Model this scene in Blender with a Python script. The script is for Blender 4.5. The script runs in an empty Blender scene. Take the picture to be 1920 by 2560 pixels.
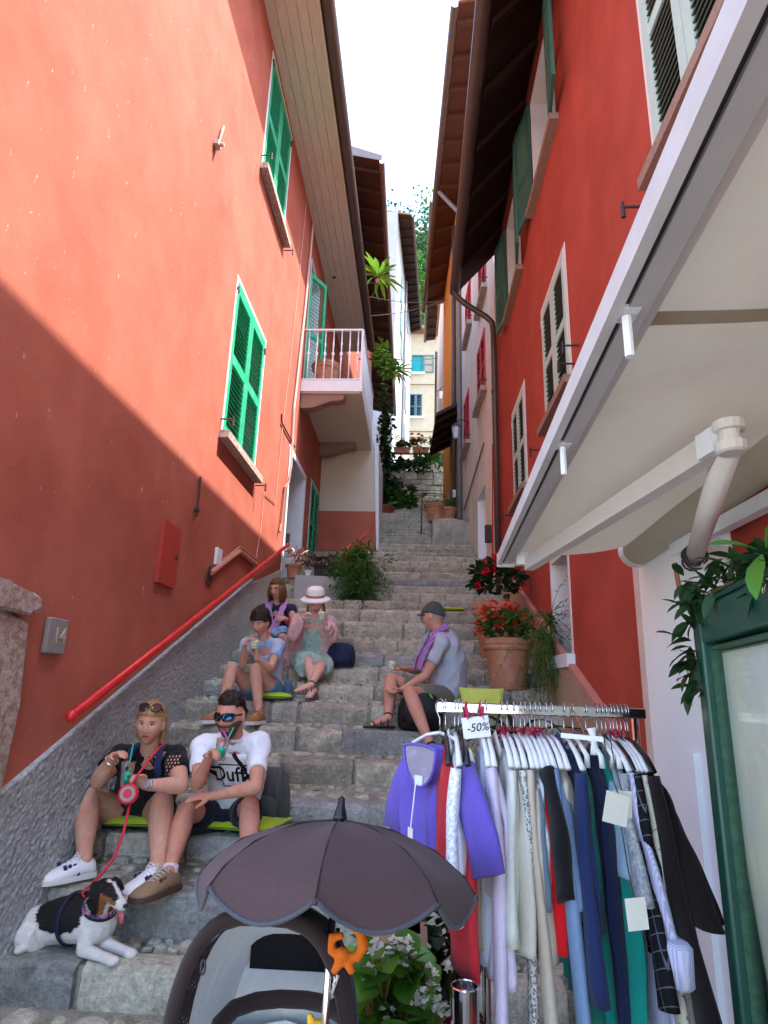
import bpy, bmesh, math, random
from mathutils import Vector, Matrix, noise
random.seed(7)
R = math.radians
S = bpy.context.scene
COL = S.collection

# ------------------------------------------------------------------ camera
F, IW, IH = 1550.0, 1920, 2560            # focal length in pixels of the photograph
CAM = Vector((0, 0, 1.6))
CX = Vector((0.99877, 0.04551, 0.02903)); 
def _axes():
    d = Vector(((1035 - 960) / F, (1720 - 1280) / F, 1)).normalized()
    K = F * F / (440 - 0.03 * 75)
    u = Vector((0.03 * K / F, -K / F, 1)).normalized()
    if u.y > 0: u = -u
    r = d.cross(u)
    M = Matrix((r, d, u)).transposed()    # cam(x right,y down,z fwd) = M @ world
    return M
CM = _axes()
CMT = CM.transposed()
cam = bpy.data.cameras.new('camera'); cam_o = bpy.data.objects.new('camera', cam); COL.objects.link(cam_o)
rx, dn, fw = CM[0], CM[1], CM[2]
cam_o.matrix_world = Matrix(((rx[0], -dn[0], -fw[0], CAM.x), (rx[1], -dn[1], -fw[1], CAM.y), (rx[2], -dn[2], -fw[2], CAM.z), (0, 0, 0, 1)))
cam.sensor_fit = 'VERTICAL'; cam.sensor_height = 36; cam.lens = F / IH * 36
cam.clip_start = 0.05; cam.clip_end = 2000
S.camera = cam_o
def ray(x, y): return CMT @ Vector(((x - 960) / F, (y - 1280) / F, 1))
def atX(x, y, X): v = ray(x, y); return CAM + v * (X / v.x)
def atY(x, y, Y): v = ray(x, y); return CAM + v * (Y / v.y)
def atZ(x, y, Z): v = ray(x, y); return CAM + v * ((Z - CAM.z) / v.z)
at = atY

# ------------------------------------------------------------------ light
SUN_EL = R(61.0)
SUN_DIR = Vector((1, -0.05, 1.83)).normalized()      # towards the sun
W = bpy.data.worlds.new('World'); S.world = W; W.use_nodes = True
nt = W.node_tree; nt.nodes.clear()
sky = nt.nodes.new('ShaderNodeTexSky'); sky.sky_type = 'NISHITA'; sky.sun_disc = False
sky.sun_elevation = math.asin(SUN_DIR.z); sky.sun_rotation = math.atan2(SUN_DIR.x, SUN_DIR.y)
sky.air_density = 1.0; sky.dust_density = 2.2; sky.ozone_density = 1.0
bg = nt.nodes.new('ShaderNodeBackground'); bg.inputs[1].default_value = 0.15
wo = nt.nodes.new('ShaderNodeOutputWorld')
nt.links.new(sky.outputs[0], bg.inputs[0]); nt.links.new(bg.outputs[0], wo.inputs[0])
sun = bpy.data.lights.new('sun', 'SUN'); sun.energy = 2.3; sun.angle = R(0.53); sun.color = (1, .95, .87)
sun_o = bpy.data.objects.new('sun', sun); COL.objects.link(sun_o)
sun_o.rotation_euler = SUN_DIR.to_track_quat('Z', 'Y').to_euler()
S.view_settings.view_transform = 'Standard'; S.view_settings.look = 'None'
S.view_settings.exposure = 2.65; S.view_settings.gamma = 1.0; S.view_settings.use_curve_mapping = False
S.cycles.use_denoising = True
S.cycles.max_bounces = 8; S.cycles.diffuse_bounces = 4; S.cycles.transparent_max_bounces = 12
S.cycles.sample_clamp_indirect = 6

# ------------------------------------------------------------------ materials
_mats = {}
def mat(name, col, rough=.8, var=.12, scale=8.0, bump=.0, bscale=40.0, metal=0.0, hue=0.0, objvar=0.0,
        sss=0.0, trans=0.0, alpha=1.0, spec=.3, detail=5, col2=None, mix2=(.45, .65), scale2=3.0, bdist=.01, stretch=None, ior=1.45, sheen=0, var2=0, scale_2=45):
    if name in _mats: return _mats[name]
    m = bpy.data.materials.new(name); m.use_nodes = True
    n, l = m.node_tree.nodes, m.node_tree.links
    b = n['Principled BSDF']
    b.inputs['Roughness'].default_value = rough; b.inputs['Metallic'].default_value = metal
    b.inputs['Specular IOR Level'].default_value = spec; b.inputs['IOR'].default_value = ior
    b.inputs['Transmission Weight'].default_value = trans; b.inputs['Alpha'].default_value = alpha
    if sss: b.inputs['Subsurface Weight'].default_value = sss; b.inputs['Subsurface Radius'].default_value = (.012, .005, .003); b.inputs['Subsurface Scale'].default_value = 1.0
    if sheen: b.inputs['Sheen Weight'].default_value = sheen
    tc = n.new('ShaderNodeTexCoord'); src = tc.outputs['Object']
    geo = n.new('ShaderNodeNewGeometry'); src = geo.outputs['Position']
    if stretch:
        mp = n.new('ShaderNodeMapping'); mp.inputs['Scale'].default_value = stretch; l.new(src, mp.inputs[0]); src = mp.outputs[0]
    def nz(sc, det=detail, rg=.6):
        t = n.new('ShaderNodeTexNoise'); t.inputs['Scale'].default_value = sc; t.inputs['Detail'].default_value = det; t.inputs['Roughness'].default_value = rg
        l.new(src, t.inputs['Vector']); return t.outputs['Fac']
    c_out = None
    rgb = n.new('ShaderNodeRGB'); rgb.outputs[0].default_value = (*col, 1); c_out = rgb.outputs[0]
    if col2:
        mr = n.new('ShaderNodeMapRange'); mr.inputs[1].default_value = mix2[0]; mr.inputs[2].default_value = mix2[1]
        l.new(nz(scale2), mr.inputs[0])
        mx = n.new('ShaderNodeMix'); mx.data_type = 'RGBA'; l.new(mr.outputs[0], mx.inputs[0]); l.new(c_out, mx.inputs[6]); mx.inputs[7].default_value = (*col2, 1); c_out = mx.outputs[2]
    if var or objvar:
        hs = n.new('ShaderNodeHueSaturation'); l.new(c_out, hs.inputs['Color'])
        mr = n.new('ShaderNodeMapRange'); mr.inputs[1].default_value = .25; mr.inputs[2].default_value = .75
        mr.inputs[3].default_value = 1 - var; mr.inputs[4].default_value = 1 + var
        l.new(nz(scale), mr.inputs[0]); v = mr.outputs[0]
        if objvar:
            oi = n.new('ShaderNodeObjectInfo'); m2 = n.new('ShaderNodeMapRange'); m2.inputs[3].default_value = 1 - objvar; m2.inputs[4].default_value = 1 + objvar
            l.new(oi.outputs['Random'], m2.inputs[0]); mu = n.new('ShaderNodeMath'); mu.operation = 'MULTIPLY'; l.new(v, mu.inputs[0]); l.new(m2.outputs[0], mu.inputs[1]); v = mu.outputs[0]
            if hue:
                wn = n.new('ShaderNodeTexWhiteNoise'); wn.noise_dimensions = '1D'; l.new(oi.outputs['Random'], wn.inputs['W'])
                m3 = n.new('ShaderNodeMapRange'); m3.inputs[3].default_value = .5 - hue; m3.inputs[4].default_value = .5 + hue; l.new(wn.outputs['Value'], m3.inputs[0]); l.new(m3.outputs[0], hs.inputs['Hue'])
        if var2:
            m4 = n.new('ShaderNodeMapRange'); m4.inputs[1].default_value = .3; m4.inputs[2].default_value = .7; m4.inputs[3].default_value = 1 - var2; m4.inputs[4].default_value = 1 + var2; l.new(nz(scale_2, 8, .75), m4.inputs[0])
            mu2 = n.new('ShaderNodeMath'); mu2.operation = 'MULTIPLY'; l.new(v, mu2.inputs[0]); l.new(m4.outputs[0], mu2.inputs[1]); v = mu2.outputs[0]
        l.new(v, hs.inputs['Value']); c_out = hs.outputs[0]
    l.new(c_out, b.inputs['Base Color'])
    if bump:
        bp = n.new('ShaderNodeBump'); bp.inputs['Strength'].default_value = bump; bp.inputs['Distance'].default_value = bdist
        l.new(nz(bscale, 6, .65), bp.inputs['Height']); l.new(bp.outputs[0], b.inputs['Normal'])
    _mats[name] = m
    return m
def nodes_of(m): return m.node_tree.nodes, m.node_tree.links, m.node_tree.nodes['Principled BSDF']

# ------------------------------------------------------------------ objects
_org = {}
def empty(name, label, cat, loc=(0, 0, 0), group=None, kind=None):
    o = bpy.data.objects.new(name, None); COL.objects.link(o); o.location = loc; o.empty_display_size = .1
    _org[o.name] = Vector(loc)
    o['label'] = label; o['category'] = cat
    if group: o['group'] = group
    if kind: o['kind'] = kind
    return o
def tag(o, label=None, cat=None, group=None, kind=None):
    if label: o['label'] = label
    if cat: o['category'] = cat
    if group: o['group'] = group
    if kind: o['kind'] = kind
    return o
def link(name, me, parent=None, m=None):
    o = bpy.data.objects.new(name, me); COL.objects.link(o)
    if m and not me.materials: me.materials.append(m)
    if parent: o.parent = parent
    _org[o.name] = _org[parent.name].copy() if parent else Vector((0, 0, 0))
    return o
class MB:
    """collects shapes in world coordinates, then links them as ONE mesh object"""
    def __init__(s): s.v = []; s.f = []; s.mi = []; s.cur = 0
    def add(s, vs, fs):
        k = len(s.v); s.v += [Vector(v) for v in vs]; s.f += [tuple(i + k for i in f) for f in fs]; s.mi += [s.cur] * len(fs); return s
    def box(s, c, d, rot=None, taper=None):
        c = Vector(c); hx, hy, hz = d[0] / 2, d[1] / 2, d[2] / 2
        vs = [Vector((x * hx, y * hy, z * hz)) for x in (-1, 1) for y in (-1, 1) for z in (-1, 1)]
        if taper: vs = [Vector((v.x * (taper if v.z > 0 else 1), v.y * (taper if v.z > 0 else 1), v.z)) for v in vs]
        if rot is not None:
            rot = rot if isinstance(rot, Matrix) else Matrix.Rotation(rot, 3, 'Z'); vs = [rot @ v for v in vs]
        return s.add([v + c for v in vs], [(0, 1, 3, 2), (4, 6, 7, 5), (0, 4, 5, 1), (2, 3, 7, 6), (0, 2, 6, 4), (1, 5, 7, 3)])
    def bx(s, x0, x1, y0, y1, z0, z1): return s.box(((x0 + x1) / 2, (y0 + y1) / 2, (z0 + z1) / 2), (abs(x1 - x0), abs(y1 - y0), abs(z1 - z0)))
    def bar(s, a, b, w, h, up=(0, 0, 1)):
        a, b = Vector(a), Vector(b); d = (b - a); L = d.length; d.normalize()
        x = d.cross(Vector(up)); 
        if x.length < 1e-4: x = d.cross(Vector((0, 1, 0)))
        x.normalize(); z = x.cross(d)
        M = Matrix((x, d, z)).transposed()
        return s.box((a + b) / 2, (w, L, h), M)
    def loft(s, rings, closed=True, cap=True):
        n = len(rings[0]); k = len(s.v)
        vs = [v for r in rings for v in r]; fs = []
        for i in range(len(rings) - 1):
            for j in range(n if closed else n - 1):
                a, b = i * n + j, i * n + (j + 1) % n
                fs.append((a, b, b + n, a + n))
        if cap and closed:
            fs.append(tuple(range(n))[::-1]); fs.append(tuple((len(rings) - 1) * n + j for j in range(n)))
        return s.add(vs, fs)
    def tube(s, pts, r, n=8, flat=None, up=None, cap=True):
        pts = [Vector(p) for p in pts]; m = len(pts)
        rs = r if isinstance(r, (list, tuple)) else [r] * m
        rings = []; x = None
        for i, p in enumerate(pts):
            d = (pts[min(i + 1, m - 1)] - pts[max(i - 1, 0)])
            d = d.normalized() if d.length > 1e-9 else Vector((0, 0, 1))
            if x is None:
                u = Vector(up) if up is not None else (Vector((0, 0, 1)) if abs(d.z) < .9 else Vector((1, 0, 0)))
                x = d.cross(u).normalized()
            else:
                x = (x - d * x.dot(d)); x = x.normalized() if x.length > 1e-6 else d.orthogonal().normalized()
            y = d.cross(x)
            fl = flat if flat else 1
            rr = rs[i]; ra, rb = rr if isinstance(rr, (tuple, list)) else (rr, rr * fl)
            rings.append([p + x * (ra * math.cos(2 * math.pi * j / n)) + y * (rb * math.sin(2 * math.pi * j / n)) for j in range(n)])
        return s.loft(rings, True, cap)
    def lathe(s, c, prof, n=16, axis=None, cap=True):
        c = Vector(c); Q = Vector((0, 0, 1)).rotation_difference(Vector(axis)).to_matrix() if axis is not None else Matrix.Identity(3)
        return s.loft([[c + Q @ Vector((r * math.cos(2 * math.pi * j / n), r * math.sin(2 * math.pi * j / n), z)) for j in range(n)] for r, z in prof], True, cap)
    def ball(s, c, r, n=10, m=6, rot=None):
        c = Vector(c); r = r if isinstance(r, (tuple, list)) else (r, r, r); rot = rot or Matrix.Identity(3)
        rings = []
        for i in range(m + 1):
            t = math.pi * min(max(i / m, .02), .98)
            rings.append([c + rot @ Vector((r[0] * math.sin(t) * math.cos(2 * math.pi * j / n), r[1] * math.sin(t) * math.sin(2 * math.pi * j / n), -r[2] * math.cos(t))) for j in range(n)])
        return s.loft(rings)
    def quad(s, a, b, c, d): return s.add([a, b, c, d], [(0, 1, 2, 3)])
    def prism(s, pts, off):
        n = len(pts); off = Vector(off)
        return s.add([Vector(p) for p in pts] + [Vector(p) + off for p in pts], [tuple(range(n))[::-1], tuple(range(n, 2 * n))] + [(i, (i + 1) % n, n + (i + 1) % n, n + i) for i in range(n)])
    def mesh(s, name, m=None, smooth=False, origin=(0, 0, 0), fix=True):
        me = bpy.data.meshes.new(name); o = Vector(origin)
        me.from_pydata([v - o for v in s.v], [], s.f)
        for q in (m if isinstance(m, (list, tuple)) else [m]):
            if q: me.materials.append(q)
        if any(s.mi): me.polygons.foreach_set('material_index', s.mi)
        if fix:
            b = bmesh.new(); b.from_mesh(me); bmesh.ops.recalc_face_normals(b, faces=b.faces); b.to_mesh(me); b.free()
        if smooth: me.polygons.foreach_set('use_smooth', [True] * len(me.polygons))
        me.update(); return me
    def build(s, name, m, parent=None, smooth=False, at=None):
        o = bpy.data.objects.new(name, None) if False else None
        org = _org[parent.name] if parent else Vector(at or (0, 0, 0))
        me = s.mesh(name, m, smooth, org); ob = link(name, me, parent)
        if not parent and at: ob.location = at; _org[ob.name] = Vector(at)
        return ob
def children(o): return [c for c in COL.objects if c.parent == o]
def solve_mod(ob, *mods):
    """apply modifiers without operators"""
    for typ, kw in mods:
        md = ob.modifiers.new('m', typ)
        for k, v in kw.items(): setattr(md, k, v)
    dg = bpy.context.evaluated_depsgraph_get(); ev = ob.evaluated_get(dg)
    me = bpy.data.meshes.new_from_object(ev); old = ob.data; mats = list(old.materials)
    ob.modifiers.clear(); ob.data = me
    if not me.materials:
        for q in mats: me.materials.append(q)
    return ob
def bevel(ob, w, seg=1): return solve_mod(ob, ('BEVEL', dict(width=w, segments=seg, limit_method='ANGLE')))
def inst(name, me, parent, M):
    """a copy of a piece that shares its mesh, placed with a world matrix"""
    o = bpy.data.objects.new(name, me); COL.objects.link(o); o.parent = parent
    loc = _org[parent.name] if parent else Vector((0, 0, 0))
    o.matrix_local = Matrix.Translation(-loc) @ M
    _org[o.name] = loc + Vector((0,0,0)); return o
def holed_wall(mb, P0, U, V, lu, lv, holes, nrm, depth):
    """wall face P0+u*U+v*V with openings (u0,u1,v0,v1); reveals go back by depth along -nrm"""
    us = sorted({0, lu, *[h[0] for h in holes], *[h[1] for h in holes]}); vs = sorted({0, lv, *[h[2] for h in holes], *[h[3] for h in holes]})
    P0, U, V, nrm = Vector(P0), Vector(U), Vector(V), Vector(nrm)
    p = lambda u, v, d=0: P0 + U * u + V * v - nrm * d
    for i in range(len(us) - 1):
        for j in range(len(vs) - 1):
            cu, cv = (us[i] + us[i + 1]) / 2, (vs[j] + vs[j + 1]) / 2
            if any(h[0] < cu < h[1] and h[2] < cv < h[3] for h in holes): continue
            mb.quad(p(us[i], vs[j]), p(us[i + 1], vs[j]), p(us[i + 1], vs[j + 1]), p(us[i], vs[j + 1]))
    return p
# ------------------------------------------------------------------ material palette
M = {}
def plaster(name, col, chips=0, bump=.25, var=.1, stain=None):
    m = mat(name, col, rough=.9, var=var, scale=2.2, bump=bump, bscale=35, spec=.15, col2=stain, mix2=(.42, .75), scale2=.9, bdist=.012)
    if chips:
        n, l, b = nodes_of(m)
        base = b.inputs['Base Color'].links[0].from_socket
        geo = n.new('ShaderNodeNewGeometry'); mp = n.new('ShaderNodeMapping'); mp.inputs['Scale'].default_value = (1, 2.2, .9); l.new(geo.outputs['Position'], mp.inputs[0])
        nz = n.new('ShaderNodeTexNoise'); nz.inputs['Scale'].default_value = 9; nz.inputs['Detail'].default_value = 5; nz.inputs['Roughness'].default_value = .75; l.new(mp.outputs[0], nz.inputs[0])
        mr = n.new('ShaderNodeMapRange'); mr.inputs[1].default_value = .672 if chips == 1 else .76; mr.inputs[2].default_value = .692 if chips == 1 else .78; l.new(nz.outputs[0], mr.inputs[0])
        mx = n.new('ShaderNodeMix'); mx.data_type = 'RGBA'; l.new(mr.outputs[0], mx.inputs[0]); l.new(base, mx.inputs[6]); mx.inputs[7].default_value = (.62, .47, .4, 1)
        l.new(mx.outputs[2], b.inputs['Base Color'])
        # weathering streaks that run down the wall
        mp2 = n.new('ShaderNodeMapping'); mp2.inputs['Scale'].default_value = (1, 3, .35); l.new(geo.outputs['Position'], mp2.inputs[0])
        n2 = n.new('ShaderNodeTexNoise'); n2.inputs['Scale'].default_value = 1.3; n2.inputs['Detail'].default_value = 6; l.new(mp2.outputs[0], n2.inputs[0])
        m2 = n.new('ShaderNodeMapRange'); m2.inputs[1].default_value = .5; m2.inputs[2].default_value = .75; m2.inputs[4].default_value = .4; l.new(n2.outputs[0], m2.inputs[0])
        x2 = n.new('ShaderNodeMix'); x2.data_type = 'RGBA'; l.new(m2.outputs[0], x2.inputs[0]); l.new(mx.outputs[2], x2.inputs[6]); x2.inputs[7].default_value = (.36, .11, .075, 1) if chips == 1 else (col[0] * .72, col[1] * .7, col[2] * .7, 1)
        l.new(x2.outputs[2], b.inputs['Base Color'])
    return m
M['redL'] = plaster('red_plaster_worn', (.39, .122, .084), chips=1, var=.16, stain=(.33, .082, .054))
M['redR'] = plaster('red_plaster', (.39, .066, .042), chips=2, bump=.2, var=.16, stain=(.33, .05, .032))
M['cream'] = plaster('cream_plaster', (.78, .69, .56), chips=2, stain=(.7, .6, .48))
M['yellow'] = plaster('yellow_plaster', (.55, .36, .09))
M['orange'] = plaster('orange_plaster', (.55, .28, .12))
M['paleblue'] = plaster('pale_plaster', (.33, .34, .35))
M['backcream'] = plaster('back_cream_plaster', (.5, .43, .31))
M['white'] = plaster('white_plaster', (.80, .85, .9), bump=.08, var=.04)
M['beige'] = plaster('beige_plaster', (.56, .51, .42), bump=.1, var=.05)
M['rough'] = mat('roughcast', (.37, .425, .44), rough=.95, var=.15, scale=3, bump=.8, bscale=70, var2=.4, scale_2=30, bdist=.012)
M['tan'] = plaster('tan_plinth', (.4, .29, .2), bump=.7, var=.2)
M['smoothgrey'] = plaster('grey_render', (.38, .39, .4), bump=.3, var=.15)
M['greenS'] = mat('green_shutter_paint', (.02, .36, .19), rough=.5, var=.16, scale=9, col2=(.08, .4, .26), mix2=(.52, .7), scale2=7, bump=.15, bscale=60)
M['paleS'] = mat('pale_green_frame_paint', (.42, .53, .46), rough=.5, var=.08)
M['shadeS'] = mat('shaded_louvre_colour', (.06, .075, .06), rough=.5, var=.1)  # dark slats in pale frames: louvre shade is put into the colour
M['tealS'] = mat('faded_teal_paint', (.045, .12, .09), rough=.5, var=.12)
M['pinkS'] = mat('pink_red_paint', (.5, .05, .07), rough=.5, var=.08)
M['blueS'] = mat('blue_grey_paint', (.10, .2, .24), rough=.5, var=.08)
M['tealblind'] = mat('teal_blind', (.01, .3, .33), rough=.5, var=.08)
M['glassdark'] = mat('dark_room_glass', (.015, .017, .018), rough=.08, var=0, spec=.6)  # near-black glass: the darkness inside the rooms is put into the colour
M['iron'] = mat('dark_iron', (.05, .045, .045), rough=.6, var=.2, scale=30, metal=.3)
M['gutter'] = mat('brown_gutter_metal', (.075, .052, .045), rough=.35, var=.15, scale=5, spec=.5)
M['pipegrey'] = mat('grey_pipe', (.16, .15, .16), rough=.4, var=.1)
M['soffit'] = mat('cream_soffit_paint', (.56, .5, .4), rough=.7, var=.12, scale=5, stretch=(6, .6, 1), col2=(.42, .33, .22), mix2=(.58, .8), scale2=6)
M['darkwood'] = mat('dark_stained_wood', (.03, .012, .008), rough=.6, var=.3, scale=6, stretch=(1, 6, 1), bump=.2)
M['redwood'] = mat('reddish_wood', (.07, .024, .014), rough=.6, var=.3, scale=6, stretch=(1, 6, 1), bump=.2)
M['tile'] = mat('roof_clay', (.33, .16, .1), rough=.9, var=.25, scale=8)
M['granite'] = mat('speckled_granite', (.42, .36, .31), rough=.85, var=.4, scale=70, bump=.7, bscale=60, col2=(.3, .2, .16), mix2=(.45, .6), scale2=25)
M['sillstone'] = mat('brown_sill_stone', (.27, .17, .13), rough=.8, var=.2, scale=40, bump=.3)
M['redpaint'] = mat('red_rail_paint', (.58, .02, .022), rough=.3, var=.15, scale=12, spec=.5, col2=(.2, .03, .06), mix2=(.62, .68), scale2=14)
M['whitepaint'] = mat('white_paint', (.7, .75, .79), rough=.4, var=.05)
M['stone'] = mat('grey_step_stone', (.36, .345, .275), rough=.85, var=.3, scale=8, bump=1, bscale=26, objvar=.24, hue=.015, col2=(.43, .41, .34), mix2=(.44, .64), scale2=9, bdist=.03, spec=.35, var2=.4, scale_2=38)
M['stoneB'] = mat('blue_grey_step_stone', (.28, .288, .27), rough=.8, var=.3, scale=8, bump=1, bscale=26, objvar=.2, col2=(.36, .38, .37), mix2=(.48, .7), scale2=9, bdist=.03, spec=.35, var2=.4, scale_2=38)
M['stoneY'] = mat('ochre_step_stone', (.40, .37, .28), rough=.85, var=.3, scale=8, bump=1, bscale=26, objvar=.2, col2=(.24, .24, .21), mix2=(.46, .66), scale2=9, bdist=.03, var2=.4, scale_2=38)
M['cobble'] = mat('cobble_stone', (.35, .345, .285), rough=.85, var=.35, scale=14, bump=.8, bscale=40, objvar=.3, hue=.02, bdist=.015, var2=.4, col2=(.2, .23, .12), mix2=(.52, .68), scale2=5)
M['mortar'] = mat('stair_mortar', (.3, .285, .23), rough=.95, var=.35, scale=9, bump=1, bscale=30, var2=.35, col2=(.13, .17, .06), mix2=(.55, .75), scale2=5, bdist=.02)
M['terracotta'] = mat('terracotta', (.40, .165, .095), rough=.75, var=.15, scale=8, bump=.2, col2=(.5, .3, .22), mix2=(.48, .72), scale2=6)
M['soil'] = mat('soil', (.03, .022, .016), rough=1, var=.3, scale=30)
M['earth'] = mat('hill_earth', (.09, .08, .05), rough=1, var=.3, scale=1)
M['leafdark'] = mat('dark_leaf', (.018, .06, .018), rough=.45, var=.45, scale=6, objvar=.2, spec=.4)
M['leaf'] = mat('mid_leaf', (.045, .14, .022), rough=.45, var=.45, scale=6, objvar=.2, spec=.4)
M['leaflight'] = mat('light_leaf', (.12, .28, .03), rough=.45, var=.35, scale=6, objvar=.2, spec=.4)
M['leafpurple'] = mat('purple_leaf', (.12, .07, .08), rough=.5, var=.4, scale=10)
M['stem'] = mat('plant_stem', (.07, .06, .02), rough=.7)
M['redpetal'] = mat('red_petal', (.8, .02, .012), rough=.5, var=.25, scale=40)
M['pinkpetal'] = mat('crimson_petal', (.7, .01, .05), rough=.5, var=.25, scale=40)
M['whitepetal'] = mat('white_petal', (.8, .78, .7), rough=.5, var=.1, scale=40)

# ------------------------------------------------------------------ ground, hill
g = MB(); M['paving'] = mat('village_paving', (.45, .44, .41), rough=.9, var=.2, scale=3)
g.quad((-400, -400, -.35), (400, -400, -.35), (400, 400, -.35), (-400, 400, -.35))
tag(g.build('ground', M['paving']), 'pale paved ground spreading under the whole village', None, kind='structure')
hb = MB(); N = 26
def hz(x, y): return 8.2 + max(0, y - 21) * .28 + (max(0, y - 62) * .95 if y > 62 else 0) + abs(x) * .02
rows = []
for i in range(N + 1):
    y = 20.9 + (i / N) ** 1.6 * 130
    rows.append([Vector((x, y, hz(x, y) + random.uniform(-.3, .3) * (i > 2))) for x in [(-90 + 180 * j / 24) for j in range(25)]])
hb.loft(rows, closed=False); hb.add(rows[0] + [Vector((v.x, v.y, -.4)) for v in rows[0]], [(i, i + 1, i + 26, i + 25) for i in range(24)])
tag(hb.build('hill', M['earth'], smooth=True), 'wooded hillside rising behind the village', None, kind='structure')

# ------------------------------------------------------------------ stairs
ST = [(3.44, .08, .255), (3.82, .24, .467), (4.30, .529, .647), (4.72, .678, .802), (5.13, .889, 1.038), (5.45, 1.078, 1.246), (5.78, 1.281, 1.447), (6.22, 1.469, 1.609), (6.68, 1.638, 1.78), (7.1, 1.816, 1.948), (7.52, 1.998, 2.146), (7.98, 2.196, 2.39), (8.52, 2.45, 2.62)]
y, z = ST[-1][0], ST[-1][2]
while y < 19.0:
    y += .425 + random.uniform(-.02, .02); ST.append((y, z + .035, z + .182)); z += .182
TOPY = y + 1.6; TOPZ = z + .05
def xl(Y):
    if Y < 9.3: return -2.2
    if Y < 12.76: return -1.0
    return -.86 - .07 * (Y - 12.76)
def xr(Y):
    if Y < 9.74: return 1.36
    if Y < 13.6: return 1.34 - .04 * (Y - 9.7)
    return .36
stairs = empty('stairs', 'long grey stone staircase climbing between the red houses', None, (0, 3.4, 0), kind='structure'); del stairs['category']
body = MB()
pts = [(-3.0, -.02), (1.5, .0), (3.42, .07)]
for (Y, a, b) in ST: pts += [(Y + .03, a - .01), (Y + .035, b - .02)]
pts += [(TOPY, TOPZ), (TOPY, -.3), (-3, -.3)]
body.prism([(-2.25, p[0], p[1]) for p in pts], (3.65, 0, 0))
body.build('stair_core', M['mortar'], stairs)
def rough_block(x0, x1, yf, yb, z0, z1, jit):
    rings = []
    n = max(2, min(5, int((x1 - x0) / .12) + 1))
    dz = random.uniform(-1.6, .8) * jit
    ch = random.uniform(.012, .04)
    for i in range(n + 1):
        t = i / n; x = x0 + (x1 - x0) * t
        e = .35 * jit if i in (0, n) else 0
        q = lambda: random.uniform(-jit, jit)
        a, b, c = q() * .6, q() * .8, q() * .5
        rings.append([Vector((x, yf + e + a, z0)), Vector((x, yf - jit * .4 + b * .5 + e, (z0 + z1) / 2)), Vector((x, yf + e + b * .7, z1 - ch + c * .6 + dz * .3)),
                      Vector((x, yf + ch + e, z1 + c * .6 + dz * .3 - e * .5)), Vector((x, (yf + yb) / 2, z1 + .004 + q() * .5)), Vector((x, yb, z1 - .005)), Vector((x, yb, z0))])
    return MB().loft(rings)
for i, (Y, a, b) in enumerate(ST):
    L, Rr = xl(Y), xr(Y); x = L; far = Y > 10.5
    while x < Rr - .05:
        w = random.choice((.28, .4, .55, .75, .95)) * random.uniform(.85, 1.15) * (1.15 if far else 1)
        if x + w > Rr - .2: w = Rr - x
        gap = .008 + random.random() * .014
        mm = M[random.choice(('stone', 'stone', 'stone', 'stoneB', 'stoneY'))] if not far else M[random.choice(('stone', 'stoneY'))]
        if i == 3 and -.6 < x + w / 2 < .5: mm = M['stoneB']
        if i in (4,) and -.9 < x + w / 2 < .6: mm = M['stoneY']
        rough_block(x + gap, x + w - gap, Y + random.uniform(-.012, .012), Y + random.uniform(.16, .26), a - .03, b, .02 if not far else .01).build('riser_stone', mm, stairs, smooth=False)
        x += w
# cobbles set into the treads
cob = []
for k in range(14):
    n = random.randint(7, 9); st = random.uniform(0, 1); rr = [random.uniform(.8, 1.1) for _ in range(n)]
    rg = [[Vector((math.cos(2 * math.pi * (j + st) / n) * rr[j] * s * .5, math.sin(2 * math.pi * (j + st) / n) * rr[j] * s * .5, h + random.uniform(-.05, .05) * (h > .3))) for j in range(n)] for s, h in ((1.0, -.5), (.96, .25), (.68, .62))]
    mb = MB().loft(rg); cob.append(mb.mesh('cobble', M['cobble']))
spots = []
for i in range(-1, 16):
    if i < 0: y0, y1, z0, z1 = 1.7, 3.40, .0, .068
    else:
        Y, a, b = ST[i]; y0, y1, z0, z1 = Y + .2, ST[i + 1][0] - .005, b, ST[i + 1][1]
    y = y0 + .045
    while y < y1 - .02:
        x = xl(y) + random.uniform(0, .1)
        while x < xr(y) - .03:
            s = random.choice((.07, .09, .11, .14, .19)) * random.uniform(.85, 1.15) * (1.4 if i < 0 else 1)
            t = (y - y0) / (y1 - y0)
            spots.append((x + s / 2, y + random.uniform(-.02, .02), z0 + (z1 - z0) * t, s)); x += s * .97
        y += .095 * (1.4 if i < 0 else 1)
spots.sort(key=lambda p: (p[1] - .0) + (4 if p[0] > .35 and p[1] < 3.3 else 0))
stuff = MB()
for k, (x, y, z, s) in enumerate(spots):
    Mx = Matrix.Translation((x, y, z - .007)) @ Matrix.Rotation(random.uniform(0, 6.3), 4, 'Z') @ Matrix.Rotation(random.uniform(-.1, .1), 4, 'X') @ Matrix.Diagonal((s, s * random.uniform(.6, .95), .028 * random.uniform(.5, 1.4), 1))
    me = cob[k % 14]
    if k % 5 == 0 and 2.0 < y < 6.6 and sum(1 for c in ()) == 0 and len([0]) and k // 5 < 290: inst('cobble', me, stairs, Mx)
    else: stuff.add([Mx @ v.co for v in me.vertices], [tuple(p.vertices) for p in me.polygons])
tag(stuff.build('cobbles', M['cobble'], stairs), 'grey cobbles packed into the stair treads', kind='stuff')

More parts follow.
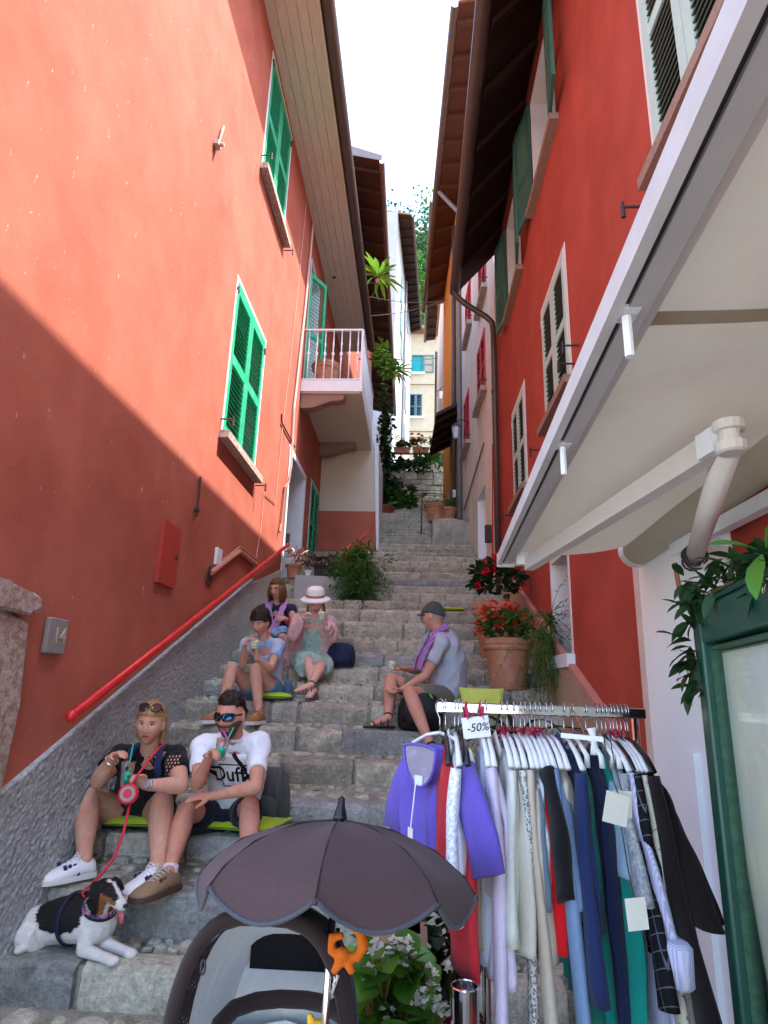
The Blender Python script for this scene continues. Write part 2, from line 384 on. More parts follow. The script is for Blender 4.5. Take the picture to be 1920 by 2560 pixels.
# ------------------------------------------------------------------ builders for house details
_slat = {}
def shutter_leaf(parent, P0, U, V, Nn, w, h, m, ms, panels=2, st=.065, pitch=.055, name='shutter', rails=(.09, .08, .11), split=.46):
    """a louvred leaf: frame mesh + one slat object per louvre; P0 lower corner, U width, V up, Nn outward"""
    U, V, Nn, P0 = Vector(U), Vector(V), Vector(Nn), Vector(P0); th = .036
    Rm = Matrix((U, Nn, V)).transposed()
    def b(mb, u0, u1, v0, v1, d=th, off=0): mb.box(P0 + U * ((u0 + u1) / 2) + V * ((v0 + v1) / 2) + Nn * (off + d / 2), (u1 - u0, d, v1 - v0), Rm)
    f = MB()
    b(f, 0, st, 0, h); b(f, w - st, w, 0, h)
    b(f, st, w - st, 0, rails[2], th - .004, .002); b(f, st, w - st, h - rails[0], h, th - .004, .002)
    spans = [(rails[2], h - rails[0])]
    if panels == 2:
        c = h * split; b(f, st, w - st, c - rails[1] / 2, c + rails[1] / 2, th - .004, .002); spans = [(rails[2], c - rails[1] / 2), (c + rails[1] / 2, h - rails[0])]
    fr = f.build(name, m, parent)
    key = (round(w, 3), round(st, 3), ms.name, tuple(round(x, 2) for x in U), tuple(round(x, 2) for x in V))
    if key not in _slat:
        ax = U; Q = Matrix.Rotation(R(38), 3, ax) if Nn.dot(Vector((0, 0, 1)).cross(U)) < 0 else Matrix.Rotation(R(-38), 3, ax)
        mb = MB().box((0, 0, 0), (w - 2 * st, .036, .008), Q @ Rm); _slat[key] = mb.mesh('slat', ms)
    for (a, c) in spans:
        n = max(2, int((c - a) / pitch))
        for k in range(n):
            p = P0 + U * (w / 2) + V * (a + (k + .5) * (c - a) / n) + Nn * (th / 2)
            inst('slat', _slat[key], fr, Matrix.Translation(p))
    return fr
YU, ZU, XU = Vector((0, 1, 0)), Vector((0, 0, 1)), Vector((1, 0, 0))
def reveal(mb, X, dx, y0, y1, z0, z1, skip=()):
    """the four faces of an opening in a wall whose face lies at X; dx is signed depth"""
    X2 = X + dx
    if 'b' not in skip: mb.quad((X, y0, z0), (X, y1, z0), (X2, y1, z0), (X2, y0, z0))
    mb.quad((X, y0, z1), (X, y1, z1), (X2, y1, z1), (X2, y0, z1))
    mb.quad((X, y0, z0), (X, y0, z1), (X2, y0, z1), (X2, y0, z0)); mb.quad((X, y1, z0), (X, y1, z1), (X2, y1, z1), (X2, y1, z0))
def hook(parent, p, nx, s=1):
    """wrought iron shutter dog"""
    p = Vector(p); MB().tube([p, p + Vector((nx * .13, 0, 0)), p + Vector((nx * .15, 0, 0))], .009, 6).tube([p + Vector((nx * .14, 0, .035)), p + Vector((nx * .14, 0, -.075))], [.008, .014], 6).build('shutter_hook', M['iron'], parent)
def trimframe(mb, X, nx, y0, y1, z0, z1, w=.05, proud=.006, bottom=False):
    a, b = X, X + nx * proud
    mb.bx(a, b, y0 - w, y0, z0, z1 + w); mb.bx(a, b, y1, y1 + w, z0, z1 + w); mb.bx(a, b, y0, y1, z1, z1 + w)
def pole_line(pts, r, n=6): return MB().tube(pts, r, n)

# ------------------------------------------------------------------ LEFT RED HOUSE
XL = -2.1
LH = empty('red_house', 'sunlit rust red house on the left with bright green shutters', 'house', (-4, 5, 0))
mb = MB()
w1 = (6.08, 7.42, 4.17, 6.08); w2 = (6.53, 7.86, 8.12, 10.06); door = (9.5, 10.95, 2.62, 5.3); lowin = (11.62, 12.6, 4.0, 5.5); bdoor = (10.15, 11.15, 6.85, 9.5)
y00 = 2.14
H = [(a - y00, b - y00, c, d) for a, b, c, d in (w1, w2, door, lowin, bdoor)]
holed_wall(mb, (XL, y00, 0), YU, ZU, 25 - y00, 10.25, H, (1, 0, 0), .3)
mb.bx(-9, XL - .6, 14.3, 14.69, 0, 10.2); mb.bx(-9.2, -9, y00, 14.7, 0, 12); mb.quad((XL, y00, -.2), (-9, y00, -.2), (-9, y00, 10.25), (XL, y00, 10.25))
mb.quad((XL - .02, 14.73, 10.2), (XL - .02, 25, 10.2), (XL - .02, 25, 16.6), (XL - .02, 14.73, 16.6)); mb.build('wall', M['redL'], LH)
for o_, d_, w_ in ((w1, -.3, .045), (w2, -.3, .045), (lowin, -.3, .045), (door, -.45, .1), (bdoor, -.4, .045)):
    rv = MB(); reveal(rv, XL, d_, *o_); trimframe(rv, XL, 1, *o_, w=w_); rv.build('window_surround', M['whitepaint'], LH)
for o_, d_ in ((w1, .28), (w2, .28), (lowin, .28)):
    MB().bx(XL - d_, XL - d_ - .02, o_[0], o_[1], o_[2], o_[3]).build('window_pane', M['glassdark'], LH)
MB().bx(XL, XL + .022, 9.4, 9.5, 2.4, 5.36).bx(XL, XL + .024, 9.4, 9.9, 2.2, 2.62).build('door_jamb', M['whitepaint'], LH)
dd = MB().bx(XL - .44, XL - .4, door[0], door[1], door[2], door[3]); d0 = dd.build('door', M['darkwood'], LH)
for k in range(2): MB().bx(XL - .4, XL - .385, door[0] + .15, door[1] - .15, door[2] + .2 + k * .95, door[2] + 1.0 + k * .95).build('door_panel', M['darkwood'], d0)
MB().bx(XL - .38, XL - .34, bdoor[0], bdoor[1], bdoor[2], bdoor[3]).build('balcony_door', M['greenS'], LH)
for o_ in (w1, w2):
    w = (o_[1] - o_[0] - .012) / 2
    for k in range(2): shutter_leaf(LH, (XL - .03, o_[0] + .003 + k * (w + .006), o_[2] + .01), YU, ZU, XU, w, o_[3] - o_[2] - .02, M['greenS'], M['greenS'], st=.085, pitch=.062, rails=(.12, .12, .12), split=.5)
    MB().bx(XL - .28, XL + .11, o_[0] - .1, o_[1] + .1, o_[2] - .085, o_[2]).build('window_sill', M['granite'], LH)
    hook(LH, (XL, o_[0] - .08, o_[2] + .13), 1); hook(LH, (XL, o_[1] + .14, o_[2] - .1), 1)
    for (yy, zz) in ((o_[0] + .01, o_[3] - .12), (o_[1] - .01, o_[3] - .15)): MB().tube([(XL + .012, yy, zz - .05), (XL + .012, yy, zz + .05)], .012, 6).box((XL + .01, yy, zz), (.012, .09, .02)).build('hinge', M['iron'], LH)
w = (lowin[1] - lowin[0]) / 2
for k in range(2): shutter_leaf(LH, (XL - .02, lowin[0] + k * w, lowin[2]), YU, ZU, XU, w - .004, lowin[3] - lowin[2], M['greenS'], M['greenS'], pitch=.07)
shutter_leaf(LH, (XL - .03, bdoor[0] + .02, bdoor[2]), Vector((.5, .86, 0)).normalized(), ZU, Vector((.86, -.5, 0)).normalized(), .5, 2.4, M['greenS'], M['greenS'], pitch=.075)
shutter_leaf(LH, (XL + .012, 11.7, bdoor[2]), YU, ZU, XU, .6, 2.1, M['greenS'], M['greenS'], pitch=.075)
# eave: soffit planks, fascia, gutter, roof
ex = -1.40
for k in range(5):
    x0 = XL + k * (ex - XL) / 5
    MB().bx(x0 + .003, x0 + (ex - XL) / 5 - .003, y00, 14.72, 10.20 + (.002 if k % 2 else 0), 10.24).build('soffit_plank', M['soffit'], LH)
MB().bx(ex, ex + .03, y00, 14.72, 10.17, 10.36).build('fascia', M['soffit'], LH)
def gutter_mesh(a, b, r=.085, n=9):
    """half-round gutter from a to b with a thick rim"""
    a, b = Vector(a), Vector(b); d = (b - a).normalized(); x = d.cross(ZU).normalized(); rings = []
    outer = [(x * math.cos(t) * r - ZU * math.sin(t) * r) for t in [math.pi * i / n for i in range(n + 1)]]
    inner = [(x * math.cos(t) * (r - .012) - ZU * math.sin(t) * (r - .012)) for t in [math.pi * (n - i) / n for i in range(n + 1)]]
    return MB().loft([[p + q for q in outer + inner] for p in (a, b)])
gutter_mesh((ex + .125, y00, 10.31), (ex + .125, 14.75, 10.31), .095).build('gutter', M['gutter'], LH, smooth=False)
MB().add([(ex + .06, y00, 10.37), (ex + .06, 14.74, 10.37), (-6, 14.74, 12.0), (-6, y00, 12.0), (ex + .06, y00, 10.43), (ex + .06, 14.74, 10.43), (-6, 14.74, 12.08), (-6, y00, 12.08)],
         [(0, 1, 2, 3), (4, 7, 6, 5), (0, 4, 5, 1), (1, 5, 6, 2), (2, 6, 7, 3), (3, 7, 4, 0)]).build('roof', M['tile'], LH)
# plinth with roughcast relief (real displaced surface)
rough = MB(); ny, nzv = 520, 128
def plin(y): return 1.041 + (y - 3.333) * .4168
def stair_z(Y):
    zz = 0
    for (a, b, c) in ST:
        if Y >= a: zz = c
    return zz
rows = []
for i in range(ny + 1):
    y = 1.9 + (7.74 - 1.9) * i / ny; zt = plin(y); row = []
    for j in range(nzv + 1):
        z = zt - (1.45) * (1 - j / nzv)
        fl = max(0, (zt - z) - .2) * .07 * max(0, min(1, (5.5 - y) / 1.7))
        p = Vector((0, y * 52, z * 52)); n1 = max(-.2, noise.noise(p)); n2 = noise.noise(p * 2.3 + Vector((9, 2, 1)))
        row.append(Vector((XL + .035 + fl + .013 * n1 + .006 * n2, y, z)))
    row.append(Vector((XL - .02, y, zt))); rows.append(row)
rough.loft(rows, closed=False); rough.add([rows[-1][k] for k in range(len(rows[-1]))] + [Vector((XL - .05, 7.74, rows[-1][0].z)), Vector((XL - .05, 7.74, rows[-1][-2].z))], [tuple(range(len(rows[-1]) - 1)) + (len(rows[-1]) + 1, len(rows[-1]))])
rough.build('plinth', M['rough'], LH, smooth=True)
pl2 = MB()
pl2.prism([(XL, 7.74, 1.7), (XL, 9.4, 2.2), (XL, 9.4, 3.3), (XL, 7.74, 2.82)], (.02, 0, 0)); pl2.build('upper_plinth', M['smoothgrey'], LH)
# red box, vent, plates, pipes, cables, anchors
MB().bx(XL, XL + .03, 4.86, 5.23, 2.36, 2.88).build('meter_door', mat('red_metal_door', (.38, .045, .03), rough=.5, var=.06), LH)
MB().tube([(XL + .03, 5.17, 2.62), (XL + .045, 5.17, 2.62)], .015, 8).build('latch', M['iron'], LH)
v0 = MB().lathe((XL, 6.13, 2.64), [(.0, .0), (.115, .0), (.115, .012), (.1, .02), (.085, .02)], 20, axis=(1, 0, 0)).build('vent', mat('brown_vent', (.16, .06, .045), rough=.6), LH)
for k in range(7): MB().box((XL + .02, 6.13, 2.56 + k * .027), (.012, 2 * math.sqrt(max(.0005, .085 ** 2 - (.08 - k * .027) ** 2)), .009)).build('vent_slat', M['iron'], v0)
MB().bx(XL, XL + .03, 6.26, 6.42, 2.78, 2.96).build('junction_box', M['whitepaint'], LH)
duct = [atX(528, 1432, XL + .03), atX(598, 1378, XL + .03), atX(640, 1412, XL + .03)]
MB().tube(duct, .03, 8).build('pipe', mat('pinkish_duct', (.42, .18, .13), rough=.6), LH)
cab = [atX(x, y_, XL + .012) for x, y_ in ((556, 1400), (600, 1366), (640, 1395), (652, 1320), (660, 1235), (688, 1260), (705, 1080), (723, 930), (745, 720), (767, 498), (775, 300))]
MB().tube(cab, .006, 5).build('cable', mat('pale_cable', (.55, .3, .24), rough=.6), LH)
pp = [atX(x, y_, XL + .03) for x, y_ in ((783, 560), (762, 780), (735, 1020), (727, 1170))]
MB().tube(pp, .022, 8).build('pipe', mat('pink_white_conduit', (.6, .4, .36), rough=.5), LH)
pp = [atX(x, y_, XL + .035) for x, y_ in ((727, 1170), (722, 1205), (713, 1218), (703, 1310), (699, 1330))]
MB().tube(pp, .02, 8).build('pipe', mat('brown_conduit', (.3, .14, .1), rough=.5), LH)
pp = [atX(x, y_, XL + .02) for x, y_ in ((704, 1035), (704, 1055), (737, 1118))]
MB().tube(pp, .012, 6).build('pipe', M['darkwood'], LH)
p = atX(536, 362, XL); MB().tube([p, p + Vector((.1, 0, .0))], .02, 8).tube([p + Vector((.02, 0, -.16)), p + Vector((.03, .1, .34))], [.005, .014], 6).box(p + Vector((.03, 0, 0)), (.05, .09, .05)).build('wall_anchor', mat('pale_anchor_iron', (.42, .34, .3), rough=.7), LH)
p = atX(488, 1262, XL); MB().tube([p + Vector((.02, 0, .28)), p + Vector((.03, .0, -.12))], [.012, .008], 6).box(p + Vector((.02, 0, -.05)), (.04, .05, .03)).build('wall_anchor', M['iron'], LH)
MB().bx(XL - .0, XL + .05, 9.66, 9.76, 3.75, 3.95).build('doorbell_box', M['iron'], LH)
# granite surround at the left edge of the picture
ds = empty  # (kept as parts of the house)
def slab_block(pts, d, name, m, jit=.012):
    """thick stone with a rounded front face: outline in the wall plane (y,z), extruded outwards by d"""
    c = sum((Vector((0, a, b)) for a, b in pts), Vector()) / len(pts); rings = []
    for s, dd in ((1, -.05), (1, d * .7), (.97, d), (.86, d + .012)):
        rings.append([Vector((XL + dd, c.y + (a - c.y) * s + random.uniform(-jit, jit) * (dd > 0), c.z + (b - c.z) * s + random.uniform(-jit, jit) * (dd > 0))) for a, b in pts])
    return MB().loft(rings).build(name, m, LH)
def yz(x, y_): q = atX(x, y_, XL + .06); return (q.y, q.z)
def dens(pp, k=3):
    out = []
    for i in range(len(pp)):
        a, b = pp[i], pp[(i + 1) % len(pp)]
        for t in range(k): out.append((a[0] + (b[0] - a[0]) * t / k, a[1] + (b[1] - a[1]) * t / k))
    return out
slab_block(dens([yz(-160, 1420), yz(-5, 1447), yz(55, 1480), yz(92, 1500), yz(84, 1528), yz(60, 1537), yz(-10, 1520), yz(-160, 1500)]), .1, 'lintel_stone', M['granite'])
slab_block(dens([yz(-120, 1512), yz(-5, 1528), yz(70, 1545), yz(45, 1760), yz(20, 1880), yz(-10, 2010), yz(-120, 2010)]), .07, 'jamb_stone', M['granite'])

# balcony
SB = dict(y0=9.95, y1=12.7, x1=-1.0, zt=6.84, zb=6.60)
MB().bx(XL - .05, SB['x1'], SB['y0'], SB['y1'], SB['zb'] + .03, SB['zt']).build('balcony_slab', M['whitepaint'], LH)
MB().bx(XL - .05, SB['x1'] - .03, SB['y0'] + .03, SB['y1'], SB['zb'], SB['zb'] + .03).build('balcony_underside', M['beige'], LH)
for yy in (10.0, 12.28):
    prof = [(XL, SB['zb']), (XL + .78, SB['zb']), (XL + .78, SB['zb'] - .1), (XL + .7, SB['zb'] - .13), (XL + .55, SB['zb'] - .14), (XL + .4, SB['zb'] - .2), (XL + .25, SB['zb'] - .26), (XL + .1, SB['zb'] - .28), (XL, SB['zb'] - .28)]
    bevel(MB().prism([(a, yy, b) for a, b in prof], (0, .2, 0)).build('balcony_bracket', M['sillstone'], LH), .012)
bal = MB().lathe((0, 0, 0), [(.011, 0), (.011, .3), (.017, .42), (.011, .46), (.03, .5), (.03, .52), (.011, .56), (.011, .62), (.017, .72), (.011, .76), (.011, .97), (.022, .985), (.011, 1.0)], 8).mesh('baluster', M['whitepaint'], smooth=True)
rl = empty('railing', 'white iron balcony railing with knobbed balusters', 'railing', (SB['x1'], SB['y0'], SB['zt']))
t0 = SB['zt']; xr_, yf = SB['x1'] - .03, SB['y0'] + .04
MB().bar((XL, yf, t0 + 1.04), (xr_, yf, t0 + 1.04), .045, .03).bar((xr_, yf, t0 + 1.04), (xr_, SB['y1'], t0 + 1.04), .045, .03).build('top_rail', M['whitepaint'], rl)
MB().bar((XL, yf, t0 + .04), (xr_, yf, t0 + .04), .03, .02).bar((xr_, yf, t0 + .04), (xr_, SB['y1'], t0 + .04), .03, .02).build('bottom_rail', M['whitepaint'], rl)
MB().bx(xr_ - .02, xr_ + .02, yf - .02, yf + .02, t0, t0 + 1.04).build('post', M['whitepaint'], rl)
for k in range(7): inst('baluster', bal, rl, Matrix.Translation((XL + .09 + k * .15, yf, t0 + .04)))
for k in range(19): inst('baluster', bal, rl, Matrix.Translation((xr_, yf + .14 + k * .143, t0 + .04)))
# lower wing under the terrace
wy = 12.72
wing = MB()
wing.add([(XL, wy, 2.6), (-.84, wy, 2.6), (-.87, wy, 5.2), (XL, wy, 5.2)], [(0, 1, 2, 3)])
wing.add([(-.84, wy, 2.6), (-.95, 14.72, 2.6), (-.97, 14.72, 5.2), (-.87, wy, 5.2)], [(0, 1, 2, 3)])
wing.build('wing_wall', M['redL'], LH)
MB().add([(XL, wy, 5.203), (-.87, wy, 5.203), (-.94, wy, 6.6), (XL, wy, 6.6), (-.97, 14.72, 5.203), (-1.0, 14.72, 6.6)], [(0, 1, 2, 3), (1, 4, 5, 2)]).build('wing_upper_wall', M['beige'], LH)
MB().add([(-.95, wy - .02, 6.75), (-.86, wy - .02, 6.75), (-.78, wy - .02, 4.3), (-.835, wy - .02, 4.3), (-.86, 14.72, 6.75), (-.84, 14.72, 4.3)], [(0, 1, 2, 3), (1, 4, 5, 2)]).build('white_corner_board', M['whitepaint'], LH)
MB().bx(XL - .3, -.98, wy + .02, 14.72, 6.5, 6.82).build('terrace_slab', M['whitepaint'], LH)
# landing
LD = empty('landing', 'grey rendered landing in front of the white door', None, (-1.5, 9.3, 2)); del LD['category']; LD['kind'] = 'structure'
MB().add([(-1.84, 9.3, 2.2), (-.98, 9.3, 2.2), (-1.0, 9.3, 3.19), (-1.84, 9.3, 3.21), (-.98, wy, 2.2), (-1.0, wy, 3.19), (-1.84, wy, 3.21)], [(0, 1, 2, 3), (1, 4, 5, 2), (3, 2, 5, 6)]).build('landing_wall', M['smoothgrey'], LD)
# lantern under the eave
p = atX(812, 672, XL)
ln = empty('wall_lantern', 'small black wall lantern below the cream soffit', 'lantern', p)
MB().tube([p, p + Vector((.16, 0, .05)), p + Vector((.22, 0, -.02))], .012, 6).build('bracket', M['iron'], ln)
q = p + Vector((.22, 0, -.2)); MB().lathe(q, [(.05, 0), (.075, .16)], 6).build('glass_body', mat('milky_glass', (.6, .65, .7), rough=.3), ln)
MB().lathe(q, [(.1, .16), (.06, .2), (.02, .24)], 6).lathe(q, [(.03, -.04), (.055, 0)], 6).build('lid', M['iron'], ln)

# handrails
def handrail(name, label, pts, r, posts, parent_loc):
    t = empty(name, label, 'handrail', parent_loc)
    MB().tube(pts, r, 10).ball(pts[0], r * 1.3, 8, 6).build('rail', M['redpaint'], t, smooth=True)
    for a, b in posts: MB().tube([a, b], r * .55, 8).build('bracket', M['redpaint'], t, smooth=True)
    return t
a, b = atX(178, 1790, -2.0), atX(720, 1362, -2.0)
L = [a.lerp(b, t) for t in (0, .25, .5, .75, 1)]
handrail('handrail', 'long glossy red handrail along the left plinth', L, .028, [(p + Vector((0, 0, -.0)), p + Vector((-.1, 0, -.06))) for p in [a.lerp(b, t) for t in (.04, .35, .68, .98)]], a)
pA, pB, pC, pD = at(862, 1462, 9.4), at(868, 1372, 9.4), at(903, 1345, 10.3), at(926, 1328, 10.9)
handrail('handrail', 'short bent red handrail beside the landing plants', [pA, pA.lerp(pB, .95), pB + Vector((0, .05, .03)), pC, pD], .02, [(pC, Vector((pC.x, pC.y, 3.2))), (pC.lerp(pB, .2), pC.lerp(pB, .35) - Vector((0, 0, .35)))], pA)
# number plate
p = atX(130, 1590, XL)
pl = empty('house_number', 'square grey stone plate with the number 14', 'number plate', p)
bevel(MB().bx(XL + .004, XL + .034, p.y - .1, p.y + .1, p.z - .1, p.z + .1).build('plate', mat('slate_plate', (.23, .23, .22), rough=.5, var=.15), pl), .006)
def text(body, loc, size, rotm, m, parent, ext=.004, name='lettering', font=None, shear=0):
    cu = bpy.data.curves.new(name, 'FONT'); cu.body = body; cu.size = size; cu.extrude = ext; cu.align_x = 'CENTER'; cu.align_y = 'CENTER'; cu.shear = shear
    o = bpy.data.objects.new(name, cu); COL.objects.link(o)
    dg = bpy.context.evaluated_depsgraph_get(); me = bpy.data.meshes.new_from_object(o.evaluated_get(dg)); bpy.data.objects.remove(o)
    me.transform(Matrix.Translation(Vector(loc) - (_org[parent.name] if parent else Vector())) @ rotm.to_4x4()); me.materials.clear(); me.materials.append(m)
    return link(name, me, parent)
text('14', (XL + .034, p.y + .02, p.z), .13, Matrix((YU, ZU, XU)).transposed(), mat('brass_digits', (.55, .48, .36), rough=.4, metal=.4), pl, .006, 'digits')
# ------------------------------------------------------------------ RIGHT RED HOUSE
XR = 1.35
RH = empty('red_house', 'shaded deep red house on the right with pale green louvred windows', 'house', (4, 5, 0))
gw = (5.5, 6.17, 1.92, 2.82); s1 = (5.03, 6.06, 4.27, 5.62); s2 = (7.27, 8.24, 4.03, 5.38); aw = (2.0, 2.93, 4.5, 6.4)
u1 = (7.15, 8.3, 7.02, 8.62); u2 = (5.03, 6.2, 7.16, 8.72)
mb = MB(); y00 = -1.5; yE = 9.72
Hs = [(a - y00, b - y00, c, d) for a, b, c, d in (gw, s1, s2, aw, u1, u2)]
holed_wall(mb, (XR, y00, -.2), YU, ZU, yE - y00, 9.35, [(a, b, c + .2, d + .2) for a, b, c, d in Hs], (-1, 0, 0), .3)
mb.quad((XR, yE, -.2), (9, yE, -.2), (9, yE, 9.15), (XR, yE, 9.15)); mb.bx(8.9, 9, y00, yE - .01, 0, 12); mb.quad((XR, y00, -.2), (9, y00, -.2), (9, y00, 9.2), (XR, y00, 9.2))
mb.build('wall', M['redR'], RH)
for o_, d_ in ((gw, .4), (s1, .25), (s2, .25), (aw, .25), (u1, .35), (u2, .35)):
    rv = MB(); reveal(rv, XR, d_, *o_)
    if d_ < .3 or o_ is gw: trimframe(rv, XR, -1, *o_, w=.05)
    rv.build('window_surround', mat('pinkish_white_paint', (.68, .6, .58), rough=.7, var=.05), RH)
for o_, d_ in ((gw, .38), (s1, .22), (s2, .22), (aw, .22), (u1, .33), (u2, .33)):
    MB().bx(XR + d_, XR + d_ + .02, *o_).build('window_pane', M['glassdark'], RH)
for o_ in (s1, s2, aw):
    w = (o_[1] - o_[0] - .01) / 2
    for k in range(2): shutter_leaf(RH, (XR + .02, o_[0] + .002 + k * (w + .006), o_[2] + .01), YU, ZU, -XU, w, o_[3] - o_[2] - .02, M['paleS'], M['shadeS'], st=.085, pitch=.05, rails=(.1, .09, .1), split=.48)
    for yy in (o_[0] + .01, o_[1] - .01): MB().tube([(XR - .012, yy, o_[3] - .2), (XR - .012, yy, o_[3] - .1)], .012, 6).build('hinge', M['paleS'], RH)
for o_ in (s1, s2, aw, u1, u2): MB().bx(XR - .09, XR + .25, o_[0] - .1, o_[1] + .1, o_[2] - .075, o_[2]).build('window_sill', M['sillstone'], RH)
MB().bx(XR - .07, XR + .35, gw[0] - .08, gw[1] + .08, gw[2] - .11, gw[2]).build('window_sill', M['whitepaint'], RH)
for yy, zz in ((4.9, 4.35), (6.3, 4.1), (8.4, 3.95), (3.15, 4.42), (4.72, 4.42)): hook(RH, (XR, yy, zz), -1)
# open shutters of the upper windows stand out from the wall
def open_leaf(yh, side, zb, h, ang, w=.5):
    d = Vector((-math.sin(ang), side * math.cos(ang), 0)); nn = Vector((d.y, -d.x, 0))
    shutter_leaf(RH, (XR - .045, yh, zb), d, ZU, nn, w, h, M['tealS'], M['tealS'], st=.07, pitch=.06, split=.4)
for o_ in (u1, u2):
    h = o_[3] - o_[2] - .03
    open_leaf(o_[0], -1, o_[2] + .01, h, R(8)); open_leaf(o_[1], 1, o_[2] + .01, h, R(10))
# eave
e0, ez, wz = .69, 8.32, 9.1
MB().add([(e0, y00, ez), (e0, 9.43, ez), (XR, 9.43, wz), (XR, y00, wz)], [(0, 1, 2, 3)]).build('soffit_board', M['darkwood'], RH)
yy = -1.4
while yy < 9.4:
    MB().add([(e0 + .02, yy, ez - .09), (e0 + .02, yy + .09, ez - .09), (XR, yy + .09, wz - .1), (XR, yy, wz - .1), (e0 + .02, yy, ez), (e0 + .02, yy + .09, ez), (XR, yy + .09, wz), (XR, yy, wz)],
             [(0, 1, 2, 3), (0, 4, 5, 1), (0, 3, 7, 4), (1, 5, 6, 2)]).build('rafter', M['darkwood'], RH)
    yy += .78
nb = 9
for k in range(nb):
    t0, t1 = k / nb, (k + 1) / nb - .012
    MB().add([(e0 + (XR - e0) * t, yv, ez + (wz - ez) * t - .012) for t in (t0, t1) for yv in (y00, 9.43)], [(0, 1, 3, 2)]).build('soffit_plank', M['darkwood'], RH)
gutter_mesh((e0 - .09, y00, 8.3), (e0 - .09, 9.45, 8.3), .085).build('gutter', M['gutter'], RH)
rp = [(e0 - .04, ez + .03), (XR, wz + .05), (8, 12.8)]
MB().prism([(x, y00, z) for x, z in rp] + [(x, y00, z + .08) for x, z in rp[::-1]], (0, 9.43 - y00, 0)).build('roof', M['tile'], RH)
dp = [(e0 - .09, 9.3, 8.24), (e0 - .07, 9.3, 8.12), (e0 + .08, 9.35, 8.0), (XR - .2, 9.45, 7.8), (XR - .1, 9.47, 7.7), (XR - .08, 9.48, 7.5), (XR - .08, 9.48, 2.75)]
MB().tube(dp, .05, 10).build('downpipe', M['gutter'], RH, smooth=True)
for zz in (3.6, 5.0, 6.4): MB().lathe((XR - .08, 9.48, zz), [(.058, -.02), (.058, .02)], 10).build('pipe_clamp', M['gutter'], RH)
# sloping tan plinth
def rpl(y): return 1.48 + (y - 4.64) * .407
MB().prism([(XR, 3.8, -.1), (XR, 9.7, 2.4), (XR, 9.7, rpl(9.7)), (XR, 3.8, rpl(3.8))], (-.05, 0, 0)).build('plinth', M['tan'], RH)
MB().prism([(XR, 3.8, rpl(3.8)), (XR, 9.7, rpl(9.7)), (XR, 9.7, rpl(9.7) + .035), (XR, 3.8, rpl(3.8) + .035)], (-.058, 0, 0)).build('plinth_edge', mat('pink_edge_paint', (.5, .22, .16), rough=.8), RH)
# white shop surround
ws = MB().bx(XR - .03, XR + .02, 2.66, 3.78, -.2, 3.1).build('white_surround', M['white'], RH)
MB().bx(XR - .034, XR + .0, 3.7, 3.79, -.2, 3.1).build('surround_edge', mat('pinkish_edge', (.62, .5, .46), rough=.8), RH)
MB().bx(XR - .045, XR - .03, 2.66, 2.74, -.2, 2.6).build('surround_edge', M['whitepaint'], RH)
MB().bx(XR - .06, XR - .03, 3.12, 3.2, .2, 1.35).build('wall_bump', M['white'], RH)

# ------------------------------------------------------------------ awning
A0, A1 = Vector((.478, 3.5, 2.316)), atZ(1875, 0, 2.316); A1 = A0 + (A1 - A0) * 1.25
W0, W1 = Vector((1.27, 3.5, 2.40)), Vector((1.25, A1.y, 2.52))
AW = empty('awning', 'cream fabric awning with folding metal arms over the shop', 'awning', (1.3, 2.5, 2.4))
M['canvas'] = mat('cream_canvas', (.74, .73, .63), rough=.9, var=.1, scale=2.5, col2=(.64, .58, .45), mix2=(.48, .7), scale2=2.2, bump=.1, bscale=3)
n_, l_, b_ = nodes_of(M['canvas'])
tr = n_.new('ShaderNodeBsdfTranslucent'); tr.inputs[0].default_value = (.84, .84, .7, 1); mx = n_.new('ShaderNodeMixShader'); mx.inputs[0].default_value = .52
l_.new(b_.outputs[0], mx.inputs[1]); l_.new(tr.outputs[0], mx.inputs[2]); l_.new(mx.outputs[0], n_['Material Output'].inputs[0])
rows = []
for i in range(25):
    t = i / 24; row = []
    for j in range(13):
        s = j / 12
        p = A0.lerp(A1, t).lerp(W0.lerp(W1, t), s); sag = -.05 * math.sin(math.pi * s) + .012 * math.sin(t * 23 + s * 4) * math.sin(math.pi * s)
        row.append(p + Vector((0, 0, .035 + sag)))
    rows.append(row)
fab = MB().loft(rows, closed=False); fab.loft([[v + Vector((0, 0, .004)) for v in r] for r in rows], closed=False).build('fabric', M['canvas'], AW, smooth=True)
M['alugrey'] = mat('grey_aluminium', (.5, .5, .5), rough=.45, var=.05, metal=.2)
M['awwhite'] = mat('off_white_metal', (.62, .61, .58), rough=.4, var=.05)
dB = (A1 - A0).normalized()
MB().bar(A0 + Vector((-.004, 0, .0)), A1 + Vector((-.004, 0, .0)), .022, .056).build('front_profile', mat('dull_white_rail', (.52, .52, .53), rough=.45, var=.1, scale=6), AW)
MB().bar(A0 + Vector((.04, 0, -.006)), A1 + Vector((.04, 0, -.006)), .04, .034).build('front_bar', M['alugrey'], AW)
MB().bar(A0 + Vector((.0135, 0, .0)), A1 + Vector((.0135, 0, .0)), .012, .03).build('bar_groove', M['iron'], AW)
MB().bar(A0 + Vector((.077, 0, .008)), A1 + Vector((.077, 0, .008)), .022, .02).build('bar_lip', M['awwhite'], AW)
MB().box(A0 + Vector((.035, .014, 0)), (.1, .024, .075)).build('end_cap', M['awwhite'], AW)
rol = MB().tube([W0 + Vector((.0, .06, -.0)), W1], .088, 20).build('roller', M['canvas'], AW, smooth=True)
MB().lathe(W0 + Vector((0, .06, 0)), [(.095, -.02), (.095, .04), (.06, .055)], 18, axis=(0, 1, 0)).build('roller_cap', M['awwhite'], AW, smooth=False)
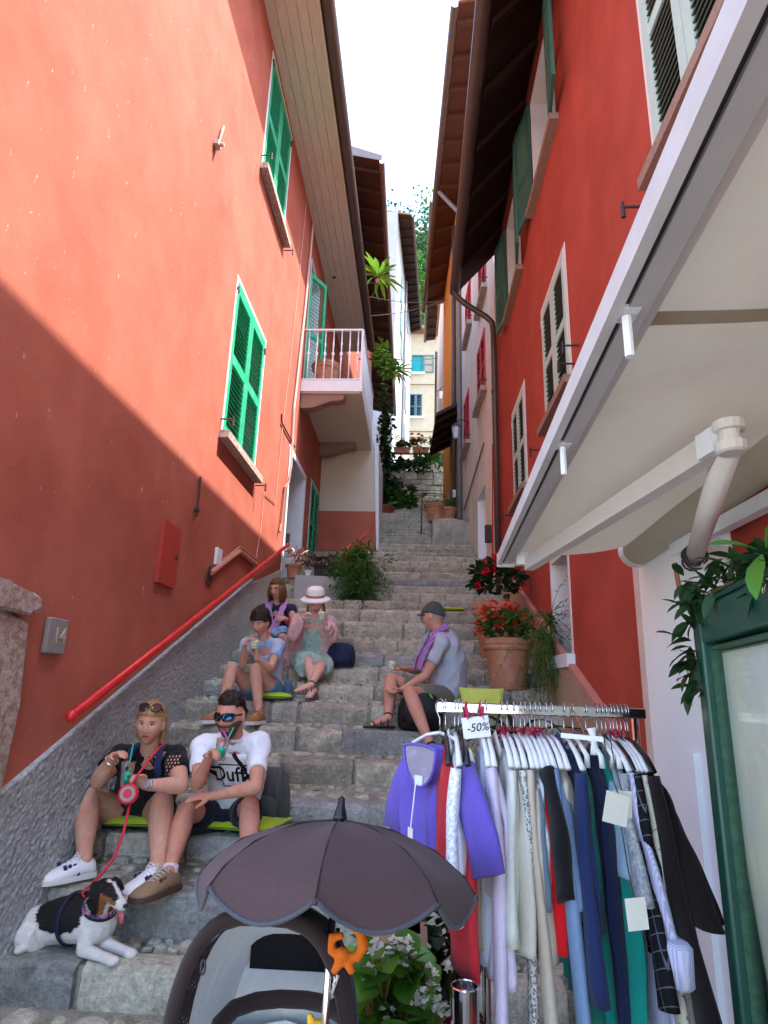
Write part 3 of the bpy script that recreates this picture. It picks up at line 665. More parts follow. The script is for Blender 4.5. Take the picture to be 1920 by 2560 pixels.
# seam tape across the fabric
sm = MB(); t = .62
for dt in (0, .012):
    pass
sr = []
for j in range(13):
    s = j / 12; p = lambda t: A0.lerp(A1, t).lerp(W0.lerp(W1, t), s) + Vector((0, 0, .0315 - .05 * math.sin(math.pi * s) + .012 * math.sin(t * 23 + s * 4) * math.sin(math.pi * s)))
    sr.append([p(.62), p(.634)])
MB().loft(sr, closed=False).build('fabric_seam', mat('seam_tape', (.4, .36, .27), rough=.9), AW)
el = atZ(1825, 1090, 2.27); f0 = Vector((A0.x + .07, A0.y - .03, 2.265)); f0 = atZ(1322, 1410, 2.262); sh = atX(1735, 1395, 1.2)
MB().bar(f0, el + (f0 - el).normalized() * .05, .05, .07).build('front_arm', M['awwhite'], AW)
MB().tube([el + (sh - el).normalized() * .03 - Vector((0, 0, .01)), sh], .036, 14).build('rear_arm', M['awwhite'], AW, smooth=True)
MB().lathe(el, [(.032, -.05), (.04, -.045), (.04, -.02), (.026, -.018), (.026, .012), (.04, .014), (.04, .04)], 14).build('elbow_joint', M['awwhite'], AW, smooth=False)
MB().box(el + (f0 - el).normalized() * .06, (.075, .075, .07), Matrix.Rotation(math.atan2((f0 - el).y, (f0 - el).x), 3, 'Z')).build('elbow_cap', M['whitepaint'], AW)
MB().box(f0 + Vector((-.03, .01, .03)), (.07, .05, .07)).build('arm_bracket', M['whitepaint'], AW)
ck = MB(); cp = []
for k in range(70):
    t = k / 69; a = t * 2 * math.pi * 4.3; d = (el - sh).normalized(); x = d.cross(ZU).normalized(); y_ = d.cross(x)
    cp.append(sh + d * (-.03 + .1 * t) + (x * math.cos(a) + y_ * math.sin(a)) * (.045 + .006 * math.sin(a * 1.7)))
ck.tube(cp, .0055, 5).build('coiled_cable', M['iron'], AW, smooth=True)
MB().bar((XR - .06, 3.1, 2.3), (XR - .06, -.6, 2.3), .05, .06).build('mounting_bar', M['whitepaint'], AW)
MB().box(sh + Vector((.08, 0, 0)), (.16, .08, .09)).build('wall_bracket', M['awwhite'], AW)
q = atX(1688, 1408, 1.24); MB().tube([q, q + Vector((.0, -.01, -.09)), q + Vector((.0, -.02, -.14))], .012, 8).build('crank_hook', mat('brown_rod', (.3, .14, .1), rough=.5), AW)
for px_, py_, L_ in ((1566, 792, .085), (1407, 1118, .085)):
    q = atZ(px_, py_, 2.29); MB().box(q + Vector((0, 0, .012)), (.04, .05, .02)).tube([q, q + Vector((.0, .0, -L_))], .009, 8).build('hanging_peg', M['whitepaint'], AW)

def thin_glass(name, refl, tint=(.96, .98, .97)):
    if name in _mats: return _mats[name]
    m = bpy.data.materials.new(name); m.use_nodes = True; n, l = m.node_tree.nodes, m.node_tree.links; n.remove(n['Principled BSDF'])
    a = n.new('ShaderNodeBsdfTransparent'); a.inputs[0].default_value = (*tint, 1); g_ = n.new('ShaderNodeBsdfGlossy'); g_.inputs['Roughness'].default_value = .03
    lw = n.new('ShaderNodeLayerWeight'); lw.inputs[0].default_value = refl * 1.6; x = n.new('ShaderNodeMixShader'); l.new(lw.outputs['Fresnel'], x.inputs[0]); l.new(a.outputs[0], x.inputs[1]); l.new(g_.outputs[0], x.inputs[2]); l.new(x.outputs[0], n['Material Output'].inputs[0]); _mats[name] = m; return m
# ------------------------------------------------------------------ green notice cabinet
NBo = Vector((.808, 1.75, 0)); NBd = Vector((-.18, -.98, 0)).normalized(); NBn = Vector((NBd.y, -NBd.x, 0))
NB = empty('notice_cabinet', 'dark green wooden display case with glazed front below the awning', 'display case', NBo + NBd * .5)
M['dkgreen'] = mat('dark_green_gloss_paint', (.009, .062, .043), rough=.28, var=.12, scale=14, spec=.5, bump=.15, bscale=60, bdist=.003)
Rn = Matrix((NBd, -NBn, ZU)).transposed()
def nb(u0, u1, z0, z1, d0, d1): return MB().box(NBo + NBd * ((u0 + u1) / 2) + NBn * ((d0 + d1) / 2) + ZU * ((z0 + z1) / 2), (u1 - u0, abs(d1 - d0), z1 - z0), Rn)
Lb, zt_, zb_ = 1.15, 1.825, .62
bevel(nb(0, .072, zb_, zt_, 0, .05).build('stile', M['dkgreen'], NB), .008, 2); bevel(nb(Lb - .085, Lb, zb_, zt_, 0, .05).build('stile', M['dkgreen'], NB), .008, 2)
bevel(nb(.072, Lb - .085, zt_ - .092, zt_, .002, .048).build('top_rail', M['dkgreen'], NB), .008, 2); bevel(nb(.072, Lb - .085, zb_, zb_ + .1, .002, .048).build('bottom_rail', M['dkgreen'], NB), .008, 2)
nb(0.006, Lb - .006, zb_ + .01, zt_ - .01, -.11, -.0).build('case_back', M['dkgreen'], NB)
bevel(nb(-.008, Lb + .01, zt_, zt_ + .012, -.115, .056).build('cap', M['dkgreen'], NB), .006)
for (u0, u1, z0, z1) in ((.072, .082, zb_ + .1, zt_ - .1), (.094, Lb - .1, zt_ - .108, zt_ - .1)): nb(u0, u1, z0, z1, .002, .03).build('glazing_bead', mat('worn_dark_green', (.03, .085, .05), rough=.45, var=.5, scale=40), NB)
nb(.082, Lb - .1, zb_ + .1, zt_ - .115, .001, .004).build('notice_paper', mat('pale_notice_paper', (.62, .62, .46), rough=.8, var=.08, scale=4, col2=(.5, .53, .5), mix2=(.4, .6), scale2=3), NB)
nb(.082, Lb - .1, zb_ + .1, zt_ - .115, .014, .018).build('glass_pane', thin_glass('cabinet_glass', .02), NB)
for u in (.08, Lb - .08): nb(u - .03, u + .03, -.02, zb_ + .01, -.08, -.02).build('post', M['dkgreen'], NB)
q = NBo + NBd * .055 + NBn * .052 + ZU * 1.28; MB().tube([q, q + NBn * .004], .006, 8).build('keyhole', M['iron'], NB)

# ------------------------------------------------------------------ houses up the street (right side)
def atP(x, y, P0, Nn): v = ray(x, y); return CAM + v * ((Vector(P0) - CAM).dot(Nn) / v.dot(Nn))
U2 = Vector((-.037, 1, 0)).normalized(); N2 = Vector((-U2.y, U2.x, 0)); P2 = Vector((1.33, 9.74, 0))
def uv2(x, y): q = atP(x, y, P2, N2); return (q - P2).dot(U2), q.z
CH = empty('cream_house', 'tall cream house with narrow pink red shutters beyond the red one', 'house', (3, 12, 0))
LEN = 5.3
wins = []
for a, b, c, d in (((1196, 890), (1213, 808), (1215, 981), (1194, 1025)), ((1162, 1015), (1174, 962), (1174, 1110), (1161, 1137)), ((1166, 735), (1178, 690), (1178, 815), (1164, 863)), ((1199, 640), (1214, 560), (1216, 720), (1197, 790))):
    u = [uv2(*q) for q in (a, b, c, d)]; uu = sorted(q[0] for q in u)
    wins.append(((uu[0] + uu[1]) / 2, (uu[2] + uu[3]) / 2, (u[2][1] + u[3][1]) / 2, (u[0][1] + u[1][1]) / 2))
d1 = [uv2(*q) for q in ((1194, 1260), (1213, 1200))]
doors = [(min(d1[0][0], d1[1][0]), max(d1[0][0], d1[1][0]), 3.3, (d1[0][1] + d1[1][1]) / 2)]
d2 = [uv2(*q) for q in ((1160, 1322), (1172, 1296))]
doors.append((min(d2[0][0], d2[1][0]), min(LEN - .1, max(d2[0][0], d2[1][0])), 3.9, (d2[0][1] + d2[1][1]) / 2))
mb = MB(); holes = [h for h in wins + doors if 0 < h[0] < h[1] < LEN]
holed_wall(mb, P2 - ZU * .0, U2, ZU, LEN, 15.6, holes, N2, .2)
mb.quad(P2, P2 + Vector((9, 0, 0)), P2 + Vector((9, 0, 15.6)), P2 + Vector((0, 0, 15.6)))
mb.build('wall', M['cream'], CH)
for h in holes:
    rv = MB(); p = lambda u, v, d: P2 + U2 * u + ZU * v - N2 * d
    for a, b in (((h[0], h[2]), (h[1], h[2])), ((h[1], h[2]), (h[1], h[3])), ((h[1], h[3]), (h[0], h[3])), ((h[0], h[3]), (h[0], h[2]))): rv.quad(p(*a, 0), p(*b, 0), p(*b, .3), p(*a, .3))
    rv.build('window_surround', M['white'], CH)
for h in holes:
    q = MB(); c = P2 + U2 * (h[0] + h[1]) / 2 + ZU * (h[2] + h[3]) / 2 - N2 * .28
    q.box(c, (h[1] - h[0], .02, h[3] - h[2]), Matrix((U2, N2, ZU)).transposed()).build('window_pane', M['glassdark'] if h in wins else M['whitepaint'], CH)
for h in wins:
    if h not in holes: continue
    w = (h[1] - h[0]) / 2
    for k in range(2): shutter_leaf(CH, P2 + U2 * (h[0] + k * w) + ZU * h[2] - N2 * .01, U2, ZU, N2, w - .006, h[3] - h[2], M['pinkS'], M['pinkS'], pitch=.12)
    MB().box(P2 + U2 * (h[0] + h[1]) / 2 + ZU * (h[2] - .05) + N2 * .04, (h[1] - h[0] + .2, .16, .1), Matrix((U2, N2, ZU)).transposed()).build('window_sill', M['granite'], CH)
    q = P2 + U2 * (h[0] - .12) + ZU * (h[2] + .1); MB().tube([q, q + N2 * .14, q + N2 * .15 - ZU * .08], .012, 5).build('shutter_hook', M['iron'], CH)
def big_eave(parent, a, b, wa, wb, m, n, zt, over=.0, gut=True):
    """boarded soffit from the wall line (wa-wb) to the outer line (a-b) with rafters and a gutter"""
    a, b, wa, wb = map(Vector, (a, b, wa, wb))
    MB().quad(a, b, wb, wa).build('soffit_board', m, parent)
    for k in range(n):
        t = (k + .5) / n; p, q = a.lerp(b, t), wa.lerp(wb, t); MB().bar(p - ZU * .06, q - ZU * .06, .09, .11).build('rafter', m, parent)
    if gut: gutter_mesh(a + (a - wa).normalized() * .08 - ZU * .02, b + (b - wb).normalized() * .08 - ZU * .02, .085).build('gutter', M['gutter'], parent)
    back = (wa - a); back.z = 0; back.normalize()
    MB().add([a + ZU * .06, b + ZU * .06, b + back * 7 + ZU * 2.6, a + back * 7 + ZU * 2.6, a + ZU * .14, b + ZU * .14, b + back * 7 + ZU * 2.7, a + back * 7 + ZU * 2.7], [(0, 1, 2, 3), (4, 7, 6, 5), (0, 4, 5, 1), (1, 5, 6, 2), (2, 6, 7, 3), (3, 7, 4, 0)]).build('roof', M['tile'], parent)
ea, eb = Vector((.72, 9.7, 15.5)), Vector((.24, 20.7, 15.5))
def onl(t): return ea.lerp(eb, t)
tm = (LEN + .0) / 11.0
big_eave(CH, onl(0), onl(tm), P2 + U2 * -.04 + ZU * 15.6, P2 + U2 * LEN + ZU * 15.6, M['redwood'], 7, 15.6)
pq = P2 + U2 * 5.15 + N2 * .07
MB().tube([onl(tm * .95) - ZU * .1, onl(tm * .95) + Vector((.1, 0, -.25)), pq + ZU * 14.8, pq + ZU * 14.5, pq + ZU * 4.55, pq + ZU * 4.42 + N2 * .05, pq + ZU * 4.36 + N2 * .2], .06, 10).build('downpipe', M['pipegrey'], CH, smooth=True)
for zz in (6, 8.2, 10.4, 12.6): MB().lathe(pq + ZU * zz, [(.07, -.03), (.07, .03)], 10).build('pipe_clamp', M['pipegrey'], CH)
q0 = [uv2(*c) for c in ((1162, 1275), (1212, 1108))]
MB().tube([P2 + U2 * u + ZU * v + N2 * .02 for u, v in q0], .015, 6).build('cable', M['sillstone'], CH)
rc = [uv2(*c) for c in ((1236, 1110), (1236, 1440))]
MB().tube([P2 + U2 * u + ZU * v + N2 * .03 for u, v in rc], .014, 6).build('cable', mat('red_cable', (.45, .02, .02), rough=.5), CH)
u, v = uv2(1229, 1335); MB().box(P2 + U2 * u + ZU * v + N2 * .06, (.12, .1, .3), Matrix((U2, N2, ZU)).transposed()).build('mail_slot', M['iron'], CH)
# yellow house
P3 = P2 + U2 * 5.302; YH = empty('yellow_house', 'narrow yellow house with a small tiled door canopy', 'house', (3, 18, 0))
mb = MB(); p3 = P3 + N2 * .04
mb.quad(p3, p3 + U2 * 5.4, p3 + U2 * 5.4 + ZU * 15.7, p3 + ZU * 15.7).quad(p3, p3 - N2 * 4, p3 - N2 * 4 + ZU * 15.7, p3 + ZU * 15.7).build('wall', M['yellow'], YH)
big_eave(YH, onl(tm), onl(1), p3 + ZU * 15.65, p3 + U2 * 5.4 + ZU * 15.65, M['redwood'], 6, 15.6)
pq = p3 + U2 * .9 + N2 * .07
MB().tube([pq + ZU * 15.2, pq + ZU * 5.0], .06, 10).build('downpipe', M['gutter'], YH, smooth=True)
# canopy
ca = [atZ(1140, 1010, 8.75), atZ(1086, 1037, 8.5), atZ(1081, 1122, 8.5), atZ(1126, 1105, 8.75)]
cx = [Vector((1.1, 14.95, 8.8)), Vector((.47, 14.95, 8.45)), Vector((.36, 17.9, 8.45)), Vector((1.0, 17.9, 8.8))]
MB().prism(cx, (0, 0, .1)).build('door_canopy', M['darkwood'], YH)
for k in range(5): MB().bar(cx[1].lerp(cx[2], (k + .5) / 5) - ZU * .05, cx[0].lerp(cx[3], (k + .5) / 5) - ZU * .05, .07, .09).build('canopy_rafter', M['darkwood'], YH)
# pale pink wall piece at the far right, with its own eave
FH = empty('far_house', 'pale cream house with wide boarded eaves at the top of the stairs', 'house', (2, 26, 0))
f0, f1 = at(1112, 900, 23), at(1092, 900, 31)
f0, f1 = Vector((f0.x, 23, 0)), Vector((f1.x, 31, 0))
MB().quad(f0, f1, f1 + ZU * 20, f0 + ZU * 20).quad(f0, f0 + Vector((6, 0, 0)), f0 + Vector((6, 0, 20)), f0 + ZU * 20).build('wall', M['cream'], FH)
e0_, e1_ = at(1083, 500, 22.5), at(1072, 885, 30); e1_ = Vector((e1_.x - .1, 34, e0_.z))
big_eave(FH, e0_, e1_, Vector((f0.x, 22.5, e0_.z + .1)), Vector((f1.x, 34, e0_.z + .1)), M['darkwood'], 12, 20)
MB().tube([at(1091, 880, 22.9), at(1088, 1120, 22.9)], .05, 8).build('downpipe', M['gutter'], FH)

# wall lanterns by the downpipe
def lantern(px, py, Y, label, s=1):
    p = at(px, py, Y); t = empty('wall_lantern', label, 'lantern', p)
    MB().tube([p + Vector((.3, 0, .25)), p + Vector((.1, 0, .3)), p + Vector((0, 0, .2))], .015, 6).build('bracket', M['iron'], t)
    MB().lathe(p - ZU * .18, [(.06 * s, 0), (.1 * s, .28)], 6).build('glass_body', mat('milky_glass', (.6, .65, .7), rough=.3), t)
    MB().lathe(p - ZU * .18, [(.13 * s, .28), (.05 * s, .36), (.01, .4)], 6).build('lid', M['iron'], t)
lantern(1140, 1078, 13.6, 'dark lantern on the cream wall beside the grey downpipe')
lantern(1100, 985, 21, 'square lantern on the pale far wall near the yellow house')
# small dark letter box with a red flag
q = at(1129, 1242, 15.5); t = empty('post_box', 'dark box with red flag on the yellow wall', 'post box', q)
MB().box(q + Vector((.02, 0, 0)), (.12, .2, .34)).build('box', M['iron'], t); MB().box(q + Vector((-.1, 0, .03)), (.12, .02, .16)).build('flag', M['redpaint'], t); MB().box(q + Vector((.06, -.12, .05)), (.08, .02, .2)).build('white_notice', M['whitepaint'], t)

# stone block with pots
SBk = empty('stone_block', 'pale rough stone block at the stair side holding two pots', 'block', (.64, 13.7, 4.4)); 
bb = MB(); rr = []
for k in range(7):
    t = k / 6
    rr.append([Vector((.38 + random.uniform(-.02, .02) - (.05 if z < 4.8 else 0), 13.55 + 2.2 * t + random.uniform(-.03, .03), z)) for z in (4.2, 4.6, 5.0, 5.26)] + [Vector((x, 13.55 + 2.2 * t, 5.3 + random.uniform(-.02, .02))) for x in (.55, .8)] + [Vector((1.3, 13.55 + 2.2 * t, z)) for z in (5.2, 4.2)])
bb.loft(rr).build('block_body', mat('pale_block_stone', (.42, .39, .34), rough=.9, var=.3, scale=5, bump=.8, bscale=14, bdist=.04, col2=(.3, .29, .24), mix2=(.45, .6)), SBk)
# ------------------------------------------------------------------ houses up the street (left side)
OH = empty('orange_house', 'orange house with a wide dark wooden eave up the street', 'house', (-4, 20, 0))
wl0, wl1 = Vector((-2.6, 14.76, 0)), Vector((-2.7, 33, 0))
MB().quad(wl0, wl1, wl1 + ZU * 17, wl0 + ZU * 17).quad(wl0, wl0 - XU * 6, wl0 - XU * 6 + ZU * 17, wl0 + ZU * 17).build('wall', M['orange'], OH)
big_eave(OH, (-1.28, 15, 16.8), (-1.41, 33, 16.8), (-2.62, 15, 17.1), (-2.72, 33, 17.1), M['darkwood'], 22, 17)
MB().add([(-1.2, 14.95, 16.75), (-1.2, 14.95, 16.95), (-2.6, 14.95, 17.5), (-2.6, 14.95, 17.1)], [(0, 1, 2, 3)]).build('barge_board', M['pipegrey'], OH)
for k, yy in enumerate((22, 27)): MB().bx(-2.67 - .01 * k, -2.58, yy, yy + 1.2, 9 + k * 2, 10.6 + k * 2).build('window_frame', M['tealS'], OH)
GH = empty('pale_house', 'tall pale grey house partly sunlit, with boarded eaves', 'house', (-3, 40, 8))
k_ = 1.58
g0, g1 = Vector((-1.55, 34.5, 0)), Vector((-.75, 49, 0)); nG = (g1 - g0).normalized()
MB().quad(g0, g1, g1 + ZU * 32.3, g0 + ZU * 32.3).quad(g0, g0 - XU * 6, g0 - XU * 6 + ZU * 32.3, g0 + ZU * 32.3).build('wall', M['paleblue'], GH)
ge0, ge1 = Vector((-.62, 34.3, 31.8)), Vector((.1, 48, 31.8))
big_eave(GH, ge0, ge1, g0 + ZU * 32.1, g1 + ZU * 32.1, M['darkwood'], 16, 32)
for px_, py_ in ((1003, 735), (1002, 810), (1003, 865), (1010, 1095), (1016, 700), (1018, 800), (1013, 1000)):
    q = atP(px_, py_, g0, Vector((nG.y, -nG.x, 0))); MB().box(q, (.12, 1.3, 1.9), Matrix.Rotation(-math.atan2(nG.x, nG.y), 3, 'Z')).build('window', M['blueS'], GH)
MB().tube([atP(1018, 640, g0 + XU * .1, Vector((nG.y, -nG.x, 0))), atP(1003, 1180, g0 + XU * .1, Vector((nG.y, -nG.x, 0)))], .09, 8).build('downpipe', M['pipegrey'], GH)
# house that closes the view
BH = empty('cream_house', 'cream house closing the view with teal blind and louvred window', 'house', (0, 53, 12))
YB = 52.0
c0, c1 = at(990, 1190, YB), at(1125, 1190, YB); zt = at(1040, 835, YB).z
mb = MB()
wa = [at(x, y, YB) for x, y in ((1030, 888), (1057, 932))]; wb = [at(x, y, YB) for x, y in ((1024, 985), (1055, 1042))]
X0 = c0.x - 3; Z0 = 8
hs = [(wa[0].x - X0, wa[1].x - X0, wa[1].z - Z0, wa[0].z - Z0), (wb[0].x - X0, wb[1].x - X0, wb[1].z - Z0, wb[0].z - Z0)]
holed_wall(mb, (X0, YB, Z0), XU, ZU, c1.x + 4 - X0, zt - Z0, hs, (0, -1, 0), .2)
mb.build('wall', M['backcream'], BH)
MB().bx(wa[0].x, wa[1].x, YB + .15, YB + .2, wa[1].z, wa[0].z).build('window_blind', M['tealblind'], BH)
shutter_leaf(BH, (wa[1].x + .02, YB - .05, wa[1].z), XU, ZU, -YU, 1.0, wa[0].z - wa[1].z, M['blueS'], M['blueS'], pitch=.16, st=.12)
ww = (wb[1].x - wb[0].x) / 2
for k in range(2): shutter_leaf(BH, (wb[0].x + k * ww, YB + .02, wb[1].z), XU, ZU, -YU, ww - .02, wb[0].z - wb[1].z, M['blueS'], M['blueS'], pitch=.16, st=.1)
MB().bx(wb[0].x, wb[1].x, YB + .19, YB + .22, wb[1].z, wb[0].z).build('window_pane', M['glassdark'], BH)
for q in (wa, wb): MB().bx(q[0].x - .2, q[1].x + .2, YB - .2, YB, q[1].z - .2, q[1].z).build('window_sill', M['white'], BH)
for py_ in (958, 1075, 1090): z_ = at(1040, py_, YB).z; MB().bx(X0, c1.x + 4, YB - .15, YB, z_ - .15, z_ + .15).build('string_course', M['backcream'], BH)
z_ = at(1040, 1185, YB).z
ar = MB(); ac = at(1045, 1150, YB)
for k in range(9):
    a0_, a1_ = math.pi * k / 9 + .03, math.pi * (k + 1) / 9 - .03; r0, r1 = 1.5, 2.1
    MB().prism([ac + Vector((math.cos(t) * r, -.06, math.sin(t) * r - 1.4)) for t, r in ((a0_, r0), (a1_, r0), (a1_, r1), (a0_, r1))], (0, -.08, 0)).build('arch_stone', M['backcream'], BH)
MB().prism([ac + Vector((math.cos(t) * 1.5, -.03, math.sin(t) * 1.5 - 1.4)) for t in [math.pi * k / 12 for k in range(13)]], (0, -.02, 0)).build('arch_recess', M['pipegrey'], BH)
MB().bx(X0 - .3, c1.x + 4.3, YB - 1.0, YB + 8, zt, zt + .35).build('roof', M['tile'], BH)

# retaining wall with stones, railing, flower boxes
RWt = empty('retaining_wall', 'rough stone retaining wall with plants at the head of the stairs', 'wall', (-.2, 20.8, 6.9))
yR = TOPY + .0
MB().bx(-2.6, 1.6, yR + .12, yR + .5, 5.5, 8.75).build('wall_core', M['mortar'], RWt)
z_ = 6.7
while z_ < 8.7:
    h = random.uniform(.16, .3); x = -2.5
    while x < 1.5:
        w = random.uniform(.22, .6)
        rough_block(x + .01, x + w - .01, yR + random.uniform(-.03, .04), yR + .3, z_, z_ + h - .02, .02).build('wall_stone', M[random.choice(('stone', 'stoneY', 'stone'))], RWt); x += w
    z_ += h
RG = empty('railing', 'thin dark iron railing above the stone retaining wall', 'railing', (-.2, yR + .2, 8.7))
zr = at(1040, 1135, yR + .2).z
for dz in (0, -.35): MB().bar((-2.2, yR + .2, zr + dz), (1.4, yR + .2, zr + dz), .04, .04).build('rail', M['iron'], RG)
for x in (-1.8, -.9, 0, .9): MB().bar((x, yR + .2, 8.6), (x, yR + .2, zr), .035, .035).build('post', M['iron'], RG)
# ------------------------------------------------------------------ people: body surface helpers
def skinmat(name, col): return mat(name, col, rough=.62, var=.12, scale=30, sss=.06, spec=.22, bump=.25, bscale=140, bdist=.002, var2=.07, scale_2=90, col2=(col[0] * 1.05, col[1] * .78, col[2] * .72), mix2=(.45, .75), scale2=9)
SK = dict(A=skinmat('ruddy_skin', (.55, .27, .19)), B=skinmat('tanned_skin', (.56, .31, .22)), C=skinmat('light_skin', (.56, .32, .235)), D=skinmat('warm_skin', (.54, .30, .21)), E=skinmat('fair_skin', (.64, .41, .33)), F=skinmat('sunburnt_skin', (.54, .28, .2)))
M['beard'] = mat('dark_beard', (.1, .06, .043), rough=.8, var=.3, scale=90)
M['hairdark'] = mat('black_brown_hair', (.022, .014, .011), rough=.5, var=.5, scale=60, bump=.6, bscale=160, stretch=(1, 1, .25), bdist=.004)
M['hairblond'] = mat('dark_blond_hair', (.36, .22, .09), rough=.5, var=.45, scale=60, bump=.6, bscale=160, stretch=(1, 1, .25), bdist=.004)
M['hairbrown'] = mat('brown_hair', (.12, .055, .025), rough=.5, var=.45, scale=60, bump=.6, bscale=160, stretch=(1, 1, .2), bdist=.004)
M['hairred'] = mat('reddish_hair', (.3, .12, .05), rough=.5, var=.4, scale=60, bump=.6, bscale=160, stretch=(1, 1, .2), bdist=.004)
M['lip'] = mat('lips', (.42, .11, .1), rough=.4, var=.05); M['lipred'] = mat('pink_red_lips', (.5, .06, .08), rough=.35, var=.05)
M['eyewhite'] = mat('eye_white', (.7, .68, .65), rough=.2, var=0); M['iris'] = mat('dark_iris', (.03, .02, .015), rough=.1, var=0)
M['blackplastic'] = mat('black_plastic', (.01, .01, .011), rough=.25, var=0, spec=.5)
M['mirror'] = mat('blue_mirror_lens', (.035, .1, .2), rough=.05, var=.3, scale=30, metal=.8)
def cloth(name, col, **k):
    kw = dict(rough=.92, var=.1, scale=10, bump=.5, bscale=26, bdist=.012, stretch=(1, 1, .35), sheen=.1, spec=.12, var2=.08, scale_2=180); kw.update(k); return mat(name, col, **kw)

def remesh(mb, name, m, parent, vox=.006, sm=3, wrinkle=0, wscale=14, seed=0, decim=None):
    org = _org[parent.name]; me = mb.mesh(name, m, True, org); o = link(name, me, parent)
    md = [('REMESH', dict(mode='VOXEL', voxel_size=vox, use_smooth_shade=True)), ('SMOOTH', dict(factor=.5, iterations=sm))]
    if decim: md.append(('DECIMATE', dict(ratio=decim)))
    solve_mod(o, *md)
    if wrinkle:
        me = o.data; off = Vector((seed * 3.1, seed * 1.7, 0))
        cs = [0] * 0
        nor = [v.normal.copy() for v in me.vertices]
        for v, n in zip(me.vertices, nor):
            p = Vector((v.co.x * wscale, v.co.y * wscale, v.co.z * wscale * .55)) + off
            r = 1 - abs(noise.noise(p)) * 2
            v.co += n * wrinkle * (r - .5)
    o.data.polygons.foreach_set('use_smooth', [True] * len(o.data.polygons)); o.data.update()
    return o
def limb(mb, a, b, prof, n=14, bend=None):
    """tube from a to b with (t, radius) stops"""
    a, b = Vector(a), Vector(b); pts = []; rs = []
    for t, r in prof:
        p = a.lerp(b, t)
        if bend is not None: p = p + Vector(bend) * math.sin(math.pi * t)
        pts.append(p); rs.append(r)
    mb.tube(pts, rs, n); mb.ball(pts[0], rs[0] if not isinstance(rs[0], tuple) else rs[0][0], 12, 8); mb.ball(pts[-1], rs[-1] if not isinstance(rs[-1], tuple) else rs[-1][0], 12, 8)
def torso_rings(J, prof, inf=0):
    """(t, half width, half depth) along pelvis-neck with a slouch"""
    P, Nk = J['pelvis'], J['neck']; f = J['fwd']; pts = []; rs = []
    for t, w, d in prof:
        p = P.lerp(Nk, t) - f * (J.get('slouch', .05) * math.sin(math.pi * min(1, t))); pts.append(p); rs.append((w + inf, d + inf))
    return pts, rs
def hand(mb, wrist, fdir, palm, thumb_side, curl=.6, s=1.0, spread=.0, tcurl=.4):
    """palm, four unequal bent fingers and a thumb leaving the palm side"""
    f = Vector(fdir).normalized(); pn = Vector(palm); pn = (pn - f * pn.dot(f)).normalized(); sd = f.cross(pn).normalized()
    if sd.dot(Vector(thumb_side)) < 0: sd = -sd
    w = Vector(wrist)
    mb.tube([w - f * .02 * s, w + f * .02 * s, w + f * .05 * s, w + f * .085 * s], [(.026 * s, .02 * s), (.034 * s, .019 * s), (.041 * s, .017 * s), (.04 * s, .014 * s)], 12, up=pn)
    for k, (o, L) in enumerate(((.03, .074), (.0105, .083), (-.0095, .078), (-.0285, .06))):
        p = w + f * (.082 - .004 * abs(k - 1)) * s + sd * o * s; d = (f + sd * (spread * (1.5 - k) * .3)).normalized(); pts = [p - f * .03 * s, p]; c = 0
        for seg, fr in enumerate((.45, .3, .25)):
            c += curl * (1, 1.1, .7)[seg] * (1 + .06 * k)
            dd = (d * math.cos(c) + pn * math.sin(c)).normalized(); p = p + dd * (L * fr * s); pts.append(p)
        r = (.0098, .0102, .0098, .0086)[k] * s; mb.tube(pts, [r, r, r * .97, r * .9, r * .72], 8)
    p = w + f * .022 * s + sd * .028 * s; d1 = (f * .55 + sd * .75 + pn * tcurl).normalized(); d2 = (f * .85 + sd * .2 + pn * tcurl * 1.3).normalized(); d3 = (f * .9 - sd * .1 + pn * tcurl * 1.6).normalized()
    mb.tube([p - d1 * .02 * s, p + d1 * .03 * s, p + d1 * .03 * s + d2 * .032 * s, p + d1 * .03 * s + d2 * .032 * s + d3 * .024 * s], [.0155 * s, .0125 * s, .0108 * s, .0085 * s], 8)
def sm01(a, b, x):
    t = max(0, min(1, (x - a) / (b - a))); return t * t * (3 - 2 * t)
def gs(x, s): return math.exp(-(x / s) ** 2)
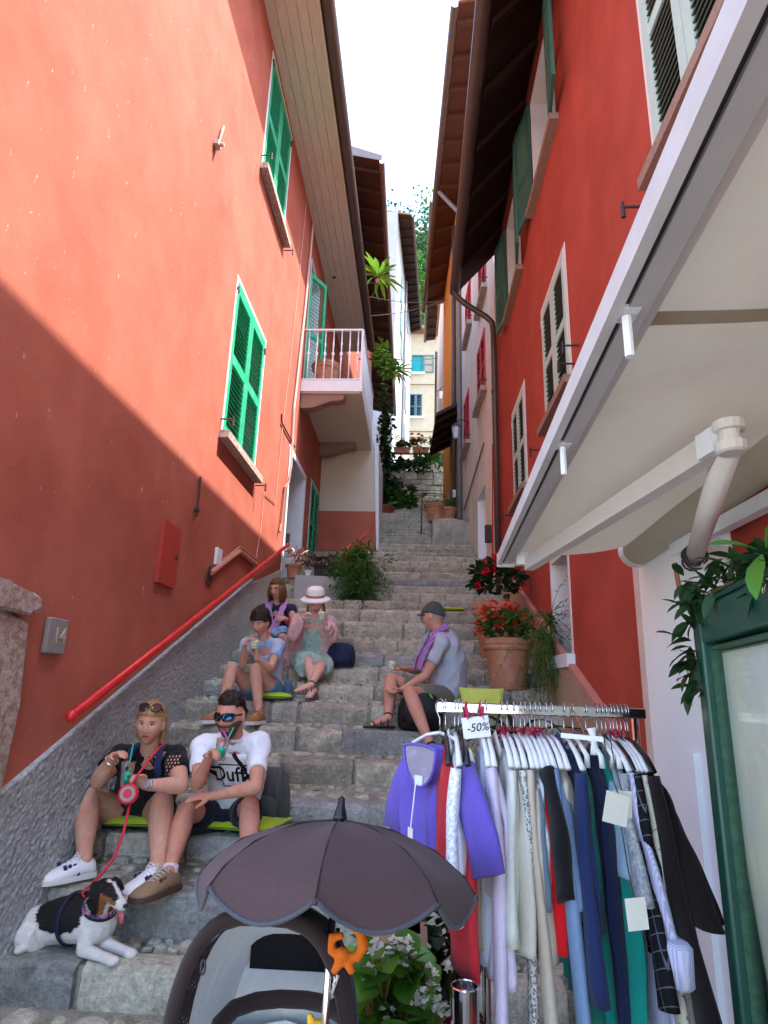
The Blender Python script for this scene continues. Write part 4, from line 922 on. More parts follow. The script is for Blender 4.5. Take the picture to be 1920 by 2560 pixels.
class Head:
    def __init__(s, c, fwd, up, sc=1.0, wide=1.0, jaw=1.0, nose=1.0):
        s.c = Vector(c); s.f = Vector(fwd).normalized(); u = Vector(up); s.u = (u - s.f * u.dot(s.f)).normalized(); s.r = s.f.cross(s.u).normalized(); s.s = sc; s.wide, s.jaw, s.nose = wide, jaw, nose
    def loc(s, x, y, z): return s.c + (s.r * x + s.f * y + s.u * z) * s.s
    def pt(s, d):
        x, y, z = .076 * d[0] * s.wide, .097 * d[1], .116 * d[2]
        low = sm01(-.005, -.115, z); front = sm01(-.2, .6, d[1])
        x *= 1 - (.36 - .12 * (s.jaw - 1) * 4) * low * (1 if d[1] > -.2 else 1.2)
        if d[1] > 0: y *= 1 - .1 * low
        else: y *= 1 - .42 * low
        y -= .006 * sm01(.03, .11, z) * front
        if d[1] > .1:
            ax = abs(x)
            y += front * (.0045 * gs(z - .028, .012) * gs(ax, .05) - .012 * gs(ax - .032, .016) * gs(z - .006, .013)
                 + s.nose * (.019 * gs(x, .0095) * sm01(.02, -.03, z) * sm01(-.05, -.036, z) + .005 * gs(ax - .011, .007) * gs(z + .034, .008) + .006 * gs(x, .01) * gs(z - .005, .02))
                 + .0055 * gs(x, .021) * (gs(z + .0555, .006) + gs(z + .068, .0065)) - .003 * gs(x, .022) * gs(z + .0615, .003)
                 + .006 * gs(x, .024) * gs(z + .1, .014) + .004 * gs(ax - .045, .022) * gs(z + .02, .025) - .003 * gs(x, .03) * gs(z + .083, .007))
        return x, y, z
    def grid(s, n=56, m=48):
        out = []
        for i in range(m + 1):
            t = math.pi * min(max(i / m, .012), .988); row = []
            for j in range(n):
                a = 2 * math.pi * j / n; row.append((math.sin(t) * math.sin(a), math.sin(t) * math.cos(a), -math.cos(t)))
            out.append(row)
        return out
    def add(s, mb):
        mb.loft([[s.loc(*s.pt(d)) for d in row] for row in s.grid()])
        for sx in (-1, 1):
            R3 = Matrix((s.r, s.f, s.u)).transposed() @ Matrix.Rotation(sx * R(-22), 3, 'Z')
            mb.ball(s.loc(sx * .077 * s.wide, -.008, .0), (.01 * s.s, .019 * s.s, .033 * s.s), 10, 8, R3)
    def surf(s, x, z):
        """front surface depth at local (x,z)"""
        lo, hi = .0, 1.0; best = None
        dz = z / .116; dz = max(-.98, min(.98, dz)); rad = math.sqrt(1 - dz * dz)
        a = x / (.076 * s.wide * rad + 1e-6)
        for _ in range(8):
            a = max(-.98, min(.98, a)); d = (a * rad, math.sqrt(1 - a * a) * rad, dz); p = s.pt(d); a += (x - p[0]) / (.076 * s.wide * rad + 1e-6)
        return p[1]
    def patch(s, cx, cz, w, h, off, name, m, parent, shape=None, n=14, k=4):
        mb = MB(); rings = []
        for i in range(k + 1):
            q = max(.05, i / k); ring = []
            for j in range(n):
                t = 2 * math.pi * j / n; x, z = w * math.cos(t) * q, h * math.sin(t) * q
                if shape: x, z = shape(x, z, w, h)
                ring.append(s.loc(cx + x, s.surf(cx + x, cz + z) + off * (1 if i < k else .2), cz + z))
            rings.append(ring)
        return mb.loft(rings).build(name, m, parent, smooth=True)
    def face(s, P, brow, lip=None, eyes='open', look=0, browth=1.0):
        for sx in (-1, 1):
            if eyes == 'open':
                s.patch(sx * .031, .006, .0145, .0062, .0022, 'eye', M['eyewhite'], P)
                s.patch(sx * .031 + look, .0062, .0062, .006, .0036, 'iris', M['iris'], P)
                s.patch(sx * .031, .0115, .017, .0022, .0042, 'lashes', M['iris'], P, shape=lambda x, z, w, h: (x, z - 18 * x * x))
            elif eyes == 'down': s.patch(sx * .031, .001, .016, .0018, .0034, 'lashes', M['iris'], P, shape=lambda x, z, w, h: (x, z + 14 * x * x))
            if eyes: s.patch(sx * .032, .0255, .019, .0032 * browth, .0035, 'eyebrow', brow, P, shape=lambda x, z, w, h: (x, z - 9 * x * x))
        s.patch(0, -.0615, .024, .0085, .0022, 'mouth', lip or M['lip'], P, shape=lambda x, z, w, h: (x, z * (1 - .5 * (x / w) ** 2)))
        s.patch(0, -.0617, .021, .0011, .0034, 'mouth_line', M['beard'], P)
    def cap(s, P, name, m, mask, thick, rough=.003, seed=0, extra=None, vox=.005, strand=.03, fwdflow=False):
        """hair or beard: shell over the part of the head where mask(d, p) > 0"""
        g = s.grid(64, 56); mb = MB(); idx = {}
        vs = []; fs = []; inner = []
        for i, row in enumerate(g):
            for j, d in enumerate(row):
                p = Vector(s.pt(d)); k = mask(d, p); n = Vector((p.x / .076 ** 2, p.y / .097 ** 2, p.z / .116 ** 2)).normalized()
                nn = noise.noise(Vector((p.x * 70 + seed, p.y * 70, p.z * 22))) * rough
                q = p + n * ((thick(d, p) + nn) * k - .006 * (1 - k)) if k > 0 else p - n * .008
                vs.append(s.loc(*q)); inner.append(s.loc(*(p - n * .012))); idx[(i, j)] = (len(vs) - 1, k)
        nr = len(g[0]); N0 = len(vs)
        for i in range(len(g) - 1):
            for j in range(nr):
                q = [idx[(i, j)], idx[(i, (j + 1) % nr)], idx[(i + 1, (j + 1) % nr)], idx[(i + 1, j)]]
                if any(k > 0 for _, k in q): fs.append(tuple(a for a, _ in q))
        mb.add(vs, fs)
        o = mb.build(name, m, P, smooth=True)
        if strand:
            org = _org[P.name]; u, f, c0 = s.u, s.f, s.c
            fuzz(o, 'strands', [m], strand, .0016, lambda q: (-u * .8 - f * .5) if not fwdflow else (f * .5 - u * .3 + s.r * .2), lift=.22, per=1, jit=.28, keep=lambda q: (q + org - c0).length > .07)
        return o
def shoe(P, ankle, toe, up, m, sole, L=.27, W=.05, name='shoe', low=True, accent=None, lace=None, stripes=None):
    """sole and upper lofted along the foot; returns the part"""
    a = Vector(ankle); d = Vector(toe) - a; u = Vector(up).normalized(); d = (d - u * d.dot(u)).normalized(); r = d.cross(u).normalized()
    base = a - u * .085; heel = base - d * .065
    prof = [(0, .6, .06), (.03, .84, .088), (.12, .92, .1), (.25, .95, .112), (.38, 1.0, .108), (.5, 1.06, .092), (.65, 1.1, .074), (.8, 1.04, .06), (.92, .82, .047), (.99, .42, .03)]
    rings = []
    for t, w, h in prof:
        c = heel + d * (t * L); w = w * W
        rings.append([c + r * (w * x) + u * (.022 + (h - .022) * z) for x, z in ((-1, 0), (-1, .35), (-.85, .7), (-.45, .97), (0, 1.03), (.45, .97), (.85, .7), (1, .35), (1, 0))])
    o = MB().loft(rings).build(name, m, P, smooth=True)
    rings = []
    for t, w, h in prof:
        c = heel + d * (t * L + (.006 if t > .5 else -.006)); w = w * W + .004
        rings.append([c + r * (w * x) + u * z for x, z in ((-1, 0), (-1.02, .014), (-1, .027), (1, .027), (1.02, .014), (1, 0))])
    MB().loft(rings).build('sole', sole, o)
    if accent:
        for sx in (-1, 1):
            for k in range(3 if stripes is None else stripes):
                t = .36 + k * .09
                MB().bar(heel + d * (t * L) + r * sx * (W * .99) + u * .028, heel + d * ((t + .09) * L) + r * sx * (W * .72) + u * .088, .018, .006, r).build('stripe', accent, o)
        MB().bar(heel + u * .05 - d * .0, heel + u * .072 + d * .012, .05, .012, d).build('heel_tab', accent, o)
    if lace:
        mb = MB()
        for k in range(5):
            t = .34 + k * .065; h = .113 - k * .0095; c = heel + d * (t * L) + u * (h + .003)
            mb.tube([c - r * W * .5 + u * -.006, c + u * .004, c + r * W * .5 + u * -.006 + d * .008], .0038, 6)
        c = heel + d * (.33 * L) + u * .122
        for sx in (-1, 1): mb.tube([c, c + r * sx * .03 + u * .008, c + r * sx * .045 - u * .018 + d * .012, c + r * sx * .02 - u * .004 + d * .012], .0032, 6)
        mb.build('laces', lace, o)
    return o
def fuzz(ob, name, mats, length, width, flow, lift=.35, per=1, jit=.5, keep=lambda c: True):
    """short strands over a surface: one thin blade per polygon, lying along the flow direction"""
    me = ob.data; vs = []; fs = []; mi = []
    for p in me.polygons:
        for _ in range(per):
            c = me.vertices[random.choice(p.vertices)].co.lerp(p.center, random.random()); n = p.normal
            if not keep(c): continue
            d = Vector(flow(c)) + Vector((random.uniform(-jit, jit), random.uniform(-jit, jit), random.uniform(-jit, jit))); d = d - n * d.dot(n)
            if d.length < 1e-4: continue
            d.normalize(); s = n.cross(d) * width * random.uniform(.6, 1.3); L = length * random.uniform(.6, 1.25); k = len(vs)
            vs += [c - s - n * .002, c + s - n * .002, c + d * L * .55 + n * L * lift * .7 + s * .6, c + d * L * .55 + n * L * lift * .7 - s * .6, c + d * L + n * L * lift * .5]
            fs += [(k, k + 1, k + 2, k + 3), (k + 3, k + 2, k + 4)]; mi += [p.material_index] * 2
    m2 = bpy.data.meshes.new(name); m2.from_pydata(vs, [], fs)
    for q in mats: m2.materials.append(q)
    m2.polygons.foreach_set('material_index', mi); m2.update(); o = link(name, m2, ob); o['kind'] = 'stuff'; return o
def reach(parent, px, py, L, near=True):
    """point on the pixel's ray at distance L from parent (a limb keeps its length)"""
    v = ray(px, py).normalized(); w = CAM - Vector(parent); b = w.dot(v); c = w.dot(w) - L * L; D = b * b - c
    t = -b + (0 if D < 0 else (-math.sqrt(D) if near else math.sqrt(D)))
    return CAM + v * t
LEGP = [(0, .088), (.3, .083), (.7, .064), (1, .054)]; SHINP = [(0, .053), (.25, .058), (.5, .05), (.8, .036), (1, .034)]
UPP = [(0, .052), (.35, .049), (.75, .042), (1, .038)]; FORP = [(0, .039), (.25, .041), (.7, .03), (1, .025)]
def scale_p(p, k): return [(t, r * k) for t, r in p]
def build_body(P, J, skin, tor, k_leg=1, k_arm=1, vox=.006, headobj=None, hands=(), arms=True):
    mb = MB(); pts, rs = torso_rings(J, tor); mb.tube(pts, rs, 20, up=J['fwd'])
    mb.tube([J['neck'] - (J['head'].c - J['neck']).normalized() * .05, J['neck'], J['neck'].lerp(J['head'].loc(0, -.02, -.03), .9)], [.075, .06 * J.get('nk', 1), .056 * J.get('nk', 1)], 14)
    for sd in 'RL':
        sh = J['sh' + sd]; limb(mb, J['neck'] - (J['neck'] - J['pelvis']).normalized() * .03, sh, [(0, .06), (.6, .055), (1, .052)])
        if arms:
            limb(mb, sh, J['el' + sd], scale_p(UPP, k_arm)); limb(mb, J['el' + sd], J['wr' + sd], scale_p(FORP, k_arm))
        limb(mb, J['hip' + sd], J['kn' + sd], scale_p(LEGP, k_leg)); limb(mb, J['kn' + sd], J['an' + sd], scale_p(SHINP, k_leg))
        mb.tube([J['an' + sd], J['an' + sd] + (J['to' + sd] - J['an' + sd]) * .5, J['to' + sd]], [(.036, .036), (.036, .028), (.032, .016)], 10)
    for h in hands: hand(mb, **h)
    J['head'].add(mb)
    return remesh(mb, 'body', skin, P, vox, 3)
def shirt_mb(J, tor, sleeve, inf=.014, t0=0, t1=1.0, k_arm=1, hem=None, shr=.067):
    mb = MB(); pts, rs = torso_rings(J, [(t, w, d) for t, w, d in tor if t0 <= t <= t1], inf); mb.tube(pts, rs, 24, up=J['fwd'])
    for sd in 'RL':
        sh = J['sh' + sd]; nb = J['neck'] - (J['neck'] - J['pelvis']).normalized() * .036
        limb(mb, nb, sh, [(0, .07), (.6, .07), (1, shr + .004)])
        if sleeve > 0:
            e = sh.lerp(J['el' + sd], min(1, sleeve)); mb.tube([sh, sh.lerp(e, .5), e], [shr, .058 * k_arm + .004, .056 * k_arm + .008], 16)
            if sleeve > 1:
                w = J['el' + sd].lerp(J['wr' + sd], sleeve - 1); limb(mb, J['el' + sd], w, [(0, .052 * k_arm), (.5, .05 * k_arm), (1, .043)])
    return mb
def shorts_mb(J, frac, k_leg=1, inf=.016, pel=(.17, .13), frR=None):
    mb = MB(); P = J['pelvis']; upv = (J['neck'] - P).normalized(); f = J['fwd']; r = f.cross(upv).normalized()
    mb.tube([P - upv * .1, P - upv * .03, P + upv * .07, P + upv * .13], [(pel[0] * .8, pel[1] * .8), pel, (pel[0] * .97, pel[1] * .97), (pel[0] * .9, pel[1] * .9)], 20, up=f)
    for sd in 'RL':
        e = J['hip' + sd].lerp(J['kn' + sd], frac); mb.tube([J['hip' + sd] - (e - J['hip' + sd]).normalized() * .04, J['hip' + sd].lerp(e, .5), e], [.105 * k_leg, .1 * k_leg, (.088 - .026 * frac) * k_leg + .016], 18)
    m_ = (J['hipR'].lerp(J['knR'], frac * .45) + J['hipL'].lerp(J['knL'], frac * .45)) / 2; mb.ball(m_ - ZU * .02, (.09, .1, .06), 14, 10)
    return mb
def cup(px, py, Y, label, r=.04, h=.11, clear=True, tilt=(0, 0, 1), drink=True, base=None):
    p = base if base is not None else at(px, py, Y); ax = Vector(tilt).normalized()
    if clear:
        t = empty('drink_cup', label, 'cup', p, 'drinks held by the couple')
        x = ax.orthogonal().normalized()
        MB().lathe(p, [(r * .72, 0), (r * .8, h * .3), (r, h), (r * 1.03, h), (r * .97, h - .001), (r * .77, h * .3), (r * .69, .004)], 20, axis=ax).build('clear_cup', thin_glass('clear_plastic', .2), t, smooth=True)
        MB().lathe(p, [(r * .66, .006), (r * .86, h * .58), (.001, h * .58)], 20, axis=ax).build('green_drink', mat('green_slush', (.03, .48, .33), rough=.25, var=.15, scale=40), t, smooth=True)
        return t, p, ax
    t = empty('ice_cream_cup', label, 'paper cup', p, 'ice cream cups in hand')
    MB().lathe(p, [(r * .75, 0), (r, h), (r * 1.06, h), (r * 1.06, h + .004), (r * .92, h + .004), (r * .7, .01)], 18, axis=ax).build('paper_cup', mat('pale_green_paper', (.6, .68, .5), rough=.6, var=.15, scale=60, col2=(.25, .42, .2), mix2=(.55, .6), scale2=45), t, smooth=False)
    MB().ball(p + ax * h * .95, (r * .85, r * .85, r * .5), 12, 8).build('ice_cream', mat('pale_ice_cream', (.72, .66, .55), rough=.6), t, smooth=True)
    return t, p, ax
# ------------------------------------------------------------------ the six people
DBG = []
def finish(J, k=1.0, w=.09):
    f = J['fwd']; r = f.cross(ZU).normalized()
    return J
def V3(*a): return Vector(a)
def jdump(n, J): DBG.append((n, {k: tuple(round(x, 2) for x in v) for k, v in J.items() if isinstance(v, Vector)}))
TREAD = lambda Y: next((b + (ST[i + 1][1] - b) * (Y - y) / (ST[i + 1][0] - y) for i, (y, a, b) in enumerate(ST[:-1]) if y <= Y < ST[i + 1][0]), 0)

def bend(a, b, px, py, L1, L2):
    """joint on the pixel's ray that best keeps both bone lengths"""
    v = ray(px, py); best = None
    for i in range(1200):
        k = CAM + v * ((3.0 + i * .005) / v.y * 1.0)
        e = ((k - a).length - L1) ** 2 + ((k - b).length - L2) ** 2
        if best is None or e < best[0]: best = (e, k)
    return best[1]
def foot_at(px, py, Y):
    p = at(px, py, Y); p.z = TREAD(Y) + .09; return p
def setfoot(J, sd, ank, toe_xy, h=.085):
    """put the ankle at the shoe's height above the tread under it"""
    J['an' + sd] = ank; t = Vector((toe_xy[0], toe_xy[1], ank.z - .05)); d = (t - ank); d.z = 0; d.normalize(); J['to' + sd] = ank + d * .16 - ZU * .06

# ---- A: man in white tee
P = empty('person', 'man in white lettered t-shirt and mirrored sunglasses sipping a green drink', 'person', (-.95, 4.4, .65), 'people sitting on the stairs')
J = dict(fwd=V3(-.12, -1, 0).normalized(), slouch=.09, nk=1.05)
J['pelvis'] = at(572, 2046, 4.6); J['neck'] = at(584, 1846, 4.24); hc = at(577, 1790, 4.12)
J['head'] = Head(hc, (-.22, -1, -.1), (0, -.08, 1), 1.12, jaw=1.05)
J['shR'], J['shL'] = at(507, 1868, 4.24), at(648, 1862, 4.27)
J['wrR'] = at(523, 1893, 3.95); J['elR'] = bend(J['shR'], J['wrR'], 494, 1958, .31, .27)
J['wrL'] = at(531, 1990, 4.03); J['elL'] = bend(J['shL'], J['wrL'], 640, 1968, .32, .27)
rr_ = J['fwd'].cross(ZU).normalized()
J['hipR'], J['hipL'] = J['pelvis'] - rr_ * .1, J['pelvis'] + rr_ * .1
if J['hipR'].x > J['hipL'].x: J['hipR'], J['hipL'] = J['hipL'], J['hipR']
J['anR'] = foot_at(421, 2194, 3.84); J['anL'] = foot_at(621, 2175, 3.88)
J['knR'] = bend(J['hipR'], J['anR'], 466, 2024, .46, .43); J['knL'] = bend(J['hipL'], J['anL'], 625, 2014, .46, .43)
setfoot(J, 'R', J['anR'], (J['anR'].x - .08, J['anR'].y - .2)); setfoot(J, 'L', J['anL'], (J['anL'].x, J['anL'].y - .2))
torA = [(-.12, .14, .11), (0, .175, .125), (.25, .165, .12), (.55, .185, .125), (.8, .19, .115), (.95, .13, .09), (1.02, .06, .06)]
cA = at(551, 1868, 3.9)
HA = [dict(wrist=J['wrR'], fdir=(cA + V3(.0, -.02, -.0)) - J['wrR'], palm=V3(.5, -.5, .05), thumb_side=ZU, curl=.75, s=1.05),
      dict(wrist=J['wrL'], fdir=at(470, 1990, J['wrL'].y - .02) - J['wrL'], palm=V3(.1, .35, -1), thumb_side=V3(0, -1, .2), curl=.25, s=1.05)]
build_body(P, J, SK['A'], torA, 1.1, 1.06, .0055, None, HA)
hd = J['head']; hd.face(P, M['hairdark'], eyes=None)
hd.cap(P, 'hair', M['hairdark'], lambda d, p: sm01(.045, .075, p.z + max(0, -d[1]) * .11 - (.0 if d[1] < .5 else .012)), lambda d, p: .009 + .026 * sm01(.04, .11, p.z) * (.55 + .45 * d[1]), .009, 1)
hd.cap(P, 'beard', M['beard'], lambda d, p: (d[1] > .05) * sm01(-.028, -.045, p.z - .02 * sm01(.03, .07, abs(p.x))) * (1 if abs(p.x) > .027 or p.z < -.073 or p.z > -.052 else 0), lambda d, p: .005 + .004 * sm01(-.07, -.1, p.z), .003, 2, strand=.01)
for sx in (-1, 1):
    hd.patch(sx * .033, .008, .028, .0195, .009, 'sunglass_lens', M['mirror'], P, shape=lambda x, z, w, h: (w * (abs(x / w) ** .7) * (1 if x > 0 else -1), h * (abs(z / h) ** .7) * (1 if z > 0 else -1)), n=18)
gl = MB()
for sx in (-1, 1):
    ring = []
    for j in range(19):
        t = 2 * math.pi * j / 18; sg = lambda q: (abs(q) ** .62) * (1 if q > 0 else -1); x, z = .029 * sg(math.cos(t)) * (1 + .08 * math.sin(t)), .0205 * sg(math.sin(t)) + .006
        ring.append(hd.loc(sx * .033 + x, hd.surf(sx * .033 + x * .85, z) + .008, z))
    gl.tube(ring, .0045, 6)
    gl.bar(hd.loc(sx * .062, hd.surf(sx * .06, .014) + .012, .016), hd.loc(sx * .082, -.01, .014), .005, .009)
gl.bar(hd.loc(-.006, hd.surf(0, .014) + .008, .014), hd.loc(.006, hd.surf(0, .014) + .008, .014), .008, .008).build('sunglasses', M['blackplastic'], P)
M['whitetee'] = cloth('white_cotton', (.78, .8, .85))
tee = remesh(shirt_mb(J, torA, .62, .018, t0=-.05, t1=1.0, shr=.08), 'shirt', M['whitetee'], P, .0075, 4, .011, 11, 1)
def collar(P, J, m, r=.074, tilt=.5, lo=-.012):
    ax = ((J['head'].c - J['neck']).normalized() - J['fwd'] * -tilt * -1).normalized(); x = ax.orthogonal().normalized(); y_ = ax.cross(x); c = J['neck'] + J['fwd'] * .01 + ZU * lo
    MB().tube([c + (x * math.cos(a) + y_ * math.sin(a)) * r for a in [2 * math.pi * k / 24 for k in range(25)]], .0105, 8).build('collar', m, P, smooth=True)
collar(P, J, M['whitetee'], .076, lo=.006)
M['navy'] = cloth('navy_cotton', (.012, .014, .03))
remesh(shorts_mb(J, .72, 1.1), 'shorts', M['navy'], P, .009, 4, .01, 9, 2)
M['tanshoe'] = mat('tan_suede', (.25, .17, .1), rough=.8, var=.15); M['brownsole'] = mat('brown_shoe_sole', (.1, .055, .04), rough=.7); M['whiteshoe'] = mat('white_leather', (.75, .76, .78), rough=.4, var=.04); M['whitesole'] = mat('white_rubber', (.7, .69, .66), rough=.6); M['navystripe'] = mat('navy_leather', (.02, .025, .12), rough=.4)
M['sock'] = cloth('white_sock', (.7, .7, .72))
for sd in 'RL':
    MB().tube([J['an' + sd] - ZU * .03, J['an' + sd] + (J['kn' + sd] - J['an' + sd]).normalized() * .05], [.046, .044], 14).build('sock', M['sock'], P, smooth=True)
    shoe(P, J['an' + sd], J['to' + sd], ZU, M['tanshoe'], M['brownsole'], .32, .058, accent=M['brownsole'], lace=mat('grey_laces', (.45, .42, .36)), stripes=2)
def surf_text(body, target, c, fwd, right, up, size, m, parent, depth=.5, name='lettering', shear=0, thick=.003):
    """flat lettering pressed onto a cloth surface by casting every vertex onto it"""
    cu = bpy.data.curves.new(name, 'FONT'); cu.body = body; cu.size = size; cu.align_x = 'CENTER'; cu.align_y = 'CENTER'; cu.offset = size * .012; cu.shear = shear
    o = bpy.data.objects.new(name, cu); COL.objects.link(o); dg = bpy.context.evaluated_depsgraph_get(); me = bpy.data.meshes.new_from_object(o.evaluated_get(dg)); bpy.data.objects.remove(o)
    b = bmesh.new(); b.from_mesh(me); bmesh.ops.triangulate(b, faces=b.faces); bmesh.ops.subdivide_edges(b, edges=[e for e in b.edges if e.calc_length() > size * .12], cuts=2); b.to_mesh(me); b.free()
    press(me, target, c, fwd, right, up, parent, thick); me.materials.clear(); me.materials.append(m); return link(name, me, parent)
def press(me, target, c, fwd, right, up, parent, thick=.003):
    fwd, right, up, c = fwd.normalized(), right.normalized(), up.normalized(), Vector(c); org = _org[target.name]
    dg = bpy.context.evaluated_depsgraph_get()
    from mathutils.bvhtree import BVHTree
    bv = BVHTree.FromPolygons([v.co for v in target.data.vertices], [tuple(p.vertices) for p in target.data.polygons])
    for v in me.vertices:
        w = c + right * v.co.x + up * v.co.y; h = bv.ray_cast(w + fwd * .4 - org, -fwd, 1.0)
        q = (h[0] + org if h[0] is not None else w) + fwd * thick; v.co = q - _org[parent.name]
def surf_strip(pts2, w, target, c, fwd, right, up, m, parent, name):
    mb = MB(); 
    for (a, b) in zip(pts2[:-1], pts2[1:]):
        a, b = Vector((*a, 0)), Vector((*b, 0)); d = (b - a).normalized(); n = Vector((-d.y, d.x, 0)) * w / 2; k = max(1, int((b - a).length / .012))
        mb.loft([[a.lerp(b, i / k) - n, a.lerp(b, i / k), a.lerp(b, i / k) + n] for i in range(k + 1)], closed=False)
    me = mb.mesh(name, m); press(me, target, c, fwd, right, up, parent, .003); return link(name, me, parent)
M['print'] = mat('black_print', (.008, .008, .009), rough=.7, var=0)
cT = at(568, 1938, 4.1); fT = V3(-.08, -1, .12); rT = V3(1, -.08, 0); uT = V3(0, .12, 1)
surf_text('Duff', tee, cT + V3(-.065, 0, -.0), fT, rT, uT, .125, M['print'], tee, shear=.1)
surf_strip([(-.115, .06), (.09, .06), (.095, -.065), (-.11, -.07), (-.115, .06)], .007, tee, cT, fT, rT, uT, M['print'], tee, 'print_frame')
surf_strip([(-.01, .13), (.04, .06), (.1, -.075)], .026, tee, cT, fT, rT, uT, M['print'], tee, 'print_stroke')
surf_strip([(.03, -.03), (.115, .04)], .022, tee, cT, fT, rT, uT, M['print'], tee, 'print_stroke')
surf_strip([(-.02, -.095), (.03, -.09)], .016, tee, cT, fT, rT, uT, M['print'], tee, 'print_stroke')
t, p, ax = cup(0, 0, 0, 'green slush drink with pink straw held by the bearded man', .042, .125, base=cA - ZU * .075, tilt=(.1, .1, 1))
MB().tube([p + ax * .03, p + ax * .13 + V3(.01, .02, 0), hd.loc(.0, hd.surf(0, -.06) + .006, -.06)], .0045, 6).build('pink_straw', mat('pink_straw', (.65, .1, .45), rough=.3), t); MB().tube([p + ax * .04, p + ax * .19 + V3(.045, 0, 0)], .004, 6).build('green_stirrer', mat('green_straw', (.05, .5, .35), rough=.3), t)
jdump('A', J)

# ---- B: woman in black
P = empty('person', 'woman in black lace blouse with sunglasses pushed up on her blond hair', 'person', (-1.5, 4.4, .65), 'people sitting on the stairs')
J = dict(fwd=V3(.12, -1, 0).normalized(), slouch=.06, nk=1.0)
J['pelvis'] = at(352, 2040, 4.6); J['neck'] = at(374, 1880, 4.22); hc = at(376, 1812, 4.12)
J['head'] = Head(hc, (.12, -1, .0), (.04, 0, 1), 1.05, wide=1.02, jaw=1.0, nose=.85)
J['shR'], J['shL'] = at(300, 1890, 4.24), at(440, 1892, 4.26)
J['wrR'] = at(284, 1893, 3.95); J['elR'] = bend(J['shR'], J['wrR'], 246, 1950, .28, .25)
J['wrL'] = at(364, 1962, 3.95); J['elL'] = bend(J['shL'], J['wrL'], 452, 1964, .28, .25)
J['hipR'], J['hipL'] = J['pelvis'] + V3(-.1, -.01, 0), J['pelvis'] + V3(.1, .01, 0)
J['anR'] = foot_at(212, 2138, 3.95); J['anL'] = foot_at(396, 2160, 3.87)
J['knR'] = bend(J['hipR'], J['anR'], 219, 1996, .43, .41); J['knL'] = bend(J['hipL'], J['anL'], 405, 2006, .43, .41)
setfoot(J, 'R', J['anR'], (J['anR'].x - .13, J['anR'].y - .15)); setfoot(J, 'L', J['anL'], (J['anL'].x - .08, J['anL'].y - .18))
torB = [(-.12, .16, .12), (0, .2, .145), (.25, .185, .14), (.55, .185, .15), (.78, .18, .13), (.94, .12, .09), (1.02, .06, .058)]
cB = at(318, 1938, 3.9)
HB = [dict(wrist=J['wrR'], fdir=at(324, 1866, 3.86) - J['wrR'], palm=V3(.3, -.2, -1), thumb_side=V3(.2, -1, -.2), curl=.45, s=.95),
      dict(wrist=J['wrL'], fdir=at(318, 1940, 3.88) - J['wrL'], palm=V3(-.1, .1, -.9), thumb_side=ZU, curl=.7, s=.97)]
HB[1]['palm'] = V3(-.3, -.9, .1)
build_body(P, J, SK['B'], torB, 1.34, 1.25, .0055, None, HB)
hd = J['head']; hd.face(P, M['hairbrown'], M['lipred'], browth=.8)
hs_ = MB()
for sx in (-1, 1):
    for k in range(5): hs_.tube([hd.loc(sx * .066, -.03 - .012 * k, .06), hd.loc(sx * (.083 - .004 * k), -.035 - .014 * k, .0), hd.loc(sx * (.076 - .004 * k), -.045 - .012 * k, -.065), hd.loc(sx * .05, -.065, -.12)], [.012, .014, .013, .006], 6)
hs_.build('hair_lengths', M['hairblond'], P, smooth=True)
hd.cap(P, 'hair', M['hairblond'], lambda d, p: sm01(.05, .062, p.z + max(0, -d[1] + .3) * .13), lambda d, p: .014 + .014 * sm01(-.1, -.9, d[1]) + .006 * sm01(.07, .11, p.z), .006, 3)
gl = MB()
for sx in (-1, 1):
    c = V3(sx * .036, 0, .098); nrm = V3(0, .8, .6)
    pts_ = [hd.loc(c.x + .031 * math.cos(2 * math.pi * j / 16), .066 - .022 * math.sin(2 * math.pi * j / 16) * .75, .103 + .024 * math.sin(2 * math.pi * j / 16)) for j in range(17)]
    gl.tube(pts_, .0035, 6)
    MB().add([hd.loc(c.x + .03 * math.cos(2 * math.pi * j / 16), .066 - .022 * math.sin(2 * math.pi * j / 16) * .75, .103 + .024 * math.sin(2 * math.pi * j / 16)) for j in range(16)], [tuple(range(16))]).build('sunglass_lens', mat('dark_lens', (.01, .012, .018), rough=.03, var=0, spec=.9), P)
    gl.bar(hd.loc(sx * .067, .062, .1), hd.loc(sx * .083, -.02, .045), .004, .008)
gl.bar(hd.loc(-.006, .07, .1), hd.loc(.006, .07, .1), .004, .004).build('sunglasses', M['blackplastic'], P)
M['black'] = cloth('black_cotton', (.012, .012, .014), objvar=0)
bl = remesh(shirt_mb(J, torB, .55, .02, t0=-.12, t1=.95, k_arm=1.22, shr=.07), 'blouse', M['black'], P, .0075, 4, .01, 10, 4)
# scalloped lace V neckline
lace = mat('skin_seen_through_lace', (.45, .25, .18), rough=.8, var=.75, scale=95)
ntr = MB(); cN = at(374, 1915, 4.05)
me = MB().loft([[V3(-.052 * k * (1 if k < .99 else .9), y_, 0), V3(0, y_, 0), V3(.052 * k, y_, 0)] for y_, k in ((.085, 1.1), (.05, .85), (.02, .55), (-.01, .25), (-.03, .03))], closed=False).mesh('neckline', SK['B'])
press(me, bl, cN, V3(.1, -1, .1), V3(1, .1, 0), V3(0, .1, 1), bl, .002); link('neckline', me, bl)
for sx, X in ((1, 0), (-1, 0)):
    e = MB()
    for k in range(8):
        t = k / 7; e.ball((sx * (.058 - .056 * t), .085 - .12 * t, 0), (.0075, .0075, .001), 8, 4)
    me = e.mesh('lace_edge', M['black']); press(me, bl, cN, V3(.1, -1, .1), V3(1, .1, 0), V3(0, .1, 1), bl, .006); link('lace_edge', me, bl)
cS = J['shL'].lerp(J['elL'], .3) + V3(-.01, -.07, .01); e = MB()
